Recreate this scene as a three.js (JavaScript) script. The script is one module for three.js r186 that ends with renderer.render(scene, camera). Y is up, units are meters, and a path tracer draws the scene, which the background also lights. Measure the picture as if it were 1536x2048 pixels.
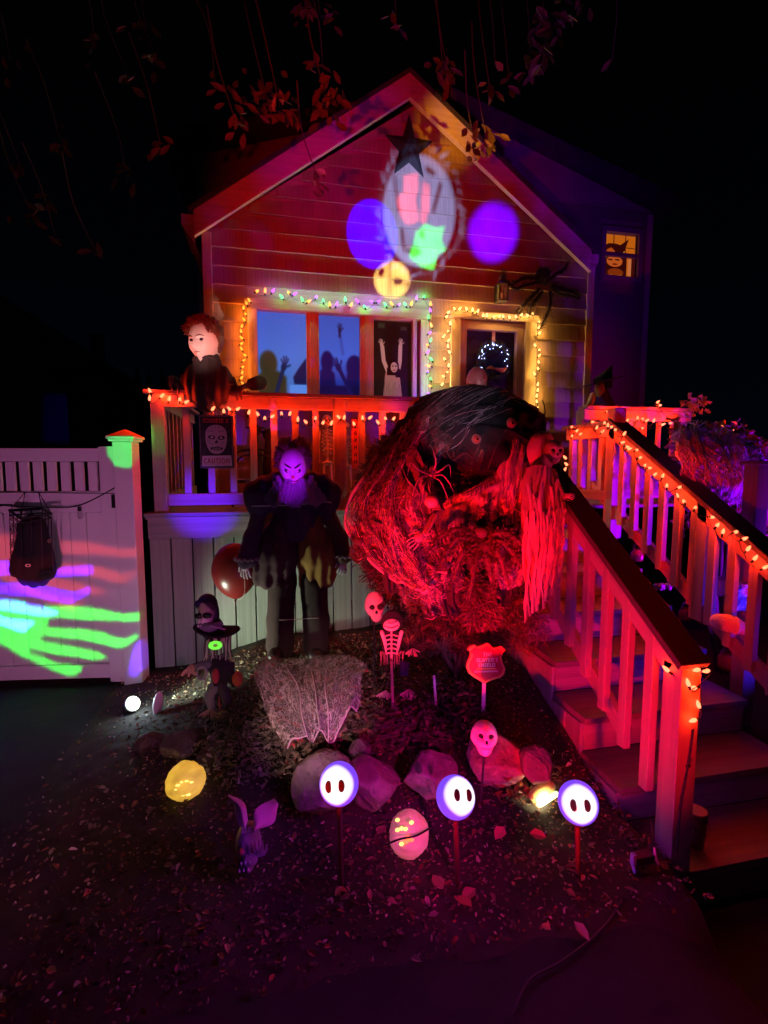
import * as THREE from 'three';
import { RoundedBoxGeometry } from 'three/addons/geometries/RoundedBoxGeometry.js';
import { mergeGeometries, mergeVertices, toCreasedNormals } from 'three/addons/utils/BufferGeometryUtils.js';
import { MarchingCubes } from 'three/addons/objects/MarchingCubes.js';

// ---------------------------------------------------------------- camera, sky, moon, exposure
// World axes follow the house: +x runs along its front to the right, +z points out from it towards the viewer, y is up.
const scene = new THREE.Scene();
const FOC = 1000, PITCH = 5.4 * Math.PI / 180, YAW = 12 * Math.PI / 180, EYE = 1.6;
const camera = new THREE.PerspectiveCamera(2 * Math.atan(1024 / FOC) * 180 / Math.PI, 0.75, 0.05, 300);
camera.position.set(0, EYE, 0);
camera.rotation.set(-PITCH, -YAW, 0, 'YXZ');

const renderer = new THREE.WebGLRenderer({ antialias: true });
renderer.setSize(768, 1024);
renderer.toneMapping = THREE.LinearToneMapping;
renderer.toneMappingExposure = 1.3;
renderer.shadowMap.enabled = true;

{ // a moonless night sky: almost black, a trace of blue left near the horizon
  const W = 64, H = 32, d = new Float32Array(W * H * 4);
  for (let j = 0; j < H; j++) for (let i = 0; i < W; i++) {
    const el = ((j + .5) / H - .5) * Math.PI, g = Math.exp(-Math.max(0, el) * 4.2), o = (j * W + i) * 4;
    d[o] = .0002 + .0002 * g; d[o + 1] = .0002 + .0007 * g; d[o + 2] = .0003 + .0022 * g; d[o + 3] = 1;
  }
  const t = new THREE.DataTexture(d, W, H, THREE.RGBAFormat, THREE.FloatType);
  t.mapping = THREE.EquirectangularReflectionMapping; t.magFilter = THREE.LinearFilter; t.needsUpdate = true;
  scene.background = t; scene.environment = t;
}
const moon = new THREE.DirectionalLight(0xcfd8ff, 0.004);
moon.position.set(-20, 40, 25); moon.castShadow = true; scene.add(moon);

// ---------------------------------------------------------------- helpers
const V = (x, y, z) => new THREE.Vector3(x, y, z);
let seed = 7;
const rnd = () => { seed = (seed + 0x6d2b79f5) | 0; let t = Math.imul(seed ^ (seed >>> 15), 1 | seed); t = (t + Math.imul(t ^ (t >>> 7), 61 | t)) ^ t; return ((t ^ (t >>> 14)) >>> 0) / 4294967296; };
const rr = (a, b) => a + (b - a) * rnd();
const clamp = (x, a = 0, b = 1) => Math.min(b, Math.max(a, x)), smooth = (a, b, x) => { const t = clamp((x - a) / (b - a)); return t * t * (3 - 2 * t); };
// survey of the photograph (1536 x 2048): direction of a pixel's sight line, and where it meets a plane of the site
function sight(px, py) { return V((px - 768) / FOC, -(py - 1024) / FOC, -1).applyEuler(camera.rotation); }
const onZ = (px, py, z) => { const r = sight(px, py); return r.multiplyScalar(z / r.z).add(camera.position); };
const onX = (px, py, x) => { const r = sight(px, py); return r.multiplyScalar(x / r.x).add(camera.position); };
const onY = (px, py, y) => { const r = sight(px, py); return r.multiplyScalar((y - EYE) / r.y).add(camera.position); };

const hash = (x, y) => { let h = Math.imul(x | 0, 374761393) + Math.imul(y | 0, 668265263) | 0; h = Math.imul(h ^ (h >>> 13), 1274126177); return ((h ^ (h >>> 16)) >>> 0) / 4294967296; };
function vnoise(x, y, p = 1 << 20) { // value noise with period p
  const ix = Math.floor(x), iy = Math.floor(y), fx = x - ix, fy = y - iy, sx = fx * fx * (3 - 2 * fx), sy = fy * fy * (3 - 2 * fy), m = (a) => ((a % p) + p) % p;
  const a = hash(m(ix), m(iy)), b = hash(m(ix + 1), m(iy)), c = hash(m(ix), m(iy + 1)), d = hash(m(ix + 1), m(iy + 1));
  return (a + (b - a) * sx) * (1 - sy) + (c + (d - c) * sx) * sy;
}
const fbm = (x, y, o = 4, p = 1 << 20) => { let s = 0, a = .5, f = 1; for (let i = 0; i < o; i++, a *= .5, f *= 2) s += a * vnoise(x * f + i * 17, y * f + i * 31, p * f); return s / (1 - Math.pow(.5, o)); };
const n3 = (p, f = 1, s = 0) => (vnoise(p.x * f + s, p.y * f + 7) + vnoise(p.y * f + 13 + s, p.z * f) + vnoise(p.z * f + 29, p.x * f + s)) / 3 - .5;
function dataTex(n, fn, rgb = false) {
  const d = new Uint8Array(n * n * 4);
  for (let j = 0; j < n; j++) for (let i = 0; i < n; i++) { const v = fn(i / n, j / n), o = (j * n + i) * 4, c = rgb ? v : [v, v, v]; for (let k = 0; k < 3; k++) d[o + k] = clamp(c[k]) * 255; d[o + 3] = 255; }
  const t = new THREE.DataTexture(d, n, n); t.wrapS = t.wrapT = THREE.RepeatWrapping; t.magFilter = THREE.LinearFilter; t.minFilter = THREE.LinearMipmapLinearFilter; t.needsUpdate = true; return t;
}
const tGrain = dataTex(512, (u, v) => { const w = fbm(u * 4, v * 40, 4, 4), f = vnoise(u * 8, v * 160, 8); const st = fbm(u * 3 + 5, v * 3, 4, 3), dr = Math.pow(fbm(u * 2, v * 12 + 3, 3, 2), 2); return .42 + .26 * w + .12 * f + .3 * st - .16 * dr; });
const tNoise = dataTex(512, (u, v) => .35 + .65 * fbm(u * 8, v * 8, 6, 8));
const tFine = dataTex(256, (u, v) => fbm(u * 48, v * 48, 3, 48));
const tRep = (t, x, y = x) => { const c = t.clone(); c.repeat.set(x, y); c.needsUpdate = true; return c; };
const grain1 = tRep(tGrain, .7, 1.6), noise1 = tRep(tNoise, 1.3), fine1 = tRep(tFine, 2.5);
const MAT = new Map();
function M(r, g, b, rough = .8, o = {}, key = '') {
  const k = [r, g, b, rough, key || JSON.stringify(Object.keys(o))].join();
  if (!MAT.has(k)) { const m = new THREE.MeshPhysicalMaterial({ roughness: rough, ...o }); m.color.setRGB(r, g, b); MAT.set(k, m); }
  return MAT.get(k);
}
const wood = (r, g, b, rough = .62) => M(r, g, b, rough, { map: grain1, bumpMap: grain1, bumpScale: .0012 }, 'wood');
const dirty = (r, g, b, rough = .85, bump = .004) => M(r, g, b, rough, { map: noise1, bumpMap: noise1, bumpScale: bump }, 'dirt' + bump);
const cloth = (r, g, b, rough = .95) => M(r, g, b, rough, { bumpMap: fine1, bumpScale: .001, side: THREE.DoubleSide, sheen: .3, sheenRoughness: .8, sheenColor: new THREE.Color().setRGB(r, g, b) }, 'cloth');
const glow = (r, g, b) => { const k = 'glow' + [r, g, b]; if (!MAT.has(k)) { const m = new THREE.MeshStandardMaterial({ color: 0x777777, roughness: .4 }); m.emissive.setRGB(r, g, b); MAT.set(k, m); } return MAT.get(k); };

const G = (g) => {
  if (g.index) g = g.toNonIndexed();
  for (const k of Object.keys(g.attributes)) if (!['position', 'normal', 'uv'].includes(k)) g.deleteAttribute(k);
  if (!g.attributes.uv) g.setAttribute('uv', new THREE.BufferAttribute(new Float32Array(g.attributes.position.count * 2), 2));
  if (!g.attributes.normal) g.computeVertexNormals();
  g.morphAttributes = {}; return g;
};
const merge = (list) => mergeGeometries(list.map(G));
function tri(g, long = 0) { // uv in metres from the faces' own planes, u along the long axis
  g = G(g); const p = g.attributes.position, n = g.attributes.normal, uv = new Float32Array(p.count * 2), ou = rnd() * 9, ov = rnd() * 9, P = [0, 0, 0], N = [0, 0, 0];
  for (let i = 0; i < p.count; i += 3) {
    for (let c = 0; c < 3; c++) N[c] = Math.abs(n.array[i * 3 + c] + n.array[i * 3 + 3 + c] + n.array[i * 3 + 6 + c]);
    const ax = N.indexOf(Math.max(...N)); let t = [0, 1, 2].filter((k) => k !== ax); if (t[1] === long) t = [t[1], t[0]];
    for (let k = i; k < i + 3; k++) { uv[k * 2] = p.array[k * 3 + t[0]] + ou; uv[k * 2 + 1] = p.array[k * 3 + t[1]] + ov; }
  }
  g.setAttribute('uv', new THREE.BufferAttribute(uv, 2)); return g;
}
// a board with eased edges, centred at (x, y, z), turned about its centre
function board(w, h, d, x = 0, y = 0, z = 0, rx = 0, ry = 0, rz = 0, r = .004) {
  const g = tri(new RoundedBoxGeometry(w, h, d, 1, Math.min(r, w / 3, h / 3, d / 3)), w >= h && w >= d ? 0 : h >= d ? 1 : 2);
  if (rx || ry || rz) g.applyMatrix4(new THREE.Matrix4().makeRotationFromEuler(new THREE.Euler(rx, ry, rz)));
  return g.translate(x, y, z);
}
// a box from min to max
const slab = (x0, x1, y0, y1, z0, z1, r) => board(x1 - x0, y1 - y0, z1 - z0, (x0 + x1) / 2, (y0 + y1) / 2, (z0 + z1) / 2, 0, 0, 0, r);
function hexa(a) { // eight corners: 4 at the back (counter-clockwise seen from the front), 4 at the front
  const f = [[4, 5, 6, 7], [1, 0, 3, 2], [0, 4, 7, 3], [5, 1, 2, 6], [3, 7, 6, 2], [0, 1, 5, 4]], p = [];
  for (const [i, j, k, l] of f) for (const q of [i, j, k, i, k, l]) p.push(a[q].x, a[q].y, a[q].z);
  const g = new THREE.BufferGeometry(); g.setAttribute('position', new THREE.Float32BufferAttribute(p, 3)); g.computeVertexNormals(); return g;
}
function tube(pts, r, seg = 0, rad = 5, closed = false) {
  const c = new THREE.CatmullRomCurve3(pts.map((p) => p.clone()), closed, 'centripetal'); return new THREE.TubeGeometry(c, seg || Math.max(2, (pts.length - 1) * 4), r, rad, closed);
}
// a limb that follows the points with a radius for each (rounded ends)
function limb(pts, radii, rad = 8, per = 5) {
  const n = (pts.length - 1) * per, c = new THREE.CatmullRomCurve3(pts, false, 'centripetal'), fr = c.computeFrenetFrames(n), pos = [], uv = [], idx = [], g = new THREE.BufferGeometry();
  const ring = (p, N, B, r, v) => { for (let j = 0; j <= rad; j++) { const a = j / rad * Math.PI * 2; const q = p.clone().addScaledVector(N, Math.cos(a) * r).addScaledVector(B, Math.sin(a) * r); pos.push(q.x, q.y, q.z); uv.push(j / rad, v); } };
  let rows = 0;
  for (let i = 0; i <= n; i++) {
    const t = i / n, u = t * (radii.length - 1), k = Math.min(radii.length - 2, Math.floor(u)), r = radii[k] + (radii[k + 1] - radii[k]) * (u - k), p = c.getPoint(t), T = fr.tangents[i];
    if (i === 0) for (const [o, s] of [[-.95, .1], [-.7, .7]]) { ring(p.clone().addScaledVector(T, o * r), fr.normals[i], fr.binormals[i], r * s, 0); rows++; }
    ring(p, fr.normals[i], fr.binormals[i], r, t * 4); rows++;
    if (i === n) for (const [o, s] of [[.7, .7], [.95, .1]]) { ring(p.clone().addScaledVector(T, o * r), fr.normals[i], fr.binormals[i], r * s, 4); rows++; }
  }
  for (let i = 0; i < rows - 1; i++) for (let j = 0; j < rad; j++) { const a = i * (rad + 1) + j, b = a + rad + 1; idx.push(a, a + 1, b, b, a + 1, b + 1); }
  g.setAttribute('position', new THREE.Float32BufferAttribute(pos, 3)); g.setAttribute('uv', new THREE.Float32BufferAttribute(uv, 2)); g.setIndex(idx); g.computeVertexNormals(); return g;
}
const ball = (r, x, y, z, sx = 1, sy = 1, sz = 1, a = 20, b = 14) => new THREE.SphereGeometry(r, a, b).scale(sx, sy, sz).translate(x, y, z);
function warp(g, fn) { g = mergeVertices(g.deleteAttribute ? (g.deleteAttribute('normal'), g) : g, 1e-5); const p = g.attributes.position, v = V(); for (let i = 0; i < p.count; i++) { v.fromBufferAttribute(p, i); fn(v); p.setXYZ(i, v.x, v.y, v.z); } g.computeVertexNormals(); return g; }
const lathe = (pts, seg = 20) => new THREE.LatheGeometry(pts.map(([x, y]) => new THREE.Vector2(x, y)), seg);
function extrude(pts, depth, bevel = .003) {
  const s = pts.isShape ? pts : new THREE.Shape(pts.map(([x, y]) => new THREE.Vector2(x, y)));
  return new THREE.ExtrudeGeometry(s, { depth, bevelEnabled: bevel > 0, bevelSize: bevel, bevelThickness: bevel, bevelSegments: 1, curveSegments: 12 });
}

THREE.BufferGeometry.prototype.applyEuler = function (e) { return this.applyMatrix4(new THREE.Matrix4().makeRotationFromEuler(e)); };
const used = new Map();
const numbered = (name) => { const n = used.get(name) ?? 0; used.set(name, n + 1); return n ? name + '_' + String(n).padStart(3, '0') : name; };
function tag(o, label, category, group) { o.userData.label = label; o.userData.category = category; if (group) o.userData.group = group; return o; }
function thing(name, label, category, pos = V(), turn = 0, group) {
  const o = new THREE.Group(); o.name = numbered(name); o.position.copy(pos); o.rotation.y = turn; scene.add(o); return tag(o, label, category, group);
}
function part(parent, name, geo, m, label) {
  const o = new THREE.Mesh(Array.isArray(geo) ? merge(geo) : geo, m); o.name = name; o.castShadow = o.receiveShadow = true; parent.add(o); if (label) o.userData.label = label; return o;
}
function struct(name, geo, m) { const o = part(scene, numbered(name), geo, m); o.userData.kind = 'structure'; return o; }
function one(name, label, category, geo, m, group) { const o = part(scene, numbered(name), geo, m); return tag(o, label, category, group); }
function scatter(parent, name, geo, m, list, kindStuff = true) { // list of [matrix, color]
  const o = new THREE.InstancedMesh(geo, m, list.length); o.name = parent === scene ? numbered(name) : name;
  list.forEach(([x, c], i) => { o.setMatrixAt(i, x); if (c) o.setColorAt(i, c); });
  o.castShadow = o.receiveShadow = true; parent.add(o); if (kindStuff) o.userData.kind = 'stuff'; return o;
}
const col = (r, g, b) => new THREE.Color().setRGB(r, g, b);
const mtx = (p, e, s) => new THREE.Matrix4().compose(p, new THREE.Quaternion().setFromEuler(e), typeof s === 'number' ? V(s, s, s) : s);
const reul = () => new THREE.Euler(rr(0, 6.28), rr(0, 6.28), rr(0, 6.28));
function point(parent, at, color, I, r = .5) { const l = new THREE.PointLight(color, I); l.position.copy(at); l.shadow.radius = r; l.castShadow = true; l.name = 'glow_light'; parent.add(l); return l; }
function spot(parent, from, to, color, I, deg, pen = .5, r = .5) {
  const l = new THREE.SpotLight(color, I, 0, deg * Math.PI / 180, pen); l.position.copy(from); l.target.position.copy(to); l.shadow.radius = r; l.castShadow = true; l.name = 'beam'; parent.add(l); parent.add(l.target); return l;
}
function rebase(t) { // moves a group that was built in site coordinates to its own base
  t.updateMatrixWorld(true); const b = new THREE.Box3(); t.traverse((o) => { if (o.isMesh && !o.isInstancedMesh) b.expandByObject(o); }); if (b.isEmpty()) return t;
  const c = V((b.min.x + b.max.x) / 2, b.min.y, (b.min.z + b.max.z) / 2); t.position.copy(c); for (const k of t.children) k.position.sub(c); return t;
}

// ---------------------------------------------------------------- ground and garden bed
const ZD = -4.05, ZR = -4.13, ZW = -5.8, HD = 1.235;          // deck edge, railing, house front, deck floor
function groundY(x, z) { return -.012 - .28 * Math.max(smooth(1.5, 1.58, x) * smooth(-2.3, -2.1, z), smooth(1.15, 1.75, x) * smooth(-1.62, -1.25, z)); } // the pavement drops towards the foot of the stairs
function bedH(x, z) { // the planted slope in front of the deck
  const t = Math.max(0, -1.95 - z), rise = t < .3 ? t * .3 : .09 + (t - .3) * .36, f = .1 + .9 * smooth(-.85, .1, x);
  return Math.min(rise, .2 + .1 * smooth(.4, 1.4, x)) * f + .012 * (fbm(x * 5, z * 5, 3) - .5) + .03 * (fbm(x * 1.5 + 9, z * 1.5, 2) - .4) * smooth(0, .3, t);
}
{
  const m = dirty(.02, .019, .021, .9, .006), xs = [-80, -20, -6, -3], zs = [-80, -20, -8], gp = [], gi = []; for (let x = 1.1; x < 1.85; x += .04) xs.push(x); xs.push(3, 6, 20, 80); for (let z = -2.5; z < -1.05; z += .06) zs.push(z); zs.push(0, 3, 20, 80);
  for (const z of zs) for (const x of xs) gp.push(x, groundY(x, z), z);
  for (let j = 0; j < zs.length - 1; j++) for (let i = 0; i < xs.length - 1; i++) { const a = j * xs.length + i, b = a + xs.length; gi.push(a, b, a + 1, b, b + 1, a + 1); }
  const g = new THREE.BufferGeometry(); g.setAttribute('position', new THREE.Float32BufferAttribute(gp, 3)); g.setIndex(gi); g.computeVertexNormals();
  struct('ground', tri(g), m);
  const W = 2.83, D = 2.75, nx = 150, nz = 150, b = new THREE.PlaneGeometry(W, D, nx, nz).rotateX(-Math.PI / 2).translate(1.528 - W / 2, 0, -1.33 - D / 2), p = b.attributes.position;
  for (let i = 0; i < p.count; i++) {
    const x = p.getX(i), z = p.getZ(i), edge = smooth(-1.33, -1.6, z + .12 * (fbm(x * 3, 4, 2) - .5)) * smooth(-1.3, -.9, x);
    p.setY(i, -.02 + (1 - .5 * edge) * (groundY(x, z) + .012) + edge * (.022 + bedH(x, z)) + edge * .012 * (fbm(x * 22, z * 22, 3) - .4));
  }
  b.computeVertexNormals();
  const uv = b.attributes.uv; for (let i = 0; i < p.count; i++) uv.setXY(i, p.getX(i), p.getZ(i));
  struct('garden_bed', b, dirty(.055, .042, .034, .95, .012));
}

// ---------------------------------------------------------------- house
const wallCol = [.36, .29, .24], trimCol = [.58, .54, .5];
const XL = -.71, XR = 3.88, XA = 1.585, YE = 4.06, YA = 5.62, SL = (YA - YE) / (XA - XL);  // wall corners, apex, eave and apex heights, roof slope
const house = thing('house', 'gabled shingle house with a front porch, glowing bay of windows and lit front door', 'house');
const win = { x0: onZ(497, 700, ZW).x, x1: onZ(856, 700, ZW).x, y0: onZ(680, 806, ZW).y, y1: onZ(500, 598, ZW).y };
const door = { x0: onZ(900, 700, ZW).x, x1: onZ(1070, 700, ZW).x, y0: HD, y1: onZ(905, 622, ZW).y };
{
  const gy = (y, x0, x1) => [[x0, x1]].map(([a, b]) => y <= YE ? [a, b] : [Math.max(a, XA - (YA - y) / SL), Math.min(b, XA + (YA - y) / SL)])[0];
  // sheathing behind the shingles, with the openings left out
  const sh = new THREE.Shape([[XL, -.1], [XR, -.1], [XR, YE], [XA, YA], [XL, YE]].map(([x, y]) => new THREE.Vector2(x, y)));
  for (const o of [win, door]) sh.holes.push(new THREE.Path([[o.x0, o.y0], [o.x1, o.y0], [o.x1, o.y1], [o.x0, o.y1]].map(([x, y]) => new THREE.Vector2(x, y))));
  part(house, 'wall', [new THREE.ExtrudeGeometry(sh, { depth: .12, bevelEnabled: false }).translate(0, 0, ZW - .14), slab(XL, XL + .1, -.1, YE, ZW - 4, ZW - .142), slab(XR - .1, XR, -.1, YE, ZW - 2.6, ZW - .142)], wood(...wallCol));
  const e = .19, y00 = 3.71 - 14 * e;
  for (let i = 0; i < 26; i++) { // courses of shingles
    const y = y00 + i * e; if (y < HD - .1) continue;
    let [a, b] = gy(y + e * .55, XL + .05, XR - .05); if (b - a < .15) continue;
    let runs = [[a, b]];
    for (const o of [win, door]) if (y + e > o.y0 + .01 && y < o.y1 - .01) runs = runs.flatMap(([p, q]) => [[p, Math.min(q, o.x0)], [Math.max(p, o.x1), q]]).filter(([p, q]) => q - p > .02);
    const k = rr(.9, 1.08);
    for (const [p, q] of runs) {
      let x = p; const geos = [];
      while (x < q - .001) {
        let w = y > win.y1 ? rr(.4, .9) : rr(.12, .32); if (q - x - w < .06) w = q - x; const x1 = x + w - .002, dy = rr(-.002, .002), t = rr(.026, .031), y1 = y + e + .012, zb = ZW - .018;
        const top = (X) => Math.min(y1, YA - Math.abs(X - XA) * SL);
        geos.push(hexa([V(x, y + dy, zb), V(x1, y + dy, zb), V(x1, Math.max(y + dy + .01, top(x1)), zb), V(x, Math.max(y + dy + .01, top(x)), zb), V(x, y + dy, ZW + t), V(x1, y + dy, ZW + t), V(x1, Math.max(y + dy + .01, top(x1)), ZW + t * .12 - .004), V(x, Math.max(y + dy + .01, top(x)), ZW + t * .12 - .004)]));
        x += w;
      }
    part(house, 'shingle_course', tri(merge(geos), 1), M(wallCol[0] * k, wallCol[1] * k, wallCol[2] * k, .8, { map: tRep(tGrain, 1.2, 3), bumpMap: grain1, bumpScale: .002 }, 'sh' + i % 5));
    }
  }
  // corner boards, rakes, soffit, roof, eave returns
  for (const [a, b] of [[XL - .02, XL + .075], [XR - .075, XR + .02]]) part(house, 'corner_board', slab(a, b, HD - .2, YE - .02, ZW + .002, ZW + .034), wood(...trimCol));
  const zf = ZW + .075, pa = onZ(820, 145, zf), pe = onZ(1183, 499, zf), dx = pe.x - pa.x, SR = (pa.y - pe.y) / dx;
  for (const s of [-1, 1]) {
    const xa = pa.x, top = pa.y, ex = s * dx, ey = -dx * SR, dn = .25, q = (x, y, z) => V(x, y, z);
    const end = q(xa + ex, top + ey, 0);
    const A = [V(xa, top - dn, zf - .03), V(end.x, end.y - dn, zf - .03), V(end.x, end.y, zf - .03), V(xa, top, zf - .03)], B = A.map((v) => v.clone().setZ(zf));
    part(house, 'rake_board', tri(s > 0 ? hexa([...A, ...B]) : hexa([A[1], A[0], A[3], A[2], B[1], B[0], B[3], B[2]])), wood(...trimCol));
    // narrow drip moulding along the lower edge of the rake board
    const A2 = [V(xa, top - dn - .012, ZW + .03), V(end.x, end.y - dn - .012, ZW + .03), V(end.x, end.y - dn + .012, ZW + .03), V(xa, top - dn + .012, ZW + .03)], B2 = A2.map((v) => v.clone().setZ(zf + .014));
    part(house, 'rake_moulding', tri(s > 0 ? hexa([...A2, ...B2]) : hexa([A2[1], A2[0], A2[3], A2[2], B2[1], B2[0], B2[3], B2[2]])), wood(.66, .62, .58));
    const R = [V(xa, top + .003, ZW - 4.2), V(end.x + s * .05, end.y - .03, ZW - 4.2), V(end.x + s * .05, end.y + .02, ZW - 4.2), V(xa, top + .045, ZW - 4.2)], R2 = R.map((v) => v.clone().setZ(zf + .02));
    part(house, 'roof', tri(s > 0 ? hexa([...R, ...R2]) : hexa([R[1], R[0], R[3], R[2], R2[1], R2[0], R2[3], R2[2]])), dirty(.045, .042, .045, .95));
    const rx = s < 0 ? [end.x - .13, end.x - .002] : [end.x + .002, end.x + .13];
    part(house, 'eave_return', [slab(rx[0], rx[1], end.y - .13, end.y - .03, ZW - 3, zf - .036), hexa([V(s < 0 ? rx[0] + .05 : rx[0], end.y - .3, ZW - .3), V(s < 0 ? rx[1] : rx[1] - .05, end.y - .3, ZW - .3), V(rx[1], end.y - .133, ZW - .3), V(rx[0], end.y - .133, ZW - .3), V(s < 0 ? rx[1] - .01 : rx[0], end.y - .3, zf - .045), V(s < 0 ? rx[1] : rx[0] + .01, end.y - .3, zf - .045), V(rx[1], end.y - .133, zf - .045), V(rx[0], end.y - .133, zf - .045)])], wood(.5, .45, .36));
  }
}
// canvas prints -------------------------------------------------
function canvas(w, h, draw) { const c = document.createElement('canvas'); c.width = w; c.height = h; draw(c.getContext('2d'), w, h); const t = new THREE.CanvasTexture(c); t.colorSpace = THREE.SRGBColorSpace; t.anisotropy = 4; return t; }
const poly = (x, pts) => { x.beginPath(); pts.forEach(([a, b], i) => i ? x.lineTo(a, b) : x.moveTo(a, b)); x.closePath(); x.fill(); };
function handPrint(x, cx, cy, s, rot, arm = 60) { // printed silhouette of a raised hand
  x.save(); x.translate(cx, cy); x.rotate(rot); x.scale(s, s); x.lineCap = 'round'; x.lineJoin = 'round';
  x.beginPath(); x.ellipse(0, 0, 10, 12, 0, 0, 7); x.fill();
  for (const [a, l, w] of [[-.62, 17, 4.4], [-.25, 24, 4.6], [.05, 26, 4.6], [.35, 23, 4.4], [1.05, 16, 5]]) { x.lineWidth = w; x.beginPath(); x.moveTo(Math.sin(a) * 8, -Math.cos(a) * 8); x.lineTo(Math.sin(a) * (8 + l * .55), -Math.cos(a) * (8 + l * .55)); x.lineTo(Math.sin(a - .12) * (8 + l), -Math.cos(a - .12) * (8 + l)); x.stroke(); }
  x.lineWidth = 13; x.beginPath(); x.moveTo(0, 6); x.lineTo(2, arm); x.stroke(); x.restore();
}
{ // window bay
  const wy = (py) => onZ(680, py, ZW).y, wx = (px) => onZ(px, 700, ZW).x, f = thing; void f;
  const fr = wood(.62, .58, .55), zo = ZW + .03;
  part(house, 'window_casing', [slab(win.x0, win.x0 + .1, win.y0, win.y1 - .11, ZW - .1, zo), slab(win.x1 - .1, win.x1, win.y0, win.y1 - .11, ZW - .1, zo), slab(win.x0 - .03, win.x1 + .03, win.y1 - .108, win.y1, ZW - .1, zo + .015), slab(win.x0 - .04, win.x1 + .04, win.y0 - .05, win.y0 - .002, ZW - .1, zo + .05)], fr);
  const bays = [[wx(513), wx(613)], [wx(638), wx(720)], [wx(747), wx(825)]];
  part(house, 'window_mullion', slab(bays[0][1] + .045, bays[1][0] - .045, win.y0, win.y1 - .11, ZW - .09, zo - .004), fr);
  part(house, 'window_mullion', slab(bays[1][1] + .05, bays[2][0] - .045, win.y0, win.y1 - .11, ZW - .09, zo - .004), fr);
  const yt = wy(624), prints = [
    canvas(400, 620, (x, w, h) => { const g = x.createLinearGradient(0, 0, w * .4, h); g.addColorStop(0, '#3a5fc8'); g.addColorStop(.6, '#4878d8'); g.addColorStop(1, '#4a74c4'); x.fillStyle = g; x.fillRect(0, 0, w, h);
      x.filter = 'blur(9px)'; x.fillStyle = x.strokeStyle = '#3a3420'; x.beginPath(); x.ellipse(90, 380, 72, 92, 0, 0, 7); x.fill(); poly(x, [[0, h], [0, 470], [60, 420], [170, 430], [235, 470], [235, h]]); x.filter = 'blur(4px)'; x.fillStyle = x.strokeStyle = '#1c2350'; handPrint(x, 215, 400, 2.3, .35, 90); x.fillStyle = '#141a4c'; poly(x, [[290, 470], [340, 400], [400, 330], [400, 520], [300, 520]]); x.filter = 'none'; x.fillStyle = '#5a90ee'; x.fillRect(262, 525, 138, h - 525); }),
    canvas(340, 620, (x, w, h) => { const g = x.createLinearGradient(0, 0, 0, h); g.addColorStop(0, '#3559c4'); g.addColorStop(.5, '#3a68dc'); g.addColorStop(1, '#16208a'); x.fillStyle = g; x.fillRect(0, 0, w, h);
      x.filter = 'blur(7px)'; x.fillStyle = x.strokeStyle = '#0c1158'; x.beginPath(); x.ellipse(70, 350, 52, 78, 0, 0, 7); x.fill(); poly(x, [[0, h], [10, 420], [60, 380], [130, 430], [150, h]]); x.beginPath(); x.ellipse(300, 380, 70, 85, 0, 0, 7); x.fill(); poly(x, [[220, h], [235, 430], [340, 400], [340, h]]); x.fillStyle = '#0a0e46'; x.fillRect(0, 520, w, 100); x.filter = 'blur(3px)'; x.fillStyle = x.strokeStyle = '#10155a'; handPrint(x, 165, 390, 2.4, -.5, 95); x.fillStyle = x.strokeStyle = '#181c50'; handPrint(x, 178, 120, 1.5, .1, 30); x.filter = 'blur(8px)'; x.lineWidth = 16; x.strokeStyle = 'rgba(30,40,120,.5)'; x.beginPath(); x.moveTo(180, 150); x.lineTo(205, 300); x.stroke(); }),
    canvas(320, 620, (x, w, h) => { x.fillStyle = '#1b1412'; x.fillRect(0, 0, w, h); x.fillStyle = '#30402c'; x.fillRect(45, 18, 55, 36); x.fillStyle = '#3a3836'; x.fillRect(232, 36, 50, 30);
      x.fillStyle = x.strokeStyle = '#c8a49a'; x.lineCap = 'round'; handPrint(x, 75, 185, 1.35, -.15, 5); handPrint(x, 232, 175, 1.35, .12, 5); x.lineWidth = 32; x.beginPath(); x.moveTo(80, 200); x.lineTo(92, 310); x.lineTo(130, 400); x.stroke(); x.beginPath(); x.moveTo(230, 190); x.lineTo(226, 310); x.lineTo(205, 420); x.stroke();
      x.fillStyle = '#b08078'; poly(x, [[105, 400], [150, 420], [200, 420], [222, 400], [250, 620], [85, 620]]); x.fillStyle = '#8a4a42'; for (let i = 0; i < 9; i++) x.fillRect(98 + i * 17, 470 + (i * 37) % 60, 5, 150);
      x.fillStyle = '#120a0a'; x.beginPath(); x.ellipse(172, 350, 46, 62, 0, 0, 7); x.fill(); x.fillRect(118, 360, 36, 60); x.fillRect(190, 365, 38, 70); x.fillStyle = '#c39a90'; x.beginPath(); x.ellipse(178, 356, 29, 40, 0, 0, 7); x.fill(); x.fillStyle = '#2a1412'; x.fillRect(158, 342, 16, 9); x.fillRect(184, 342, 16, 9); x.fillStyle = '#7a2420'; x.fillRect(166, 376, 24, 7); })];
  const E = [.66, .62, .34];
  bays.forEach(([a, b], i) => {
    const y1 = i === 2 ? yt - .05 : yt, y0 = win.y0, fw = .05;
    const sash = part(house, 'window_sash', [slab(a - fw, a, y0, y1 + fw, ZW - .06, zo - .012), slab(b, b + fw, y0, y1 + fw, ZW - .06, zo - .012), slab(a, b, y1, y1 + fw, ZW - .06, zo - .012), slab(a, b, y0, y0 + .05, ZW - .06, zo - .012)], wood(.66, .62, .6));
    const pm = new THREE.MeshStandardMaterial({ map: prints[i], emissiveMap: prints[i], roughness: .6 }); pm.color.setRGB(.5, .5, .5); pm.emissive.setRGB(E[i], E[i], E[i]);
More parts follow.
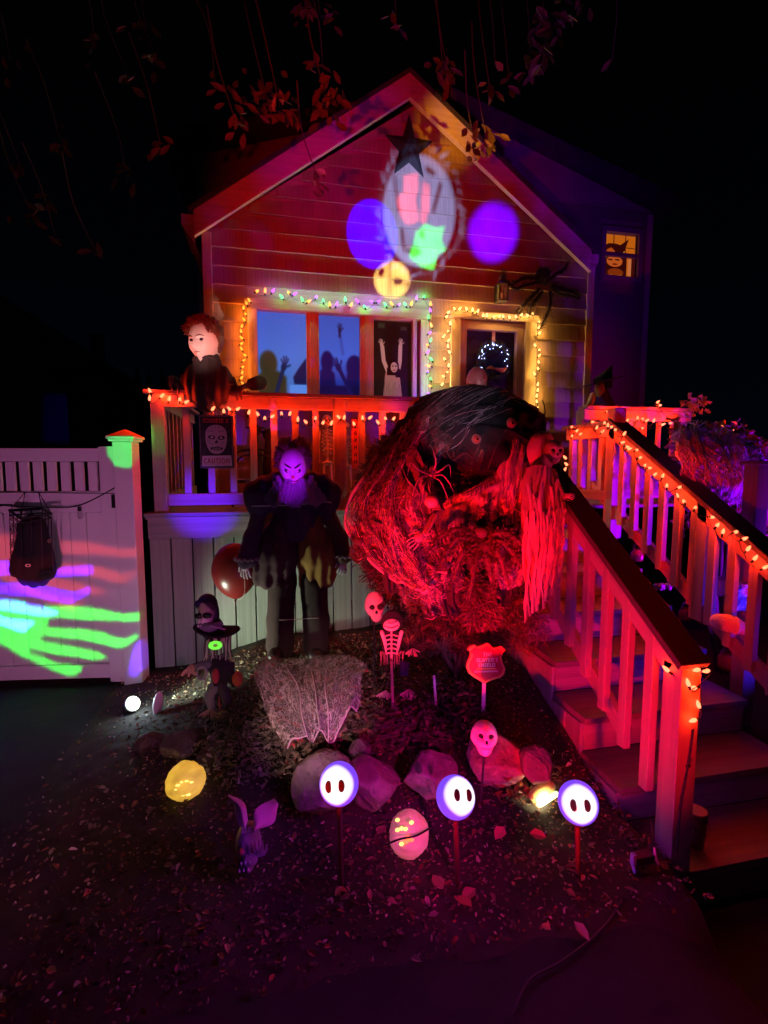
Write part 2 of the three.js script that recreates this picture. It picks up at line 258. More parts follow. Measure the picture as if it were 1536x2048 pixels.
    part(sash, 'lit_window_print', new THREE.PlaneGeometry(b - a, y1 - y0 - .05).translate((a + b) / 2, (y1 + y0 + .05) / 2, ZW - .062), pm);
    part(sash, 'pane', new THREE.BoxGeometry(b - a, y1 - y0 - .05, .004).translate((a + b) / 2, (y1 + y0 + .05) / 2, ZW - .03), new THREE.MeshPhysicalMaterial({ transmission: 1, thickness: 0, roughness: .03, ior: 1.5 }));
  });
  // front door
  const dx = (px) => onZ(px, 700, ZW).x, dy = (py) => onZ(960, py, ZW).y, gold = wood(.6, .55, .48);
  part(house, 'door_casing', [slab(door.x0, dx(919), HD, dy(640), ZW - .1, zo + .01), slab(dx(1047), door.x1, HD, dy(640), ZW - .1, zo + .01), slab(door.x0 - .02, door.x1 + .02, dy(640), door.y1, ZW - .1, zo + .02)], gold);
  part(house, 'storm_door', [slab(dx(919) + .002, dx(921) + .01, HD, dy(642), ZW - .08, zo - .01), slab(dx(922), dx(932), HD, dy(643), ZW - .06, zo - .012), slab(dx(1032), dx(1046), HD, dy(643), ZW - .06, zo - .012), slab(dx(932), dx(1032), dy(660), dy(643), ZW - .06, zo - .012)], wood(.58, .5, .4));
  const dl = part(house, 'door', slab(dx(930), dx(1034), HD, dy(657), ZW - .12, ZW - .075), M(.035, .03, .035, .4));
  for (const [a, b] of [[940, 968], [992, 1022]]) { // two arched lights
    const x0 = dx(a), x1 = dx(b), yb = dy(705), yt2 = dy(674), s = new THREE.Shape(); s.moveTo(x0, yb); s.lineTo(x1, yb); s.lineTo(x1, yt2 - .05); s.quadraticCurveTo((x0 + x1) / 2, yt2 + .05, x0, yt2 - .05); s.closePath();
    part(dl, 'arched_pane', new THREE.ExtrudeGeometry(s, { depth: .012, bevelEnabled: true, bevelSize: .006, bevelThickness: .005, bevelSegments: 1 }).translate(0, 0, ZW - .074), M(.06, .055, .045, .12));
  }
  part(house, 'notice_card', slab(dx(922.5), dx(938), dy(672), dy(661), ZW - .074, ZW - .071, .001), M(.7, .5, .4, .7));
}
{ // the taller part of the house behind
  const z = -8.6, P = (x, y) => onZ(x, y, z), A = P(893, 196), Rr = P(1343, 408), Wc = P(1297, 560), Lx = A.x - (Rr.x - A.x);
  const s = new THREE.Shape([[Wc.x, 0], [Wc.x, P(1297, 420).y], [A.x, A.y - .1], [2 * A.x - Wc.x, P(1297, 420).y], [2 * A.x - Wc.x, 0]].map(([a, b]) => new THREE.Vector2(a, b)));
  const w0 = P(1211, 463), w1 = P(1273, 556); const hole = new THREE.Path([[w0.x, w1.y], [w1.x, w1.y], [w1.x, w0.y], [w0.x, w0.y]].map(([a, b]) => new THREE.Vector2(a, b))); s.holes.push(hole);
  part(house, 'rear_wall', new THREE.ExtrudeGeometry(s, { depth: .14, bevelEnabled: false }).translate(0, 0, z - .16), wood(.3, .26, .24));
  for (let i = 0; i < 30; i++) { const y = .6 + i * .19; const lim = y < P(1297, 420).y ? Wc.x : A.x + (A.y - .2 - y) * (Wc.x - A.x) / (A.y - .1 - P(1297, 420).y); if (lim < XR + .3) break; const cut = y + .19 > w1.y - .1 && y < w0.y + .12; for (const [a, b] of cut ? [[XR - .6, w0.x - .09], [w1.x + .09, lim]] : [[XR - .6, lim]]) if (b - a > .05) part(house, 'rear_shingle_course', hexa([V(a, y, z - .03), V(b, y, z - .03), V(b, y + .2, z - .03), V(a, y + .2, z - .03), V(a, y, z + .01), V(b, y, z + .01), V(b, y + .2, z - .012), V(a, y + .2, z - .012)]), wood(.3, .26, .24)); }
  for (const sgn of [1, -1]) { const X = sgn > 0 ? Rr.x : Lx, a = [V(A.x, A.y - .16, z - 5), V(X, Rr.y - .14, z - 5), V(X, Rr.y, z - 5), V(A.x, A.y, z - 5)], b = a.map((v) => v.clone().setZ(z + .25)); part(house, 'rear_roof', tri(sgn > 0 ? hexa([...a, ...b]) : hexa([a[1], a[0], a[3], a[2], b[1], b[0], b[3], b[2]])), dirty(.06, .055, .06, .95)); }
  part(house, 'rear_corner_board', slab(Wc.x - .1, Wc.x + .02, 0, P(1297, 430).y, z + .012, z + .03), wood(.5, .47, .44));
  const pic = canvas(256, 400, (x, w, h) => { // printed figure in a pointed hat, lit from behind
    x.fillStyle = '#e08a1c'; x.fillRect(0, 0, w, h); x.strokeStyle = '#4a1206'; x.lineWidth = 7; for (const [a, b] of [[88, 0], [180, 0]]) { x.beginPath(); x.moveTo(a, b); x.lineTo(a, 140); x.stroke(); } x.beginPath(); x.moveTo(170, 110); x.lineTo(256, 112); x.stroke();
    x.fillStyle = '#3a0c08'; poly(x, [[0, 120], [50, 82], [105, 80], [140, 90], [205, 28], [180, 120], [190, 190], [0, 190], [0, 170]]); x.fillStyle = '#c8661c'; poly(x, [[18, 190], [40, 140], [70, 118], [100, 150], [90, 190]]); x.fillStyle = '#e89a4a'; poly(x, [[150, 190], [172, 140], [178, 150], [170, 190]]);
    x.fillStyle = '#3a0c08'; x.fillRect(0, 205, 195, 195); x.fillStyle = '#d87a30'; x.beginPath(); x.ellipse(100, 245, 62, 52, 0, 0, 7); x.fill(); x.fillStyle = '#541406'; x.fillRect(50, 225, 34, 14); x.fillRect(104, 222, 34, 14); x.fillStyle = '#8a2a10'; x.beginPath(); x.ellipse(104, 272, 20, 9, 0, 0, 7); x.fill(); x.fillStyle = '#93440e'; x.beginPath(); x.ellipse(110, 350, 62, 40, 0, 0, 7); x.fill(); x.fillStyle = '#c07038'; for (let i = 0; i < 7; i++) { x.beginPath(); x.arc(20 + i * 26, 372 + (i * 13) % 20, 12, 0, 7); x.fill(); }
    x.fillStyle = '#e8a060'; x.fillRect(206, 215, 26, 185); x.fillStyle = '#4a1206'; x.fillRect(232, 200, 24, 200); x.fillStyle = '#f4c890'; poly(x, [[0, 300], [28, 205], [34, 205], [12, 300]]); });
  const pm = new THREE.MeshStandardMaterial({ map: pic, emissiveMap: pic, roughness: .6 }); pm.color.setRGB(.3, .3, .3); pm.emissive.setRGB(.5, .33, .3);
  const cx = (w0.x + w1.x) / 2, ww = w1.x - w0.x, hh = w0.y - w1.y, cy = (w0.y + w1.y) / 2;
  const fr = part(house, 'rear_window_frame', [slab(w0.x - .09, w0.x, w1.y - .1, w0.y + .1, z - .06, z + .04), slab(w1.x, w1.x + .09, w1.y - .1, w0.y + .1, z - .06, z + .04), slab(w0.x, w1.x, w0.y, w0.y + .1, z - .06, z + .04), slab(w0.x - .02, w1.x + .02, w1.y - .1, w1.y, z - .06, z + .045), slab(w0.x, w1.x, cy - .03, cy + .035, z - .05, z + .02)], wood(.3, .28, .27));
  part(fr, 'lit_window_print', new THREE.PlaneGeometry(ww, hh).translate(cx, cy, z - .08), pm);
  part(fr, 'pane', new THREE.BoxGeometry(ww, hh, .004).translate(cx, cy, z - .055), new THREE.MeshPhysicalMaterial({ transmission: 1, thickness: 0, roughness: .03 }));
}
rebase(house);

// ---------------------------------------------------------------- porch deck
const deckCol = [.26, .25, .235];
{
  const d = thing('porch_deck', 'raised grey wooden porch deck with a skirt of vertical boards along the garden bed', 'porch deck');
  const X0 = -.97, X1 = 4.4;
  for (let i = 0; i < 12; i++) { const z1 = ZD + .03 - i * .142; part(d, 'floor_board', slab(X0 - .02, X1, HD - .028, HD, z1 - .138, z1), wood(deckCol[0] * rr(.85, 1.1), deckCol[1], deckCol[2])); }
  part(d, 'rim_board', slab(X0, 1.53, HD - .2, HD - .03, ZD - .04, ZD), wood(.33, .32, .31));
  part(d, 'rim_board', slab(X0 - .01, 1.53, HD - .045, HD - .03, ZD + .002, ZD + .028), wood(.33, .32, .31));
  part(d, 'end_board', slab(X0, X0 + .03, HD - .2, HD - .03, ZW + .05, ZD - .042), wood(.3, .29, .28));
  const n = 16, w = (1.53 - X0) / n;
  for (let i = 0; i < n; i++) { const k = rr(.88, 1.1); part(d, 'skirt_board', slab(X0 + i * w + .004, X0 + (i + 1) * w - .005, -.12, HD - .203, ZD - .05 + rr(-.002, .002), ZD - .024), M(.32 * k, .33 * k, .29 * k, .75, { map: tRep(tGrain, .5, 2.2), bumpMap: grain1, bumpScale: .003 }, 'skirt' + i % 4)); }
  for (let i = 0; i < 9; i++) part(d, 'side_skirt_board', slab(X0 + .004, X0 + .026, -.1, HD - .203, ZW + .1 + i * .18, ZW + .27 + i * .18), wood(.33, .33, .31));
  rebase(d);
}
// ---------------------------------------------------------------- front railing of the porch
const RT = HD + .925; // top of rail
const railW = (k = 1) => wood(.36 * k, .33 * k, .3 * k);
{
  const r = thing('porch_railing', 'wooden porch railing above the deck edge, red string of bulbs along its top rail', 'railing');
  const X = (px) => onZ(px, 900, ZR).x, x0 = X(306), x1 = 1.36, p2 = X(679);
  part(r, 'cap_rail', slab(x0 - .04, x1, RT - .03, RT, ZR - .07, ZR + .07), wood(.2, .18, .16));
  part(r, 'top_rail', slab(x0 + .1, p2 - .055, RT - .125, RT - .033, ZR + .012, ZR + .05), railW());
  part(r, 'top_rail', slab(p2 + .055, x1, RT - .125, RT - .033, ZR + .012, ZR + .05), railW());
  for (const x of [x0 + .05, p2]) part(r, 'post', slab(x - .048, x + .048, HD, RT - .032, ZR - .05, ZR + .046), railW());
  part(r, 'bottom_rail', slab(x0 + .1, p2 - .052, HD + .05, HD + .14, ZR - .015, ZR + .022), railW());
  part(r, 'bottom_rail', slab(p2 + .052, x1, HD + .05, HD + .14, ZR - .015, ZR + .022), railW());
  for (const px of [374.5, 422, 466, 507, 549, 591, 632, 724, 765, 806, 847, 888]) { const x = X(px); part(r, 'baluster', slab(x - .026, x + .026, HD + .142, RT - .034, ZR - .028, ZR + .01), railW(rr(.9, 1.08))); }
  // return to the house wall at the left end
  part(r, 'cap_rail', slab(x0 - .02, x0 + .12, RT - .03, RT, ZW + .06, ZR - .073), wood(.2, .18, .16));
  part(r, 'side_rail', slab(x0 + .03, x0 + .068, RT - .125, RT - .033, ZW + .06, ZR - .055), railW());
  part(r, 'side_rail', slab(x0 + .03, x0 + .068, HD + .05, HD + .14, ZW + .06, ZR - .055), railW());
  for (let i = 0; i < 9; i++) part(r, 'baluster', slab(x0 + .03, x0 + .068, HD + .142, RT - .127, ZW + .2 + i * .165, ZW + .238 + i * .165), railW());
  rebase(r);
  const q = thing('porch_railing', 'short wooden railing right of the stairs, red bulbs above the cobwebbed shrub', 'railing');
  const a = 2.72, b = 3.86; part(q, 'cap_rail', slab(a, b, RT - .06, RT - .03, ZR - .07, ZR + .07), wood(.3, .26, .24)); part(q, 'top_rail', slab(a, b, RT - .155, RT - .063, ZR - .01, ZR + .03), railW()); part(q, 'bottom_rail', slab(a, b, HD + .05, HD + .14, ZR - .01, ZR + .025), railW());
  for (const x of [a + .05, 3.33, b - .05]) part(q, 'post', slab(x - .045, x + .045, HD, RT - .0615, ZR - .11, ZR - .012), railW());
  for (let i = 0; i < 6; i++) part(q, 'baluster', slab(2.88 + i * .155, 2.92 + i * .155, HD + .142, RT - .157, ZR - .008, ZR + .022), railW());
  rebase(q);
}
// ---------------------------------------------------------------- stairs
const RISE = .19, RUN = .29, SX0 = 1.55, SX1 = 2.56, noseZ = (k) => -3.37 + (k - 1) * RUN, treadY = (k) => HD - RISE * k;
{
  const s = thing('staircase', 'wooden staircase of seven dark treads rising to the porch at the right', 'staircase');
  for (let k = 1; k <= 7; k++) {
    const back = k === 1 ? ZD + .032 : noseZ(k - 1) - .03;
    part(s, 'tread', slab(SX0 - .012, SX1, treadY(k) - .035, treadY(k), back + .002, noseZ(k)), wood(.2, .175, .15));
    part(s, 'riser', slab(SX0 + .002, SX1, treadY(k) - RISE + .002, treadY(k) - .037, noseZ(k) - .05, noseZ(k) - .026), wood(.34, .31, .28));
    const z0 = k === 1 ? ZD + .04 : noseZ(k - 1) - .024, z1 = noseZ(k) - .024, w = (z1 - z0) / 2;
    for (let i = 0; i < (k === 1 ? 4 : 2); i++) { const ww = k === 1 ? (z1 - z0) / 4 : w; part(s, 'skirt_board', slab(SX0 - .022, SX0, -.32, treadY(k) - .037, z0 + i * ww + .002, z0 + (i + 1) * ww - .003), wood(.36 * rr(.9, 1.08), .35, .33)); }
  }
  rebase(s);
}
function slopeRail(name, label, x, zA, hA, zB, hB, o) { // a stair rail at x from (zA, hA) at the top to (zB, hB) at the bottom (heights of the cap)
  const t = thing(name, label, 'railing'), dz = zB - zA, dh = hB - hA, L = Math.hypot(dz, dh), a = Math.atan2(-dh, dz), mid = V(x, (hA + hB) / 2, (zA + zB) / 2), up = V(0, Math.cos(a), Math.sin(a));
  const at = (d) => mid.clone().addScaledVector(up, d), H = (z) => hA + dh * (z - zA) / dz;
  const put = (n, w, h, d, m, len = L) => { const p = at(d); part(t, n, board(w, h, len, p.x + (n === 'sub_rail' ? -.03 : 0), p.y, p.z, a), m); };
  put('cap_rail', .14, .032, -.016, wood(.09, .075, .065), L + .06); put('sub_rail', .036, .085, -.077, railW(), L - .02); put('bottom_rail', .038, .085, -o.gap, railW(), L);
  for (let z = zA + o.first; z < zB - .05; z += o.step) part(t, 'baluster', slab(x - .05, x - .012, H(z) - o.gap / Math.cos(a) - .03, H(z) - .05, z - .026, z + .026), railW(rr(.9, 1.08)));
  for (const [z, y0, y1] of o.posts) part(t, 'newel_post', slab(x - .048, x + .048, y0, y1, z - .048, z + .048), railW());
  return t;
}
{
  const l = slopeRail('stair_railing', 'near stair railing with a black cap, red bulbs wrapped round its lower newel post', 1.6, -3.3, 1.985, -1.63, .835, { gap: .62, first: .1, step: .155, posts: [[-1.675, treadY(7), .8], [-3.34, 1.045, 2.0]] });
  rebase(l);
  const r = slopeRail('stair_railing', 'far stair railing with a long row of red bulbs under its black cap', 2.5, -3.34, 1.93, -1.5, .80, { gap: .57, first: .12, step: .135, posts: [[-3.36, 1.045, 2.02], [-2.5, .665, 1.38]] });
  part(r, 'level_cap_rail', slab(2.43, 2.57, 1.9, 1.93, -3.98, -3.41), wood(.2, .17, .15)); part(r, 'level_rail', slab(2.47, 2.51, 1.81, 1.897, -3.98, -3.41), railW()); part(r, 'level_rail', slab(2.47, 2.51, 1.32, 1.4, -3.98, -3.41), railW());
  for (let i = 0; i < 4; i++) part(r, 'baluster', slab(2.465, 2.515, 1.402, 1.808, -3.92 + i * .135, -3.87 + i * .135), railW());
  rebase(r);
}
// ---------------------------------------------------------------- gate and gate post
const gatePos = (() => { const r = sight(257, 1000); return r.multiplyScalar(3.6).add(camera.position).setY(0); })(), gateTurn = -8 * Math.PI / 180;
const gateDir = V(Math.cos(gateTurn), 0, -Math.sin(gateTurn)), gateN = V(Math.sin(gateTurn), 0, Math.cos(gateTurn));
const onGate = (px, py, off = 0) => { const r = sight(px, py), o = gatePos.clone().addScaledVector(gateN, off).sub(camera.position); return r.multiplyScalar(o.dot(gateN) / r.dot(gateN)).add(camera.position); };
{
  const vin = M(.72, .71, .7, .38, { bumpMap: noise1, bumpScale: .0006 }, 'vinyl'), loc = (px, py) => onGate(px, py).sub(gatePos).dot(gateDir), hy = (py) => onGate(220, py).y;
  const p = thing('gate_post', 'square white gate post with a green lit pyramid cap', 'fence post', gatePos, gateTurn), hw = .066;
  part(p, 'post', slab(-hw, hw, -.05, hy(884), -hw, hw, .006), vin);
  const yc = hy(884) + .002, cap = new THREE.CylinderGeometry(.006, .094 * 1.414, .05, 4, 1).rotateY(Math.PI / 4).translate(0, yc + .062, 0);
  part(p, 'cap', [slab(-.085, .085, yc, yc + .016, -.085, .085), slab(-.096, .096, yc + .017, yc + .036, -.096, .096), cap], vin);
  const g = thing('garden_gate', 'white vinyl gate with a picket top and tongue and groove panel, projected hands on it', 'gate', gatePos.clone().addScaledVector(gateDir, -.085), gateTurn), sh = .085;
  const u = (px) => loc(px, 1000) + sh, uR = u(239.5), uL = u(-120), yT = hy(897), y0 = .035, z0 = -.02, z1 = .02;
  part(g, 'stile', slab(u(205), uR, .005, hy(893), z0 - .008, z1 + .008), vin);
  part(g, 'top_rail', slab(uL, u(205) - .002, hy(923), yT, z0, z1), vin); part(g, 'middle_rail', slab(uL, u(205) - .002, hy(1024), hy(982), z0, z1), vin); part(g, 'bottom_rail', slab(uL, u(205) - .002, y0, hy(1326), z0, z1), vin);
  for (let i = 0; i < 12; i++) { const a = u(190 - i * 27.3); part(g, 'picket', slab(a - .033, a + .029, hy(982) + .002, hy(923) - .002, -.012, .012), vin); }
  const w = .113; for (let i = 0; i < 10; i++) part(g, 'panel_board', slab(u(204) - (i + 1) * w + .0025, u(204) - i * w - .0025, hy(1326) + .002, hy(1024) - .002, -.012, .008, .004), vin);
  rebase;
  const lt = thing('gate_latch', 'black metal gate latch with three prongs between gate and post', 'latch', onGate(234, 1003, .05), gateTurn), bm = M(.02, .02, .022, .4, { metalness: .6 }, 'blk');
  part(lt, 'plate', slab(-.035, .025, -.045, .05, -.022, .012, .004), bm); for (const y of [-.06, .0, .06]) part(lt, 'prong', slab(.012, .068, y - .006, y + .006, -.006, .01), bm);
}
// ---------------------------------------------------------------- strings of bulbs
const LIGHTC = { r: [1, .02, .001], w: [1, .43, .06], o: [1, .17, .012], g: [.01, 1, .07], p: [.4, .01, 1] };
const CORE = { r: [2.6, .5, .2], w: [2.7, 1.45, .5], o: [2.4, .62, .07], g: [.06, 1.5, .4], p: [.75, .12, 1.9] };
const LI = { r: .1, w: .056, o: .085, g: .11, p: .085 };
const bulbGeo = lathe([[.0001, -.017], [.006, -.014], [.0085, -.006], [.0075, .004], [.0045, .013], [.0001, .019]], 10), sockGeo = new THREE.CylinderGeometry(.006, .005, .016, 7);
function stringLight(name, label, group, bulbs, o = {}) {
  const t = thing(name, label, 'string lights', V(), 0, group), wirePts = [], s = o.size ?? 1, wm = M(.012, .02, .012, .6), socks = [];
  bulbs.forEach(([p, c], i) => {
    const tilt = new THREE.Euler(rr(-.9, .9), 0, (o.lean ?? 0) + rr(-.9, .9)), b = part(t, 'bulb', bulbGeo, glow(...CORE[c]));
    b.position.copy(p); b.rotation.copy(tilt); b.scale.setScalar(s);
    const dir = V(0, -1, 0).applyEuler(tilt), sp = p.clone().addScaledVector(dir, .022 * s);
    socks.push(sockGeo.clone().scale(s, s, s).applyMatrix4(mtx(sp, tilt, 1)));
    wirePts.push(sp.clone().addScaledVector(dir, .012)); const every = o.every ?? 1; if (i % every === 0) point(t, p, new THREE.Color().setRGB(...LIGHTC[c]), LI[c] * every * (o.power ?? 1) * (o.mix?.[c] ?? 1), .35);
  });
  for (const k of socks) part(t, 'socket', k, wm);
  const mids = []; wirePts.forEach((p, i) => { if (i) { const q = wirePts[i - 1], m = p.clone().add(q).multiplyScalar(.5); if (p.distanceTo(q) > .03) { m.y -= .012; mids.push(m); } } mids.push(p); });
  part(t, 'wire', tube(mids, .0022, mids.length * 2, 4), wm);
  return rebase(t);
}
const crop = (list, sx, ox, oy, f, c) => list.map((a) => [f(ox + a[0] / sx, oy + a[1] / sx), a[2] || c]);
{
  const zr = ZR + .075;
  stringLight('string_light', 'string of red bulbs swagging along the front porch railing left of the arch', null,
    crop([[48, 548], [48, 585], [110, 572], [145, 588], [197, 592], [230, 604], [282, 606], [325, 615], [362, 637], [415, 650], [442, 638], [486, 638], [540, 655], [583, 664], [618, 685], [657, 675], [701, 662], [743, 662], [782, 689], [821, 703], [869, 685], [907, 707], [949, 708], [983, 678], [1012, 680], [1060, 712], [1103, 683], [1141, 681], [1178, 704], [1216, 686], [1257, 687]], 2.477, 280, 560, (x, y) => onZ(x, y, zr), 'r'), { size: 1.3, every: 2 });
  const zw = ZW + .066;
  stringLight('string_light', 'string of orange bulbs hanging down the left side of the glowing window', null,
    crop([[70, 40], [50, 62], [27, 97], [43, 147], [30, 188], [15, 237], [7, 275], [10, 328], [12, 372], [10, 412], [37, 462], [30, 502], [20, 553], [17, 595], [13, 635], [20, 680]], 3.84, 480, 590, (x, y) => onZ(x, y, zw - .02), 'o'), { size: 1.35 });
  stringLight('string_light', 'string of green, purple and orange bulbs over the top and right side of the window', null, [
    ...crop([[580, 55, 'o'], [620, 52, 'o'], [660, 52, 'p'], [700, 82, 'g'], [736, 62, 'o'], [768, 68, 'p'], [803, 95, 'g'], [838, 105, 'o'], [873, 85, 'p'], [908, 103, 'g'], [940, 120, 'o'], [975, 118, 'p'], [1017, 95, 'g'], [1047, 122, 'o'], [1076, 103, 'p'], [1112, 132, 'g'], [1148, 107, 'p'], [1183, 105, 'p'], [1215, 122, 'g'], [1247, 117, 'o'], [1283, 122, 'p'], [1313, 120, 'g'], [1345, 117, 'o'], [1370, 88, 'p'], [1408, 83, 'g']], 2.477, 280, 560, (x, y) => onZ(x, y, zw), 'g'),
    ...crop([[1465, 70, 'o'], [1462, 115, 'p'], [1447, 170, 'g'], [1468, 230, 'o'], [1458, 290, 'p'], [1465, 345, 'g'], [1440, 385, 'o'], [1443, 437, 'p'], [1468, 493, 'g'], [1450, 543, 'o'], [1442, 590, 'p'], [1465, 645, 'g'], [1458, 700, 'o'], [1447, 757, 'p'], [1470, 800, 'g'], [1455, 840, 'p']], 3.84, 480, 590, (x, y) => onZ(x, y, zw), 'g')], { size: 1.75, power: .62, mix: { o: .3, g: 1.2, p: 1.2 } });
  stringLight('string_light', 'string of warm yellow bulbs framing the front door', null,
    crop([[118, 1000], [128, 925], [165, 885], [180, 820], [140, 757], [185, 690], [172, 635], [178, 580], [133, 540], [175, 490], [195, 415], [160, 352], [175, 310], [235, 275], [287, 275], [350, 275], [410, 285], [460, 297], [512, 340], [547, 340], [612, 352], [668, 347], [703, 350], [763, 358], [825, 353], [880, 335], [935, 337], [985, 325], [1047, 402], [1045, 455], [1053, 508], [1008, 625], [1050, 672], [1048, 725], [1043, 785], [1037, 850], [1003, 900], [1035, 1000], [1035, 1057], [1025, 1110], [1025, 1165], [1030, 1230]], 4.8, 860, 560, (x, y) => onZ(x, y, zw), 'w'), { size: 1.35, every: 2 });
  stringLight('string_light', 'long string of red bulbs running down under the cap of the far stair railing', null,
    crop([[155, 395], [155, 330], [190, 357], [213, 380], [300, 295], [330, 335], [370, 362], [385, 303], [408, 318], [435, 330], [462, 350], [525, 377], [512, 440], [545, 470], [560, 485], [612, 493], [635, 547], [668, 602], [702, 620], [740, 665], [795, 675], [823, 745], [915, 755], [897, 815], [943, 855], [1023, 900], [1143, 967], [1180, 1022], [1220, 1067], [1312, 1070], [1373, 1117], [1398, 1187], [1447, 1253], [1520, 1318]], 3.523, 1100, 760, (x, y) => onX(x, y, 2.425), 'r'), { size: 1.05, lean: -.9, every: 2 });
  stringLight('string_light', 'string of red bulbs on the short railing behind the stairs and the cobwebbed shrub', null,
    crop([[405, 222], [452, 225], [497, 235], [545, 285], [617, 268], [652, 275], [683, 285], [733, 285], [650, 340], [797, 313], [848, 303], [888, 270], [895, 280], [775, 178], [760, 155], [1215, 330], [1300, 358]], 3.523, 1100, 760, (x, y) => onZ(x, y, ZR + (x > 1400 ? 1.0 : .12)), 'r'), { size: 1.2, lean: -.9, every: 2 });
  const zn = -1.675 + .062;
  stringLight('string_light', 'short string of red bulbs wrapped round the lower newel post of the near stair railing', null,
    [[1332, 1338, 1.535], [1393, 1340], [1412, 1342], [1376, 1365], [1386, 1376], [1397, 1409], [1386, 1441]].map(([x, y, s]) => [s ? onX(x, y, s) : onZ(x, y, zn), 'r']), { size: 1, lean: 1, power: .6 });
  stringLight('string_light', 'three red bulbs hanging behind the hooded ghoul on the upper newel post', null,
    crop([[105, 545], [115, 593], [105, 630]], 3.523, 1100, 760, (x, y) => onZ(x, y, -3.6), 'r'), { size: 1.2 });
}

// ---------------------------------------------------------------- floodlights and pattern projectors standing outside the picture
function floodlight(label, at, to, c, I, deg, pen = .6, r = 1) {
  const t = thing('floodlight', label, 'floodlight', V(at.x, 0, at.z)), d = to.clone().sub(at).normalize(), q = new THREE.Quaternion().setFromUnitVectors(V(0, 0, 1), d), o = at.clone().sub(t.position), k = Math.max(...c);
  const put = (g) => g.applyQuaternion(q).translate(o.x, o.y, o.z), bm = M(.02, .02, .02, .5);
  part(t, 'housing', put(board(.09, .09, .04, 0, 0, -.045)), bm); part(t, 'lens', put(new THREE.CylinderGeometry(.035, .035, .006, 20).rotateX(Math.PI / 2).translate(0, 0, -.021)), glow(c[0] / k, c[1] / k, c[2] / k)); part(t, 'stake', new THREE.CylinderGeometry(.008, .004, o.y, 6).translate(o.x - d.x * .05, o.y / 2, o.z - d.z * .05), bm);
  spot(t, o, o.clone().add(d), new THREE.Color().setRGB(...c), I, deg, pen, r); return t;
}
// a lamp behind a metal slide with cut-outs; the cut-outs are given as they fall on the lit surface
function projector(label, at, c, I, cuts, dist = .16, bars = [], soft = .032) {
  const t = thing('pattern_projector', label, 'projector', V(at.x, 0, at.z)), all = cuts.flat(), ctr = all.reduce((s, p) => s.add(p), V()).multiplyScalar(1 / all.length), d = ctr.clone().sub(at).normalize();
  const X = V().crossVectors(V(0, 1, 0), d).normalize(), Y = V().crossVectors(d, X), flat = (p) => { const r = p.clone().sub(at), k = dist / r.dot(d); return [r.dot(X) * k, r.dot(Y) * k]; };
  const ps = cuts.map((c2) => c2.map(flat)), R = Math.max(...ps.flat().map(([a, b]) => Math.hypot(a, b))) * 1.12, s = new THREE.Shape(); s.absarc(0, 0, R * 1.3, 0, Math.PI * 2, false);
  for (const p of ps) s.holes.push(new THREE.Path(p.map(([a, b]) => new THREE.Vector2(a, b))));
  const m4 = new THREE.Matrix4().makeBasis(X, Y, d).setPosition(at.clone().sub(t.position)), bm = M(.015, .015, .015, .7, { side: THREE.DoubleSide }, 'slide');
  part(t, 'slide', [new THREE.ShapeGeometry(s, 40), ...bars.map((b) => new THREE.ShapeGeometry(new THREE.Shape(b.map(flat).map(([x, y]) => new THREE.Vector2(x, y)))))].map((g) => g.translate(0, 0, dist).applyMatrix4(m4)), bm);
  part(t, 'barrel', new THREE.CylinderGeometry(R * 1.3, R * 1.3, dist + .05, 28, 1, true).rotateX(Math.PI / 2).translate(0, 0, dist / 2 - .026).applyMatrix4(m4), bm);
  const o = at.clone().sub(t.position); part(t, 'stand', new THREE.CylinderGeometry(.01, .01, Math.max(.02, o.y - R * 1.3), 6).translate(o.x, Math.max(.02, o.y - R * 1.3) / 2, o.z), bm);
  spot(t, o, o.clone().add(d), new THREE.Color().setRGB(...c), I, Math.atan(R * 1.15 / dist) * 180 / Math.PI, .02, soft); return t;
}
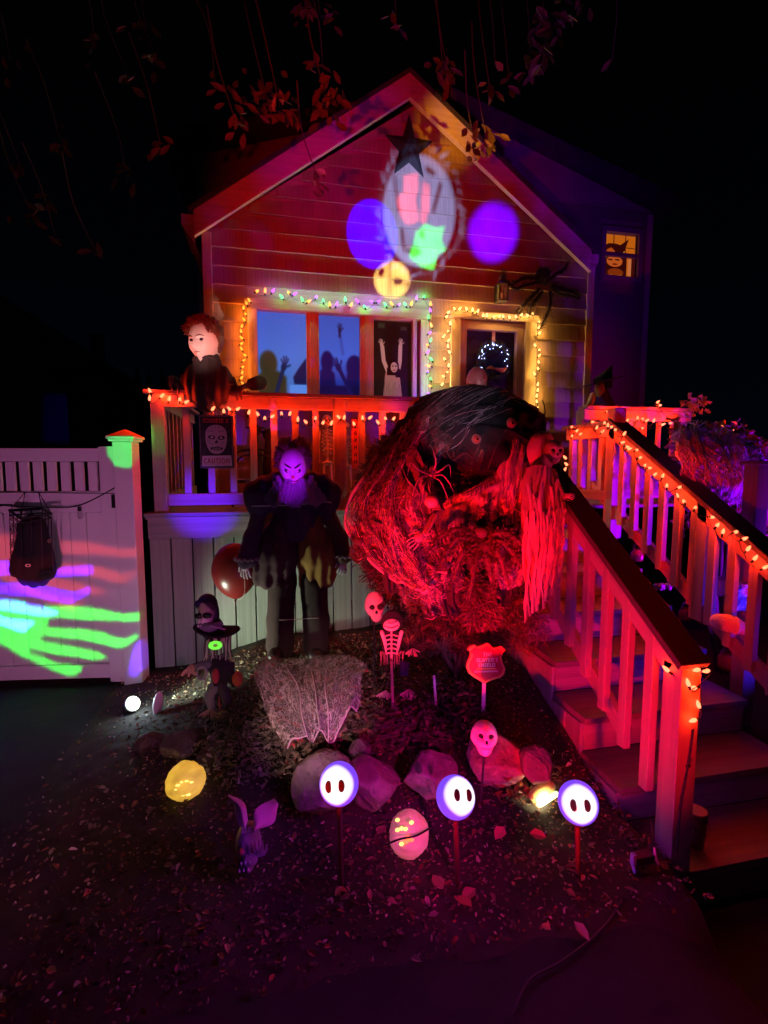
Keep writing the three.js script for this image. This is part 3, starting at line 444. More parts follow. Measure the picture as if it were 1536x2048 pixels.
{
  const wall = (l) => l.map(([x, y]) => onZ(x, y, ZW + .02));
  const oval = (cx, cy, a, b, tilt = 0, n = 40) => Array.from({ length: n }, (_, i) => { const t = i / n * 6.2832, x = Math.cos(t) * a, y = Math.sin(t) * b; return [cx + x * Math.cos(tilt) - y * Math.sin(tilt), cy + x * Math.sin(tilt) + y * Math.cos(tilt)]; });
  // gable patterns
  projector('black projector throwing the large pale oval onto the gable', V(-.5, 1.15, .6), [.26, .42, 1], 480, [wall(oval(838, 422, 72, 112)), ...Array.from({ length: 46 }, (_, i) => { const a = i / 46 * 6.2832 + hash(i, 4) * .08, r0 = 1.06 + hash(i, 1) * .12, r1 = r0 + .06 + hash(i, 2) * .2, w = .012 + .03 * hash(i, 3); return wall([[838 + 72 * r0 * Math.cos(a - w), 422 + 112 * r0 * Math.sin(a - w)], [838 + 72 * r1 * Math.cos(a + .12), 422 + 112 * r1 * Math.sin(a + .12)], [838 + 72 * r0 * Math.cos(a + w), 422 + 112 * r0 * Math.sin(a + w)]]); })], .16, [[[786, 350], [790, 352], [800, 420], [796, 430]], [[880, 360], [884, 372], [868, 430], [864, 420]], [[812, 500], [830, 490], [846, 506], [826, 516]], [[836, 470], [846, 455], [850, 480]], [[800, 460], [806, 452], [812, 500], [806, 505]], [[852, 330], [872, 345], [866, 352], [850, 340]]].map(wall));
  projector('black projector throwing the dark blue oval left of the pale one', V(-.25, 1.15, .6), [.0, .0, 1], 2300, [wall(oval(744, 468, 48, 68, -.15))]);
  projector('black projector throwing the green patch below the pale oval', V(.25, 1.15, .6), [.004, 1, .09], 800, [wall([[833, 462], [852, 447], [872, 456], [889, 452], [882, 480], [893, 500], [875, 508], [868, 540], [845, 535], [818, 513], [826, 490]])]);
  projector('black projector throwing two red patches into the pale oval', V(.5, 1.15, .6), [1, .06, .06], 560, [wall([[808, 352], [835, 345], [838, 372], [832, 398], [838, 440], [828, 448], [812, 448], [800, 430], [793, 398], [806, 385]]), wall([[846, 362], [860, 372], [858, 420], [852, 446], [841, 445], [843, 400]])]);
  projector('black projector throwing the yellow disc above the window', V(-.75, 1.15, .6), [1, .72, .2], 900, [wall(oval(784, 560, 35, 37))], .16, [wall([[777, 524], [781, 524], [781, 597], [778, 597]]), wall(oval(763, 545, 7, 11, .3)), wall(oval(796, 563, 11, 8, .1)), wall([[806, 575], [815, 560], [816, 572]])]);
  floodlight('black floodlight throwing a soft blue pool on the right of the gable', V(.75, 1.15, .6), onZ(986, 466, ZW), [.1, .0, 1], 1400, 2.7, .45);
  floodlight('black floodlight throwing an orange patch on the right rake', V(1.0, 1.15, .6), onZ(893, 268, ZW), [1, .36, .005], 170, 3.4, .9);
  floodlight('black floodlight washing the gable in violet from the left', V(-.7, .3, -.3), onZ(650, 300, ZW), [.5, .0, .8], 22, 7, 1);
  floodlight('black floodlight washing the gable in magenta', V(.4, .3, -.1), onZ(790, 370, ZW), [1, .0, .35], 6, 11, 1);
  floodlight('black floodlight washing the right eave in violet', V(2.6, .3, .4), onZ(1140, 470, ZW), [.6, .0, .6], 10, 6, 1);
  // red wash on arch, stairs and clown
  floodlight('red floodlight washing the webbed arch from the front', V(-.42, .16, -.95), V(1.12, 1.3, -2.9), [1, .004, .004], 40, 18, .6, .6);
  floodlight('red floodlight washing the stairs from the left', V(-.1, .14, -.2), V(1.75, .8, -2.6), [1, .002, .006], 60, 18, .8, 2);
  floodlight('red floodlight washing the house front', V(-1.0, 1.0, .9), V(1.1, 4.15, ZW), [1, .0, .0], 82, 17, .9, 2);
  // gate, skirt and dummy
  floodlight('magenta floodlight washing the white gate', V(-.75, .5, .2), onGate(100, 1130), [1, .26, .72], 9.5, 24, .9, 2);
  const H = [[0, 1285], [120, 1290], [200, 1330], [300, 1325], [440, 1328], [560, 1335], [650, 1352], [760, 1365], [870, 1348], [874, 1395], [745, 1402], [640, 1410], [490, 1405], [360, 1395], [300, 1400], [290, 1440], [310, 1462], [420, 1462], [520, 1465], [640, 1490], [745, 1520], [810, 1505], [855, 1480], [860, 1500], [745, 1575], [650, 1560], [500, 1528], [380, 1522], [245, 1500], [235, 1530], [280, 1545], [400, 1565], [560, 1600], [600, 1575], [665, 1560], [665, 1640], [590, 1655], [480, 1640], [370, 1625], [220, 1590], [190, 1590], [185, 1615], [230, 1630], [370, 1680], [520, 1690], [450, 1755], [400, 1740], [300, 1700], [150, 1640], [80, 1600], [30, 1560], [-200, 1560], [-200, 1290]];
  const hand = (ox, oy) => H.map(([x, y]) => onGate((x + ox) / 3.072, 780 + (y + oy) / 3.072));
  projector('black projector throwing a green skeleton hand onto the gate', V(-.95, .3, -.35), [.0, 1, .03], 66, [hand(0, 0)], .16, [], .05);
  projector('black projector throwing a blue skeleton hand onto the gate', V(-1.15, .3, -.35), [.06, .0, 1], 190, [hand(-305, -270)], .16, [], .05);
  projector('black projector throwing a red skeleton hand onto the gate', V(-.8, .3, -.15), [1, .06, .03], 22, [hand(0, -400)], .16, [], .05);
  projector('black projector throwing a green patch onto the gate post cap', V(-1.0, .3, -.1), [.01, 1, .1], 40, [oval(250, 895, 40, 40).map(([x, y]) => onGate(x, y, .06))]);
  projector('black projector throwing a violet blue streak on the gate post', V(-.65, .3, -.2), [.1, .01, 1], 90, [oval(275, 1340, 16, 60, .1).map(([x, y]) => onGate(x, y, .06))]);
  floodlight('violet floodlight lighting the face of the clown dummy', V(.0, .3, -1.0), onZ(583, 920, -3.5), [.42, .005, 1], 60, 3.4, .9);
  floodlight('blue floodlight grazing the bottom rail of the porch', V(-.5, .35, -.3), onZ(410, 1005, ZR), [.1, .005, 1], 110, 4.6, .8);
  floodlight('green floodlight touching the corner post of the porch railing', V(-.9, .35, .1), onZ(318, 870, ZR), [.1, 1, .01], 14, 2.2, .8);
  floodlight('pale rose floodlight touching the masked bust on the rail', V(-.8, .4, .3), onZ(410, 690, ZR), [1, .62, .55], 75, 2.2, .8);
  floodlight('violet floodlight lighting the goblin head', V(.25, .3, -.75), onY(500, 1660, .12), [.32, .03, 1], 1.3, 9, .9);
  floodlight('small magenta floodlight on the shield sign and painted skull', V(1.1, .35, -.7), onZ(960, 1390, -2.3), [.62, .3, 1], 2.6, 7, 1);
  floodlight('red floodlight skimming the rear wall and right corner of the house', V(2.9, .6, .3), V(4.9, 2.6, -8.4), [1, .0, .0], 40, 13, .9);
  floodlight('rose floodlight on the fan shaped cobweb and the low plants', V(-.3, 1.1, -.2), onZ(630, 1400, -2.6), [1, .5, .55], 15, 9, 1);
  floodlight('pink floodlight on the skeleton stake and skull mask', V(.1, .3, -.7), onZ(775, 1250, -2.62), [1, .1, .2], 9, 7, .8);
  floodlight('pale lavender floodlight touching the black cloth on top of the shrub', V(-.3, 1.2, .5), onZ(930, 828, -2.6), [.75, .55, .8], 20, 4.6, .9);
  // garden and right side
  floodlight('violet floodlight washing the leaf litter from the front', V(.7, 1.3, .7), V(.55, .1, -2.15), [.8, .0, .3], 21, 9.5, 1, 1);
  floodlight('violet floodlight washing the side of the stairs', V(-.2, .5, .0), V(1.5, .0, -2.1), [.8, .0, .35], 1.1, 12, 1, 2);
  floodlight('blue violet floodlight behind the stairs lighting the cobwebbed shrub', V(3.7, .5, -1.9), V(3.3, 1.4, -3.4), [.26, .0, 1], 46, 42, .6, 2);
  floodlight('blue floodlight behind the far stair railing', V(3.3, .5, -2.0), V(2.0, .75, -2.9), [.05, .01, 1], 3, 35, .6, 1);
}
// ---------------------------------------------------------------- makers used by the decorations
function blobMesh(bones, cell, k = .03, disp) { // skin of tapered capsules [a, b, ra, rb] joined smoothly
  const lo = V(1e9, 1e9, 1e9), hi = V(-1e9, -1e9, -1e9);
  for (const [a, b, ra, rb] of bones) { const r = Math.max(ra, rb) + 3 * cell; for (const p of [a, b]) { lo.min(p.clone().subScalar(r)); hi.max(p.clone().addScalar(r)); } }
  const c = lo.clone().add(hi).multiplyScalar(.5), S = Math.max(hi.x - lo.x, hi.y - lo.y, hi.z - lo.z) / 2, n = Math.min(110, Math.ceil(2 * S / cell)), mc = new MarchingCubes(n, new THREE.MeshStandardMaterial(), false, false, 260000), p = V(), ab = V(), ap = V();
  mc.isolation = 0; const h = n / 2; mc.field.fill(-1);
  for (let z = 0; z < n; z++) for (let y = 0; y < n; y++) for (let x = 0; x < n; x++) {
    p.set((x - h) / h * S + c.x, (y - h) / h * S + c.y, (z - h) / h * S + c.z); let d = 1e9;
    for (const [a, b, ra, rb] of bones) { ab.subVectors(b, a); ap.subVectors(p, a); const t = clamp(ap.dot(ab) / (ab.lengthSq() + 1e-9)), q = ap.addScaledVector(ab, -t).length() - (ra + (rb - ra) * t), e = clamp(.5 + .5 * (d - q) / k); d = d > 1e8 ? q : d + (q - d) * e - k * e * (1 - e); }
    if (disp && Math.abs(d) < .09) d += disp(p); mc.field[x + y * n + z * n * n] = -d;
  }
  mc.update(); const g = new THREE.BufferGeometry(), pos = new Float32Array(mc.count * 3); for (let i = 0; i < mc.count; i++) for (let q = 0; q < 3; q++) pos[i * 3 + q] = mc.positionArray[i * 3 + q] * S + c.getComponent(q);
  g.setAttribute('position', new THREE.BufferAttribute(pos, 3)); const m = mergeVertices(g, cell * .01); m.computeVertexNormals();
  const uv = new Float32Array(m.attributes.position.count * 2); for (let i = 0; i < uv.length / 2; i++) { uv[i * 2] = m.attributes.position.getX(i) + m.attributes.position.getZ(i); uv[i * 2 + 1] = m.attributes.position.getY(i); } m.setAttribute('uv', new THREE.BufferAttribute(uv, 2)); return m;
}
const bump = (d, x, y, z, w) => Math.exp(-((d.x - x) ** 2 + (d.y - y) ** 2 + (d.z - z) ** 2) / w);
function skullGeo() {
  return warp(new THREE.SphereGeometry(1, 56, 42), (v) => {
    const d = v.clone(), low = smooth(.05, -.85, d.y); let r = 1 - .32 * (bump(d, .36, .0, .93, .045) + bump(d, -.36, .0, .93, .045)) - .2 * bump(d, 0, -.3, .95, .009) + .09 * (bump(d, .6, -.25, .72, .03) + bump(d, -.6, -.25, .72, .03)) + .05 * bump(d, 0, .2, .98, .08);
    r -= .1 * bump(d, .75, -.55, .3, .05) + .1 * bump(d, -.75, -.55, .3, .05);
    if (d.z > .2 && d.y < -.42 && d.y > -.8) r += .018 * Math.cos(d.x * 42) - .05 * Math.exp(-((d.y + .6) ** 2) / .0012);
    v.multiplyScalar(r); v.x *= .84 * (1 - .2 * low); v.y *= 1.02 + .14 * low * smooth(-.3, .4, d.z); v.z *= .95; if (d.z < .1) v.y *= 1 - .35 * low;
  });
}
function headGeo(sharp = 1) {
  return warp(new THREE.SphereGeometry(1, 56, 42), (v) => {
    const d = v.clone(), low = smooth(.0, -.95, d.y); let r = 1 + sharp * (.2 * bump(d, 0, -.2, .98, .012) + .09 * bump(d, 0, -.02, 1, .008) - .1 * (bump(d, .34, .02, .93, .018) + bump(d, -.34, .02, .93, .018)) + .05 * (bump(d, .32, .17, .93, .02) + bump(d, -.32, .17, .93, .02)) + .06 * bump(d, 0, -.53, .85, .012) - .04 * bump(d, 0, -.46, .88, .002) + .12 * bump(d, 0, -.84, .54, .03) + .05 * (bump(d, .6, -.25, .74, .05) + bump(d, -.6, -.25, .74, .05)));
    v.multiplyScalar(r); v.x *= .76 * (1 - .3 * low); v.y *= 1 + .08 * low; v.z *= .9;
  });
}
const SKULL = skullGeo(), HEAD = headGeo();
// a skull of half-width r looking along dir, as parts of t
function skull(t, c, r, dir, bone, roll = 0) {
  const q = new THREE.Quaternion().setFromUnitVectors(V(0, 0, 1), dir.clone().normalize()).multiply(new THREE.Quaternion().setFromAxisAngle(V(0, 0, 1), roll)), m = new THREE.Matrix4().compose(c, q, V(r, r, r)), dk = M(.008, .007, .007, .9);
  part(t, 'cranium', SKULL.clone().applyMatrix4(m), bone);
  for (const s of [-1, 1]) part(t, 'eye_socket', ball(.23, s * .3, .04, .64, 1.1, .95, .5, 16, 12).applyMatrix4(m), dk);
  part(t, 'nose_hole', ball(.105, 0, -.34, .84, .8, 1.2, .5, 12, 8).applyMatrix4(m), dk);
  for (let i = 0; i < 7; i++) part(t, 'tooth', new RoundedBoxGeometry(.085, .17, .06, 1, .02).rotateY((i - 3) * .16).translate((i - 3) * .095, -.68 + .012 * Math.abs(i - 3), .76 - .03 * Math.abs(i - 3)).applyMatrix4(m), bone);
  return m;
}
function leafGeo(L, W, fold = .25, n = 3) { const p = [], w = [0, .8, 1, 0]; for (let i = 0; i < n; i++) { const a = i / n, b = (i + 1) / n, wa = w[i] * W / 2, wb = w[i + 1] * W / 2, ya = .12 * L * a * a, yb = .12 * L * b * b; for (const s of [-1, 1]) { const P = [[0, ya, a * L], [s * wa, ya + wa * fold, a * L], [s * wb, yb + wb * fold, b * L], [0, yb, b * L]]; for (const q of s > 0 ? [0, 1, 2, 0, 2, 3] : [0, 2, 1, 0, 3, 2]) p.push(...P[q]); } } const g = new THREE.BufferGeometry(); g.setAttribute('position', new THREE.Float32BufferAttribute(p, 3)); g.computeVertexNormals(); return g; }
function sprigGeo(n, L, w, spread = 1) { const l = []; for (let i = 0; i < n; i++) { const g = leafGeo(L * (.7 + .6 * hash(i, 3)), w, .2, 2); g.applyMatrix4(mtx(V(), new THREE.Euler((hash(i, 5) - .5) * spread * 2, (hash(i, 9) - .5) * spread * 2.4, hash(i, 7) * 6), 1)); l.push(g); } return merge(l); }
const leafMat = new THREE.MeshPhysicalMaterial({ roughness: .75, transmission: .25, thickness: 0, side: THREE.DoubleSide });
const flip = (g) => g[0].map((_, j) => g.map((r) => r[j]));
// a draped sheet from a grid of control points; fold(u, v) gives its pleats
function drape(grid, nu, nv, fold, uvs = [1, 1]) {
  const rows = grid.map((r) => new THREE.CatmullRomCurve3(r)), pos = [], uv = [], idx = [];
  for (let i = 0; i <= nu; i++) { const c = new THREE.CatmullRomCurve3(rows.map((r) => r.getPoint(i / nu))); for (let j = 0; j <= nv; j++) { const p = c.getPoint(j / nv); fold(p, i / nu, j / nv); pos.push(p.x, p.y, p.z); uv.push(i / nu * uvs[0], j / nv * uvs[1]); } }
  for (let i = 0; i < nu; i++) for (let j = 0; j < nv; j++) { const a = i * (nv + 1) + j, b = a + nv + 1; idx.push(a, a + 1, b, b, a + 1, b + 1); }
  const g = new THREE.BufferGeometry(); g.setAttribute('position', new THREE.Float32BufferAttribute(pos, 3)); g.setAttribute('uv', new THREE.Float32BufferAttribute(uv, 2)); g.setIndex(idx); g.computeVertexNormals();
  g.userData = { at: (u, v) => { const i = Math.round(u * nu), j = Math.round(v * nv), k = (i * (nv + 1) + j) * 3; return V(pos[k], pos[k + 1], pos[k + 2]); } }; return g;
}
// stretched cobweb fibre: opacity texture with strands running along v
const tWeb = dataTex(512, (u, v) => { const w = u + .04 * fbm(v * 4, u * 4, 3, 4); let a = .18 + Math.pow(fbm(w * 64, v * 4, 3, 4), 2) * 1.5; a += Math.pow(Math.max(0, 1 - Math.abs(vnoise(w * 24, v * 3, 24) - .5) * 9), 2) * .8; a += .55 * Math.max(0, 1 - Math.abs(fbm(u * 16 + v * 8, v * 16, 2, 8) - .5) * 22); return a * (.35 + .9 * fbm(u * 6, v * 6, 3, 6)) - .06; });
const tWeb2 = dataTex(512, (u, v) => { const w = u + .03 * fbm(v * 4, u * 4, 3, 4); return .3 + .8 * Math.pow(fbm(w * 48, v * 8, 4, 8), 1.6) + .5 * Math.max(0, 1 - Math.abs(fbm(u * 24 + v * 16, v * 24, 2, 8) - .5) * 16) - .25 * fbm(u * 8, v * 8, 2, 8); });
const tWeb3 = dataTex(512, (u, v) => { const q = fbm(u * 4, v * 4, 2, 4) * .5, l = (f, w, o) => Math.max(0, 1 - Math.abs(fbm(u * f + q, v * f + o, 2, f) - .5) * w); return .16 + .5 * l(8, 22, 1) + .45 * l(16, 18, 5) + .4 * l(32, 12, 9) + .5 * (fbm(u * 12, v * 12, 4, 12) - .5) + .35 * Math.pow(fbm(u * 64, v * 24, 2, 8), 2); });
const netMat = (r, g, b) => M(r, g, b, .9, { alphaMap: tWeb3, transparent: true, side: THREE.DoubleSide, bumpMap: tWeb3, bumpScale: .006 }, 'net');
const webMat = (r, g, b, op = 1) => M(r, g, b, .9, { alphaMap: tWeb, transparent: true, opacity: op, side: THREE.DoubleSide, bumpMap: tWeb, bumpScale: .006 }, 'web' + op);
// strands that follow a draped sheet
function strands(g, n, r, dirV = true) {
  const l = []; for (let i = 0; i < n; i++) { let u = rr(0, 1), v = dirV ? rr(0, .35) : rr(0, 1); const pts = []; const m = 3 + Math.floor(rr(0, 5)), du = rr(-.06, .06); for (let k = 0; k < m; k++) { pts.push(g.userData.at(clamp(u), clamp(v)).add(V(rr(-.004, .004), rr(-.004, .004), rr(.002, .012)))); u += du + rr(-.02, .02); v += rr(.06, .16); if (v > 1.05) break; } if (pts.length > 1) l.push(tube(pts, r * rr(.5, 1.6), (pts.length - 1) * 3, 3)); } return l;
}
function handGeo(wrist, tip, palmN, s = 1, curl = .35) { // five-fingered hand from wrist towards tip
  const d = tip.clone().sub(wrist), L = d.length(); d.normalize(); const n = palmN.clone().addScaledVector(d, -palmN.dot(d)).normalize(), sd = V().crossVectors(d, n), P = (a, b, c) => wrist.clone().addScaledVector(d, a * L).addScaledVector(sd, b * L).addScaledVector(n, c * L), out = [];
  out.push(warp(ball(1, 0, 0, 0, 1, 1, 1, 14, 10), (v) => { const q = P(.28 + v.y * .3, v.x * .23 * (1 + .15 * v.y), v.z * .11); v.copy(q); }));
  for (const [o, l] of [[-.19, .38], [-.065, .46], [.06, .44], [.175, .34]]) { const a = P(.5, o, 0), b = P(.52 + l * .45, o * 1.25, -curl * .06), c = P(.5 + l * .8, o * 1.35, -curl * .22), e = P(.5 + l * (1 - curl * .1), o * 1.38, -curl * .42); out.push(limb([a, b, c, e], [.062 * L * s, .054 * L * s, .047 * L * s, .036 * L * s], 7, 3)); }
  out.push(limb([P(.12, .16, .02), P(.34, .33, -.05), P(.56, .37, -.14)], [.07 * L * s, .058 * L * s, .04 * L * s], 7, 3)); return out;
}
const bone = (k = 1) => M(.62 * k, .58 * k, .5 * k, .6, { bumpMap: noise1, bumpScale: .002 }, 'bone');
const black = cloth(.012, .011, .012), hairM = M(.05, .018, .01, .55);
// ---------------------------------------------------------------- rocks, plants and leaf litter in the bed
const onBed = (px, py) => { let h = .1, p; for (let i = 0; i < 12; i++) { p = onY(px, py, h); h += (bedH(p.x, p.z) - h) * .6; } return p; };
const rockT = tRep(tNoise, 3.2);
function rock(label, c, sx, sy, sz, turn, k, s) {
  const g = warp(new THREE.IcosahedronGeometry(1, 14), (v) => { const d = v.clone(); let r = 1; for (let i = 0; i < 11; i++) { const n = V(hash(i, s) - .5, hash(i, s + 9) - .5, hash(i, s + 21) - .5).normalize(), t = d.dot(n); if (t > .55) r = Math.min(r, .66 / t * (1 + .2 * hash(i, s + 5))); } r *= 1 + .16 * n3(d, 2.2, s) + .09 * n3(d, 7, s) + .04 * n3(d, 19, s); v.multiplyScalar(r); v.x *= sx; v.y *= sy; v.z *= sz; });
  const o = one('rock', label, 'rock', tri(g), M(.27 * k, .235 * k, .18 * k, .9, { map: rockT, bumpMap: rockT, bumpScale: .03 }, 'rock'), 'rocks edging the garden bed'); o.position.copy(c); o.rotation.y = turn; return o;
}
const rz = (px, py, z) => onZ(px, py, z);
rock('broad grey rock behind the globe lamp nearest the goblin head', rz(650, 1568, -2.08), .15, .14, .12, .1, .95, 3);
rock('blunt violet lit rock between two globe lamps, its right face pale', rz(745, 1562, -2.1), .13, .125, .12, -.3, 1.05, 8);
rock('tan rock with one red lit face behind the middle globe lamp', rz(862, 1548, -2.12), .135, .11, .12, .2, 1.1, 15);
rock('largest tan rock, a painted skull leaning on its front', rz(992, 1514, -2.14), .16, .13, .14, -.2, 1.15, 22);
rock('small dark rock in the leaf litter beside the stair skirt', rz(1072, 1535, -2.0), .08, .1, .09, .4, .6, 31);
rock('brown rock at the left end of the bed below the oval mask', rz(372, 1492, -2.72), .13, .09, .12, .2, .6, 40);
rock('rounded brown rock above the yellow lit skull', rz(445, 1512, -2.6), .15, .1, .13, .5, .6, 47);
rock('low brown rock left of the bed beneath the white lamp', rz(310, 1488, -2.9), .11, .07, .1, 0, .5, 52);
rock('dull red lit rock above the violet lit one, among leaves', rz(722, 1500, -2.22), .06, .05, .06, 0, .7, 61);

const jit = (r) => V(rr(-r, r), rr(-r, r), rr(-r, r));
{
  const pal = [[.2, .12, .05], [.26, .18, .09], [.14, .07, .03], [.42, .36, .26], [.3, .1, .04], [.34, .2, .12]], pick = () => { const c = pal[Math.floor(rnd() * pal.length)], k = rnd() < .22 ? rr(1, 1.9) : rr(.25, .8); return col(c[0] * k, c[1] * k, c[2] * k); };
  const list = []; for (let i = 0; i < 8200; i++) { const x = rr(-1.15, 1.52), z = -1.4 - 2.5 * Math.pow(rnd(), 1.25); const fade = smooth(-1.2, -.3, x) * smooth(-1.35, -1.75, z); if (rnd() > .12 + fade) continue; list.push([mtx(V(x, bedH(x, z) + .012 + rr(0, .014), z), new THREE.Euler(rr(-.6, .6), rr(0, 6.28), rr(-.7, .7)), rr(.25, .4) + .6 * Math.pow(rnd(), 5)), pick()]); }
  const lit = scatter(scene, 'leaf_litter', leafGeo(.045, .024, .7), leafMat, list); tag(lit, 'brown and pale fallen leaves covering the garden bed', 'leaves');
  const chips = []; for (let i = 0; i < 5200; i++) { const x = rr(-1.2, 1.53), z = rr(-3.9, -1.42); if (rnd() > .25 + .75 * smooth(-1.2, -.2, x)) continue; const c = rnd() < .22 ? rr(.25, .6) : rr(.03, .12); chips.push([mtx(V(x, bedH(x, z) + .006, z), reul(), V(rr(.3, 1.6), rr(.3, .8), rr(.3, 1))), col(c, c * .8, c * .62)]); }
  tag(scatter(scene, 'mulch', new THREE.IcosahedronGeometry(.0075, 0), M(1, 1, 1, .9), chips), 'dark mulch chips strewn over the garden bed', 'mulch');
  const low = [], mk = (n, cx, cy, wx, wy, c1, c2, s0, s1) => { for (let i = 0; i < n; i++) { const p = onBed(cx + wx * (rnd() + rnd() + rnd() - 1.5) / 1.1, cy + wy * (rnd() + rnd() - 1)); if (p.z > -1.9 && false) continue; const k = rr(.6, 1.3); low.push([mtx(p.add(V(0, rr(0, .075), 0)), reul(), rr(s0, s1)), rnd() < .7 ? col(c1[0] * k, c1[1] * k, c1[2] * k) : col(c2[0] * k, c2[1] * k, c2[2] * k)]); } };
  mk(2600, 520, 1470, 150, 120, [.2, .2, .13], [.34, .32, .24], .6, 1.3); mk(1500, 640, 1400, 150, 110, [.12, .11, .05], [.25, .2, .14], .7, 1.4); mk(500, 730, 1460, 70, 70, [.08, .12, .03], [.22, .16, .05], .8, 1.7); mk(900, 690, 1350, 110, 55, [.07, .09, .035], [.2, .15, .08], .9, 1.9); mk(800, 800, 1480, 120, 45, [.08, .09, .04], [.22, .12, .07], .8, 1.7); mk(500, 930, 1420, 80, 60, [.06, .07, .03], [.18, .1, .06], .8, 1.6); mk(420, 880, 1310, 70, 50, [.06, .08, .03], [.16, .12, .07], .8, 1.6); mk(600, 1040, 1560, 70, 60, [.2, .13, .07], [.3, .12, .03], .8, 1.5);
  tag(scatter(scene, 'ground_cover', leafGeo(.03, .013, .3, 2), leafMat, low), 'small pale leaved ground cover spilling down the slope', 'ground cover');
  const big = leafGeo(.075, .05, .35), gl = 'single large fallen leaves on the ground';
  const L = [['reddish curled leaf at the dark front edge of the bed', 907, 1797, .01, [.34, .1, .06], 1.1], ['reddish leaf lying just right of its curled twin at the front edge', 922, 1808, .01, [.3, .11, .07], 1], ['orange leaf on the dark ground at the lower left', 392, 1858, -.01, [.4, .16, .05], .7], ['pale pink leaf on the dark pavement at the lower right', 1180, 1890, -.01, [.42, .24, .22], .9], ['pink leaf beside the middle globe lamp stake', 990, 1685, .03, [.45, .14, .14], 1], ['brown red leaf right of the glowing lump', 865, 1755, .02, [.3, .12, .1], 1], ['orange leaf in the litter in front of the painted skull', 1015, 1570, .12, [.5, .2, .04], 1.1], ['pink leaf between the glowing lump and the first globe lamp', 770, 1655, .03, [.36, .16, .14], .9], ['red leaf under the largest rock', 1095, 1680, .03, [.4, .1, .08], 1]];
  for (const [lab, x, y, h, c, s] of L) { const o = one('fallen_leaf', lab, 'leaf', big, M(...c, .8, { side: THREE.DoubleSide }, 'leaf'), gl); o.position.copy(onY(x, y, h)).y += .012; o.rotation.set(rr(-.3, .3), rr(0, 6), rr(-.3, .3)); o.scale.setScalar(s); }
}
// ---------------------------------------------------------------- the tall shrub dressed as a webbed arch
const AZ = -2.9, A = (x, y, d = 0) => onZ(x, y, AZ + d);
{
  const t = thing('evergreen_shrub', 'tall evergreen shrub before the porch, draped in webs and black cloth and lit red', 'shrub');
  const c0 = A(905, 1030), sx = Math.abs(A(1100, 1030).x - c0.x), sy = Math.abs(A(905, 800).y - c0.y);
  const core = warp(new THREE.IcosahedronGeometry(1, 12), (v) => { const r = 1 + .35 * n3(v, 2.4, 3) + .2 * n3(v, 6, 8); v.multiplyScalar(r); v.set(v.x * sx * .8 + c0.x, v.y * sy * .86 + c0.y - .03, v.z * .3 + AZ - .08); });
  part(t, 'crown', core, M(.018, .012, .01, .95));
  const list = [], br = [];
  for (let i = 0; i < 6500; i++) { const d = V(rr(-1, 1), rr(-1, 1), rr(-.6, 1)).normalize(), r = rr(.82, 1.08) * (1 + .3 * n3(d, 2.4, 3)), p = V(d.x * sx * .84 * r + c0.x, d.y * sy * .92 * r + c0.y - .04, d.z * .36 * r + AZ - .06); if (p.y < .2) continue; const k = rr(.5, 1.4); list.push([mtx(p, new THREE.Euler(rr(-1.2, .6), Math.atan2(d.x, d.z) + rr(-1, 1), rr(-1, 1)), rr(.7, 1.4)), rnd() < .3 ? col(.16 * k, .09 * k, .05 * k) : col(.07 * k, .055 * k, .035 * k)]); }
  for (let i = 0; i < 1500; i++) { const p = A(rr(800, 1090), rr(1190, 1300), rr(-.1, .25)); const k = rr(.7, 1.5); list.push([mtx(p, new THREE.Euler(rr(-1, .5), rr(-1, 1), rr(-1, 1)), rr(.7, 1.3)), rnd() < .5 ? col(.22 * k, .13 * k, .07 * k) : col(.1 * k, .08 * k, .04 * k)]); }
  const f = scatter(t, 'foliage', sprigGeo(7, .05, .0045, .9), leafMat, list);
  void f; const base = A(930, 1300); base.y = .2;
  for (let i = 0; i < 16; i++) { const e = A(rr(780, 1060), rr(860, 1150), rr(-.2, .2)); br.push([base.clone().add(V(rr(-.1, .1), 0, rr(-.05, .05))), base.clone().lerp(e, .5).add(jit(.06)), e]); }
  part(t, 'trunk', br.map((b) => limb(b, [.02, .014, .005], 6, 5)), M(.06, .04, .03, .9));
  rebase(t);
}
const bulge = (x, y) => .44 * Math.sqrt(Math.max(0, 1 - ((x - 905) / 222) ** 2 - ((y - 1015) / 255) ** 2));
const pleat = (amp, f, s, sk = 0) => (p, u, v) => { const w = u * f + sk * v * f + 1.5 * fbm(u * 3 + s, v * 3, 2); p.z += amp * (Math.sin(w * 6.283) * .6 + (fbm(u * f * 1.3 + s, v * 5, 4) - .5) * 2.2); p.x += amp * .5 * (fbm(v * 6 + s, u * 6, 2) - .5); p.y += amp * .5 * (fbm(u * 9 + s, v * 4, 2) - .5); };
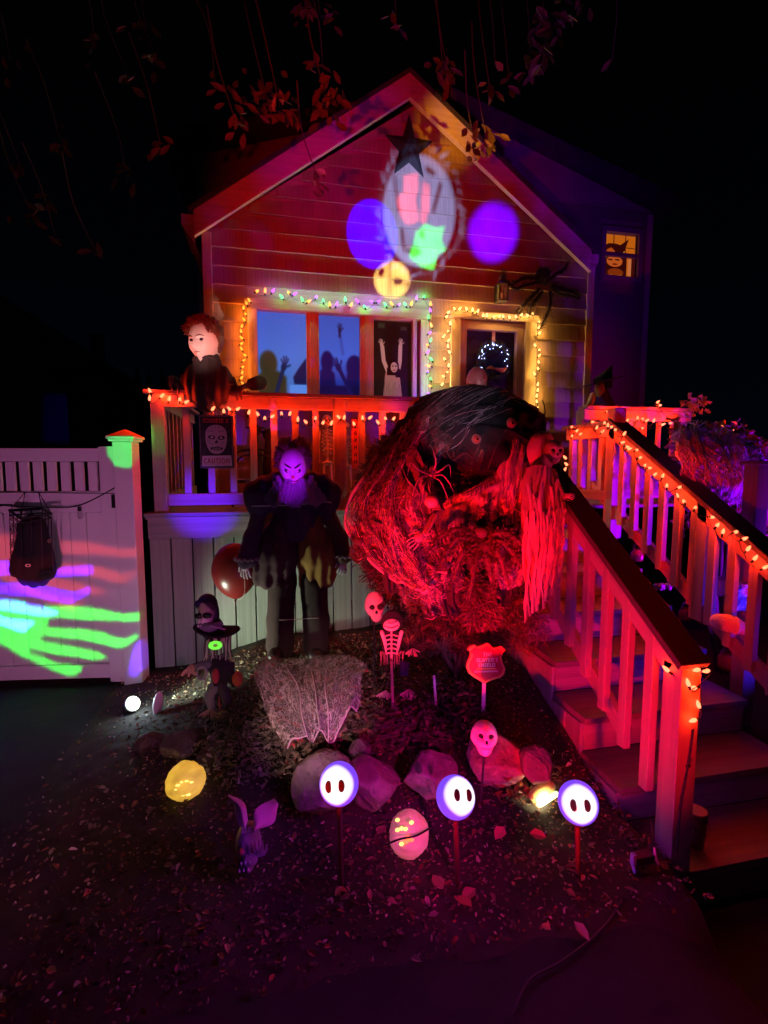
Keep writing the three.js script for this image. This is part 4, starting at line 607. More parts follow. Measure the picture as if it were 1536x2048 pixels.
{ // stretched cobweb on its left half
  const t = thing('cobweb_cloth', 'torn pale cobweb cloth stretched over the left half of the red lit shrub', 'cobweb');
  const g = drape([[[775, 885, .2], [805, 850, .25], [845, 832, .3], [900, 850, .3]], [[728, 960, .2], [770, 930, .32], [820, 920, .38], [880, 940, .4]], [[692, 1020, .15], [740, 1010, .34], [790, 1005, .42], [860, 1020, .42]], [[702, 1075, .15], [750, 1080, .35], [800, 1085, .44], [870, 1080, .44]], [[742, 1122, .2], [785, 1135, .38], [830, 1140, .46], [882, 1115, .44]], [[795, 1160, .28], [820, 1172, .4], [850, 1178, .46], [884, 1140, .44]]].map((r) => r.map((a) => A(...a))), 70, 90, pleat(.06, 4, 2), [1, 1.2]);
  part(t, 'web_sheet', g, netMat(.5, .37, .36)); part(t, 'web_strand', [...strands(g, 26, .001), ...strands(g, 34, .0011, false)], M(.62, .5, .47, .9));
  const hem = []; for (let i = 0; i <= 14; i++) hem.push(g.userData.at(i / 14, 1).add(V(0, rr(-.01, .01), .01))); part(t, 'rolled_hem', limb(hem, Array.from({ length: 9 }, () => rr(.006, .016)), 7, 3), M(.6, .5, .46, .9)); 
  const lft = []; for (let i = 0; i <= 10; i++) lft.push(g.userData.at(0, i / 10).add(V(rr(-.01, .01), 0, .005))); part(t, 'rolled_hem', limb(lft, Array.from({ length: 9 }, () => rr(.004, .013)), 7, 3), M(.6, .5, .46, .9)); rebase(t);
  const t2 = thing('cobweb_cloth', 'thin cobweb stretched slantwise across the middle of the shrub behind the spiders', 'cobweb');
  const g2 = drape([[[868, 1000, .3], [920, 985, .4], [970, 960, .42], [1020, 930, .36]], [[872, 1040, .32], [920, 1020, .42], [970, 1000, .44], [1020, 960, .38]], [[878, 1085, .34], [920, 1060, .42], [970, 1035, .44], [1015, 1000, .38]], [[890, 1110, .34], [925, 1085, .4], [965, 1060, .42], [1005, 1035, .36]]].map((r) => r.map((a) => A(...a))), 50, 50, pleat(.02, 3, 5), [1, 1]);
  part(t2, 'web_sheet', g2, webMat(.6, .48, .46)); const l2 = []; for (let i = 0; i < 22; i++) { const v = rr(0, 1); l2.push(tube([0, .25, .5, .75, 1].map((u) => g2.userData.at(u, clamp(v + rr(-.03, .03))).add(V(0, 0, rr(0, .012)))), .001 * rr(.5, 1.8), 14, 3)); } part(t2, 'web_strand', l2, M(.6, .48, .46, .9)); rebase(t2);
  const t3 = thing('cobweb_cloth', 'ragged grey web pocket hanging at the lower right of the shrub', 'cobweb');
  const g3 = drape([[[985, 1095, .38], [1005, 1120, .42], [1030, 1115, .4], [1050, 1085, .36]], [[982, 1130, .38], [1005, 1150, .44], [1030, 1145, .42], [1056, 1125, .36]], [[985, 1165, .38], [1005, 1180, .42], [1032, 1175, .4], [1060, 1155, .36]]].map((r) => r.map((a) => A(...a))), 24, 24, pleat(.02, 3, 9), [.5, .5]);
  part(t3, 'web_sheet', g3, webMat(.5, .45, .48)); part(t3, 'web_strand', strands(g3, 26, .001), M(.5, .45, .46, .9)); rebase(t3);
  const t4 = thing('cobweb_cloth', 'limp red lit web strips beside the hooded ghoul at the right of the shrub', 'cobweb');
  const g4 = drape([[[1010, 880, .3], [1025, 870, .36], [1045, 890, .36], [1060, 930, .3]], [[985, 940, .36], [1015, 935, .42], [1035, 950, .42], [1058, 985, .36]], [[990, 1000, .38], [1012, 1005, .42], [1030, 1010, .42], [1052, 1020, .38]], [[1005, 1045, .38], [1015, 1050, .42], [1030, 1045, .42], [1040, 1040, .38]]].map((r) => r.map((a) => A(...a))), 30, 40, pleat(.022, 4, 14), [.6, 1]);
  part(t4, 'web_sheet', g4, webMat(.6, .45, .44)); part(t4, 'web_strand', strands(g4, 36, .001), M(.6, .46, .44, .9)); rebase(t4);
}
{ // black cloth over the top
  const t = thing('black_cloth', 'creased black cloth draped over the top of the shrub with grey web wisps', 'cloth');
  const g = drape([[[845, 800, -.3], [920, 778, -.3], [1000, 786, -.3], [1070, 812, -.3]], [[835, 800, 0], [915, 776, .05], [1005, 784, .05], [1085, 825, 0]], [[790, 855, .22], [880, 822, .28], [990, 822, .3], [1095, 862, .24]], [[752, 915, .26], [850, 868, .38], [985, 862, .42], [1092, 890, .32]], [[748, 955, .24], [850, 905, .36], [975, 935, .4], [1075, 915, .3]], [[800, 955, .05], [880, 945, .1], [960, 965, .1], [1050, 950, .05]]].map((r) => r.map((a) => A(...a))), 80, 80, (p, u, v) => { const w = v * 9 + 2.2 * fbm(u * 2, v * 3, 2); const a = .03 * smooth(0, .2, v), fd = Math.abs(fbm(u * 5 + v * 3, v * 5 - u * 4, 3) - .5); p.z += a * (Math.sin(w * 3.1 + u * 7) * .4 + (fbm(u * 7, v * 7, 4) - .5) * 3 - 3.5 * fd); p.y += a * .8 * (Math.sin(w * 6.283 + 1) * .5 + (fbm(u * 5 + 3, v * 12, 3) - .5)); }, [2, 2]);
  part(t, 'sheet', g, M(.006, .005, .006, .85, { bumpMap: fine1, bumpScale: .001, side: THREE.DoubleSide }, 'bcloth')); const wisps = []; for (let i = 0; i < 60; i++) { const v = .22 + .6 * rnd(), u0 = rr(0, .7), l = rr(.1, .3); wisps.push(tube([0, .33, .66, 1].map((k) => g.userData.at(clamp(u0 + k * l), clamp(v - k * .3 + rr(-.015, .015))).add(V(0, .002, .008))), rr(.0005, .0016), 12, 3)); } part(t, 'web_strand', wisps, M(.42, .36, .4, .9)); rebase(t);
}
{ // torn gauze rags all over it
  const t = thing('gauze_rags', 'tangled torn gauze rags hung all over the front of the tall shrub', 'gauze'), tones = [[.55, .42, .4], [.3, .21, .2], [.14, .1, .09], [.06, .04, .04]];
  for (let i = 0; i < 46; i++) {
    const a = rr(0, 6.283), q = Math.sqrt(rr(.12, .95)), cx = 900 + 195 * q * Math.cos(a), cy = 1030 + 205 * q * Math.sin(a); const top = cy < 900; if (Math.hypot((cx - 935) / 75, (cy - 935) / 45) < 1) continue;
    const w = rr(28, 62), h = rr(45, 120), sl = rr(-.45, .45), grid = []; for (let r = 0; r < 4; r++) { const row = []; for (let c = 0; c < 4; c++) { const x = cx + (c / 3 - .5) * w * (1 + .3 * r / 3) + sl * (r / 3 - .5) * h + rr(-5, 5), y = cy + (r / 3 - .5) * h + rr(-7, 7) + 10 * Math.sin(c * 2.1); row.push(A(x, y, bulge(x, y) + rr(-.02, .045))); } grid.push(row); }
    const g = drape(grid, 22, 26, pleat(.03, 3, i), [.35, .5]), c = top ? tones[2 + (i % 2)] : tones[Math.floor(rnd() * 4)];
    part(t, 'rag', g, i % 3 ? netMat(...c) : cloth(...c.map((v) => v * .8)));
    if (i % 2) { const e = []; for (let k = 0; k <= 6; k++) e.push(g.userData.at(k / 6, 1).add(V(0, 0, .006))); part(t, 'frayed_edge', limb(e, [.002, rr(.003, .007), .002], 5, 3), M(...c, .9)); }
    if (i % 2 === 0) part(t, 'loose_thread', strands(g, 7, .0009), M(...c, .9));
  }
  rebase(t);
}
function spiderThing(name, label, body, abd, r, legs, m, fur, group) { // legs: lists of points from the body outwards
  const t = thing(name, label, 'spider', V(), 0, group); part(t, 'head', warp(ball(1, 0, 0, 0, 1, 1, 1, 20, 14), (v) => v.multiplyScalar(r * .52 * (1 + .15 * n3(v, 4))).add(body)), m); part(t, 'abdomen', warp(ball(1, 0, 0, 0, 1, 1.2, 1, 22, 16), (v) => v.multiplyScalar(r * (1 + .12 * n3(v, 4, 5))).add(abd)), m);
  for (const L of legs) part(t, 'leg', limb(L, [r * .24, r * .25, r * .2, r * .07], 7, 5), m);
  if (fur) { const list = []; const add = (p, n) => list.push([mtx(p, new THREE.Euler(rr(-1, 1), rr(-1, 1), rr(0, 6.28)), rr(.6, 1.3)), null]); for (let i = 0; i < 260; i++) { const d = V(rr(-1, 1), rr(-1, 1), rr(-.2, 1)).normalize(); add(abd.clone().addScaledVector(d, r * .95)); } for (const L of legs) { const c = new THREE.CatmullRomCurve3(L); for (let i = 0; i < 110; i++) add(c.getPoint(rnd()).add(jit(r * .3))); } const f = scatter(t, 'fur', sprigGeo(4, r * .5, r * .05, 1), fur, list); f.position.set(0, 0, 0); }
  return rebase(t);
}
{
  const mA = M(.14, .08, .07, .75), fur = M(.17, .08, .07, .8, { side: THREE.DoubleSide }, 'fur');
  spiderThing('spider_prop', 'large furry spider prop hanging low on the shrub, long legs spread to both sides', A(963, 1064, .52), A(968, 1096, .47), .062, [[[955, 1072], [915, 1058], [885, 1070], [858, 1104]], [[955, 1078], [918, 1076], [896, 1100], [880, 1142]], [[958, 1086], [930, 1100], [914, 1135], [902, 1180]], [[962, 1088], [950, 1122], [945, 1160], [938, 1200]], [[972, 1072], [1008, 1066], [1036, 1082], [1062, 1112]], [[972, 1078], [1004, 1084], [1026, 1106], [1046, 1140]], [[970, 1086], [994, 1104], [1008, 1138], [1018, 1172]], [[968, 1090], [975, 1120], [982, 1155], [986, 1190]]].map((L) => L.map(([x, y], i) => A(x, y, .48 + [0, .05, .03, 0][i]))), mA, fur);
  spiderThing('spider_prop', 'small thin legged spider prop high on the left half of the shrub', A(862, 950, .5), A(866, 940, .47), .02, [[[855, 948], [835, 938], [822, 925], [815, 950]], [[855, 952], [840, 955], [830, 975], [822, 1000]], [[858, 956], [848, 970], [846, 985], [842, 1010]], [[860, 956], [858, 975], [866, 990], [870, 1005]], [[868, 948], [885, 938], [898, 930], [902, 955]], [[868, 952], [884, 950], [896, 962], [908, 985]], [[868, 955], [880, 962], [888, 978], [895, 995]], [[866, 944], [872, 925], [868, 905], [860, 890]]].map((L) => L.map(([x, y], i) => A(x, y, .48 + [0, .04, .03, 0][i]))), M(.35, .2, .18, .6), null);
  // furry tail-like boa
  const l = [], c = new THREE.CatmullRomCurve3([A(948, 1165, .36), A(962, 1185, .4), A(960, 1215, .4), A(968, 1240, .38)]); for (let i = 0; i < 1100; i++) l.push([mtx(c.getPoint(rnd()).add(V(rr(-.07, .07), rr(-.03, .03), rr(-.05, .05))), new THREE.Euler(rr(.6, 2.2), rr(-.8, .8), rr(0, 6.28)), rr(.7, 1.4)), null]);
  const b = thing('feather_boa', 'shaggy feather boa hanging below the large spider, glowing red', 'feather boa'); part(b, 'cord', limb(c.getPoints(6), [.02, .03, .035, .02], 8, 3), M(.2, .1, .09, .9)); scatter(b, 'feathers', sprigGeo(4, .04, .006, .9), fur, l); rebase(b);
  const g = thing('glass_bauble', 'round clear bauble hanging in the web on the left half of the shrub', 'bauble'); const bc = A(863, 1002, .52); part(g, 'globe', ball(.036, bc.x, bc.y, bc.z), M(.75, .5, .5, .12, { clearcoat: 1 }, 'bauble')); part(g, 'cap', new THREE.CylinderGeometry(.011, .014, .014, 12).translate(bc.x, bc.y + .04, bc.z), M(.4, .35, .3, .3, { metalness: .8 }, 'cap')); part(g, 'cord', tube([bc.clone().add(V(0, .04, 0)), A(862, 960, .5)], .0016, 4, 4), black); rebase(g);
  // skeleton arm reaching out of the web
  const s = thing('skeleton_prop', 'bony forearm and hand reaching out of the web below the bauble', 'skeleton prop'); const w = A(846, 1066, .5), el = A(866, 1030, .44); part(s, 'forearm', [limb([el, w], [.014, .01], 7, 4), limb([el.clone().add(V(.016, 0, .01)), w.clone().add(V(.01, -.006, .01))], [.01, .008], 7, 4)], bone()); part(s, 'hand', handGeo(w, A(818, 1094, .53), V(0, .3, 1), .8, .5), bone()); rebase(s);
  for (const [lab, x, y, d, r] of [['red glassy eye in the folds of the black cloth, nearer the shrub middle', 952, 878, .46, .02], ['red glassy eye in the black cloth near the hooded ghoul', 1022, 846, .4, .022]]) { const e = thing('eye_prop', lab, 'eye', V(), 0, 'glassy eyes in the black cloth'); const p = A(x, y, d); part(e, 'eyeball', ball(r, p.x, p.y, p.z), M(.3, .05, .04, .1, { clearcoat: 1 }, 'eye')); part(e, 'pupil', ball(r * .45, p.x, p.y, p.z + r * .72, 1, 1, .7), M(.01, .005, .005, .1)); part(e, 'eyelid', new THREE.TorusGeometry(r * 1.08, r * .22, 8, 22).translate(p.x, p.y, p.z + r * .2), M(.16, .07, .06, .6)); rebase(e); }
  const hd = thing('bald_head_prop', 'small bald head prop peeking over the top of the shrub in front of the door', 'head prop'); const hp = A(953, 762, -.05), hm = new THREE.Matrix4().compose(hp, new THREE.Quaternion().setFromEuler(new THREE.Euler(.1, .5, 0)), V(.07, .085, .075)); part(hd, 'head', HEAD.clone().applyMatrix4(hm), M(.3, .15, .12, .35)); part(hd, 'ear', [ball(.018, hp.x - .05, hp.y - .005, hp.z, .5, 1, .8), ball(.018, hp.x + .05, hp.y - .005, hp.z, .5, 1, .8)], M(.28, .14, .11, .4)); part(hd, 'neck', limb([hp.clone().add(V(0, -.05, -.01)), hp.clone().add(V(0, -.16, -.03))], [.04, .05], 8, 2), M(.25, .12, .1, .5)); rebase(hd);
}
{ // hooded ghoul with gauze strips
  const Z = -2.44, P = (x, y, d = 0) => onZ(x, y, Z + d), t = thing('hooded_ghoul', 'hooded ghoul in ragged gauze strips hanging before the stairs, skull face turned right', 'ghoul prop');
  const c = P(1092, 902); skull(t, c.clone().add(V(.022, -.004, .036)), .06, V(-.12, .1, 1), bone(.95));
  part(t, 'hood', warp(new THREE.SphereGeometry(1, 40, 30), (v) => { const face = smooth(.35, .8, v.x * .55 + v.z * .83); v.multiplyScalar(1 + .06 * n3(v, 5, 3) + .05 * n3(v, 14)); v.multiplyScalar(1 - .55 * face); v.set(v.x * .084 - .014, v.y * .1 + .004 - .02 * Math.max(0, -v.y), v.z * .075 - .01).add(c); }), cloth(.5, .3, .28));
  const chest = drape([[[1055, 935, 0], [1075, 930, .1], [1100, 935, .1], [1115, 945, .02]], [[1042, 1000, 0], [1070, 990, .13], [1105, 1000, .13], [1132, 1010, .02]], [[1045, 1080, 0], [1070, 1080, .13], [1100, 1080, .12], [1124, 1080, .02]], [[1048, 1150, 0], [1070, 1150, .11], [1098, 1150, .1], [1115, 1150, .02]]].map((r) => r.map((a) => P(...a))), 60, 40, pleat(.02, 9, 7), [1, 1]); part(t, 'gauze_robe', chest, cloth(.42, .33, .27));
  for (let i = 0; i < 34; i++) { const u = (i + rr(.1, .9)) / 34, x = 1046 + u * 82, y0 = rr(945, 1040), y1 = 1245 - 70 * Math.pow(u, 1.5) - rr(0, 60), w = rr(.005, .014), d = .06 + .1 * Math.sin(u * 3.14) + rr(.0, .03), pts = [], n = 8; for (let k = 0; k <= n; k++) pts.push(P(x + 3 * Math.sin(k * 1.3 + i) + (u - .5) * -10 * k / n, y0 + (y1 - y0) * k / n, d + .01 * Math.sin(k + i))); const g = drape([pts.map((p) => p.clone().add(V(-w, 0, 0))), pts.map((p) => p.clone().add(V(0, 0, .006))), pts.map((p) => p.clone().add(V(w, rr(-.01, .01), 0)))], 16, 4, (p, a, b) => { p.x += .003 * Math.sin(a * 20 + i); p.z += .003 * Math.sin(a * 13 + b * 3 + i); }); part(t, 'gauze_strip', g, cloth(...(rnd() < .35 ? [.5, .4, .33] : [.42, .3, .26]))); }
  part(t, 'sleeve', drape([[[1098, 960, .05], [1112, 955, .08], [1120, 965, .05]], [[1112, 985, .05], [1122, 978, .08], [1128, 985, .05]], [[1122, 1010, .04], [1130, 995, .07], [1134, 992, .04]]].map((r) => r.map((a) => P(...a))), 14, 14, pleat(.006, 3, 3)), cloth(.35, .27, .22)); part(t, 'hand', handGeo(P(1126, 990, .06), P(1150, 994, .1), V(0, .2, 1), .8, .5), bone(.8));
  part(t, 'hanging_cord', tube([P(1088, 872), P(1090, 820, -.2), P(1085, 800, -.4)], .003, 8, 4), black); rebase(t);
}
// ---------------------------------------------------------------- the clown dummy and its balloon
{
  const Z = -3.52, P = (x, y, d = 0) => onZ(x, y, Z + d), t = thing('clown_dummy', 'life size clown dummy with ruffled collar, bloomers half ochre and half dark red', 'dummy');
  const m = (px) => px * .00362, B = (list) => list.map(([a, b, ra, rb]) => [P(...a), P(...b), m(ra), m(rb)]), folds = (f, a, s) => (p) => a * (Math.sin(p.x * f + 3 * n3(p, 9, s)) * .5 + n3(p, 26, s) * 1.5);
  part(t, 'tunic', blobMesh(B([[[592, 985, 0], [592, 1048, 0], 42, 40], [[560, 975, 0], [625, 975, 0], 26, 26], [[548, 972, 0], [522, 990, .03], 24, 31], [[522, 990, .03], [517, 1032, .04], 29, 14], [[636, 972, 0], [650, 988, .03], 24, 30], [[650, 988, .03], [656, 1034, .03], 28, 14]]), .014, .05, folds(70, .012, 1)), cloth(.035, .02, .045));
  part(t, 'sleeve', blobMesh(B([[[517, 1030, .04], [505, 1075, .06], 15, 15], [[505, 1075, .06], [494, 1118, .1], 14, 19]]), .012, .03, folds(60, .008, 3)), cloth(.04, .022, .04)); part(t, 'sleeve', blobMesh(B([[[656, 1032, .03], [680, 1075, .06], 15, 14], [[680, 1075, .06], [686, 1112, .1], 14, 17]]), .012, .03, folds(60, .008, 4)), cloth(.06, .04, .02));
  for (const [a, b, c] of [[494, 1118, .1], [686, 1112, .1]]) { const n = 26, rad = m(20), at = P(a, b, c), l = []; for (let i = 0; i < n; i++) { const an = i / n * 6.283; l.push(ball(.014, at.x + Math.cos(an) * rad, at.y + (i % 2) * .01, at.z + Math.sin(an) * rad, 1, .7, 1, 8, 6)); } part(t, 'cuff', l, cloth(.2, .17, .17)); }
  part(t, 'hand', handGeo(P(492, 1122, .1), P(489, 1160, .13), V(-.3, 0, 1), .95, .5), M(.55, .5, .48, .6)); part(t, 'hand', handGeo(P(687, 1116, .1), P(684, 1152, .13), V(.3, 0, 1), .95, .5), M(.4, .37, .36, .6));
  part(t, 'bloomer_half', blobMesh(B([[[565, 1050, 0], [548, 1110, .02], 27, 40], [[548, 1110, .02], [535, 1150, .02], 42, 28], [[560, 1130, 0], [565, 1165, 0], 28, 25]]), .014, .04, folds(85, .016, 6)), cloth(.055, .025, .028), 'dark red half of the bloomers');
  part(t, 'bloomer_half', blobMesh(B([[[620, 1050, 0], [638, 1110, .02], 27, 40], [[638, 1110, .02], [648, 1148, .02], 40, 26], [[628, 1130, 0], [626, 1165, 0], 28, 25]]), .014, .04, folds(85, .016, 7)), cloth(.2, .11, .02), 'ochre half of the bloomers');
  for (const [x0, x1, c] of [[565, 560, [.03, .01, .01]], [627, 633, [.025, .012, .01]]]) part(t, 'trouser_leg', blobMesh(B([[[x0, 1160, 0], [x1, 1240, 0], 28, 25], [[x1, 1240, 0], [x1, 1292, .01], 25, 27]]), .013, .03, folds(60, .007, 9)), cloth(...c));
  for (const x of [555, 636]) part(t, 'boot', blobMesh(B([[[x, 1288, 0], [x, 1306, .02], 19, 18], [[x, 1306, .02], [x - 6, 1312, .16], 17, 13]]), .012, .03), M(.03, .02, .02, .4));
  const hc = P(586, 935, .08), hm = new THREE.Matrix4().compose(hc, new THREE.Quaternion().setFromEuler(new THREE.Euler(.28, -.05, 0)), V(m(33), m(38), m(34))); part(t, 'head', HEAD.clone().applyMatrix4(hm), M(.42, .38, .4, .5));
  for (const s of [-1, 1]) { part(t, 'eye_makeup', ball(.17, s * .26, .05, .74, 1.1, .95, .4, 14, 10).applyMatrix4(hm), M(.03, .015, .03, .6)); part(t, 'eye', ball(.07, s * .25, .03, .84, 1.2, .7, .4, 12, 8).applyMatrix4(hm), M(.5, .45, .3, .2)); part(t, 'eyebrow', limb([V(s * .08, .2, .9), V(s * .25, .27, .86), V(s * .44, .36, .7)], [.03, .05, .02], 6, 3).applyMatrix4(hm), M(.03, .012, .01, .7)); } part(t, 'mouth', [limb([V(-.36, -.36, .72), V(-.2, -.5, .82), V(0, -.54, .86), V(.2, -.5, .82), V(.36, -.36, .72)], [.02, .06, .085, .06, .02], 8, 4).applyMatrix4(hm)], M(.28, .015, .02, .3)); part(t, 'teeth', limb([V(-.2, -.475, .88), V(0, -.505, .93), V(.2, -.475, .88)], [.018, .028, .018], 6, 4).applyMatrix4(hm), M(.6, .56, .45, .3)); part(t, 'nose', ball(.1, 0, -.2, 1.06, 1, .9, .6, 14, 10).applyMatrix4(hm), M(.4, .04, .05, .3));
  { const l = [], hs = []; for (let i = 0; i < 420; i++) { const a = rr(-2.6, 2.6), y = rr(-.35, 1), r = Math.sqrt(Math.max(.05, 1 - y * y * .7)), p = V(Math.sin(a) * .8 * r, .25 + y * .85, -Math.cos(a) * -.0 + (Math.abs(a) < 1 ? -.15 : -.2) - .4 * Math.cos(a)); hs.push(p); } for (const p of hs) { if (p.z > .25 && p.y < .55) continue; const o = p.clone().multiplyScalar(1.28).add(V(rr(-.1, .1), rr(-.12, .12), rr(-.1, .1))); l.push(limb([p.clone(), p.clone().lerp(o, .5).add(jit(.05)), o].map((q) => q.applyMatrix4(hm)), [.012, .01, .003], 4, 2)); } part(t, 'hair', [...l, ball(1, 0, .1, -.28, .86, 1.0, .8, 24, 18).applyMatrix4(hm)], M(.05, .015, .01, .7)); }
  { const l = []; for (let ring = 0; ring < 4; ring++) { const n = 34 + ring * 10, cx = 590, cy = 956 + ring * 12, rx = 38 + ring * 9; for (let i = 0; i < n; i++) { const a = i / n * 6.283, p = P(cx + Math.cos(a) * rx, cy + 5 * Math.sin(a * 9) + 10 * Math.max(0, Math.sin(a)), .03 + m(rx) * .95 * Math.sin(a)); l.push(drape([[p.clone().add(V(-.012, .02, -.01)), p.clone().add(V(0, .02, .008)), p.clone().add(V(.012, .02, -.01))], [p.clone().add(V(-.02, -.018, .016)), p.clone().add(V(0, -.026 - .01 * (i % 2), .04)), p.clone().add(V(.02, -.018, .016))]], 3, 3, () => {})); } } part(t, 'ruffled_collar', l, cloth(.3, .27, .32)); }
  part(t, 'strap', tube([P(470, 1012, -.1), P(515, 1012, .14), P(590, 1010, .2), P(658, 1004, .14), P(672, 1022, -.05)], .004, 24, 5), M(.5, .45, .42, .6)); part(t, 'strap', tube([P(536, 1239, .02), P(560, 1240, .1), P(600, 1238, .06), P(633, 1236, .1), P(650, 1236, .02)], .003, 20, 5), M(.45, .3, .28, .6)); rebase(t);
  const b = thing('red_balloon', 'dull red balloon behind the left hand of the clown dummy', 'balloon'), bc = onZ(470, 1142, -3.72); part(b, 'balloon', warp(ball(1, 0, 0, 0, 1, 1, 1, 30, 22), (v) => { const k = v.y < 0 ? 1 - .25 * v.y * v.y : 1; v.set(v.x * .165 * k, v.y * .205, v.z * .12 * k).add(bc); }), M(.16, .012, .012, .3)); part(b, 'knot', new THREE.ConeGeometry(.014, .02, 8).translate(bc.x, bc.y - .212, bc.z), M(.15, .01, .01, .4)); part(b, 'string', tube([bc.clone().add(V(0, -.22, 0)), P(488, 1190, .02), P(490, 1150, .1)], .0015, 10, 4), M(.4, .35, .3)); rebase(b);
}
// ---------------------------------------------------------------- bust on the porch rail with its two hands
{
  const Z = ZR - .02, P = (x, y, d = 0) => onZ(x, y, Z + d), t = thing('masked_bust', 'pale masked bust with tousled brown hair leaning over the left end of the porch rail', 'bust');
  const hc = P(412, 684, .02), hm = new THREE.Matrix4().compose(hc, new THREE.Quaternion().setFromEuler(new THREE.Euler(.12, -.5, .06)), V(.152, .168, .15));
  part(t, 'mask', headGeo(1.7).applyMatrix4(hm), M(.62, .5, .45, .55, { bumpMap: noise1, bumpScale: .002 }, 'mask')); for (const s of [-1, 1]) part(t, 'eye', ball(.12, s * .26, .03, .75, 1.25, .6, .4, 12, 8).applyMatrix4(hm), M(.012, .01, .012, .3)); part(t, 'mouth', ball(.12, 0, -.5, .82, 1.5, .2, .4, 12, 6).applyMatrix4(hm), M(.2, .1, .09, .6)); for (const s of [-1, 1]) part(t, 'eyebrow', limb([V(s * .1, .14, .96), V(s * .27, .2, .88), V(s * .44, .16, .7)], [.02, .035, .015], 6, 3).applyMatrix4(hm), M(.12, .05, .03, .7));
  const l = []; for (let i = 0; i < 520; i++) { const a = rr(0, 6.283), y = rr(.18, 1), r = Math.sqrt(1 - y * y * .85), p = V(Math.sin(a) * .8 * r, .12 + y * .88, Math.cos(a) * .86 * r - .06); if (p.z > .55 && p.y < .62) continue; const o = p.clone().add(V(p.x * .1 + rr(-.32, .02), rr(.0, .2), p.z * .2 + rr(-.05, .15))); l.push(limb([p, p.clone().lerp(o, .5).add(V(0, .08, 0)), o].map((q) => q.clone().applyMatrix4(hm)), [.01, .008, .002], 4, 2)); } part(t, 'hair', [...l, ball(1, 0, .14, -.12, .8, .9, .82, 24, 18).applyMatrix4(hm)], M(.14, .04, .02, .55));
  part(t, 'coat', blobMesh([[P(415, 735, 0), P(418, 775, 0), .1, .19], [P(398, 765, 0), P(436, 765, 0), .13, .13], [P(414, 712, 0), P(415, 740, 0), .08, .1]], .014, .05, (p) => .008 * Math.sin(p.x * 90 + 3 * n3(p, 9))), cloth(.04, .03, .03)); part(t, 'collar', new THREE.TorusGeometry(.088, .02, 8, 24).rotateX(1.4).translate(...P(414, 722, 0).toArray()), cloth(.03, .022, .022)); rebase(t);
  const gl = 'clawed hands on the porch rail', hnd = (lab, pts, tip, n, k) => { const h = thing('monster_hand', lab, 'hand prop', V(), 0, gl); part(h, 'hand', handGeo(pts[1], tip, n, 1.1, .9), M(.12 * k, .07 * k, .06 * k, .6)); part(h, 'sleeve', limb(pts, [.06, .05], 10, 4).scale(1, 1, 1), cloth(.05, .035, .035)); rebase(h); };
  hnd('clawed hand gripping the porch rail left of the masked bust', [P(345, 766, -.25), P(348, 765, -.03)], P(378, 785, .1), V(.2, 1, .2), 1.4); hnd('clawed hand in a dark sleeve gripping the rail right of the bust', [P(520, 765, -.2), P(505, 768, -.02)], P(462, 781, .09), V(-.2, 1, .2), .8);
  const bl = thing('curved_blade', 'curved orange lit blade lying on the porch rail before the bust', 'blade'); const s = new THREE.Shape(); s.moveTo(-.11, .03); s.quadraticCurveTo(-.01, -.04, .11, .012); s.quadraticCurveTo(.0, -.005, -.11, .03); part(bl, 'blade', new THREE.ExtrudeGeometry(s, { depth: .006, bevelEnabled: false }), M(.55, .35, .2, .35)); part(bl, 'handle', limb([V(.1, .01, .003), V(.17, .02, .003)], [.012, .014], 8, 2), M(.03, .02, .02)); bl.position.copy(P(422, 772, .085)); bl.position.y += .008;
}
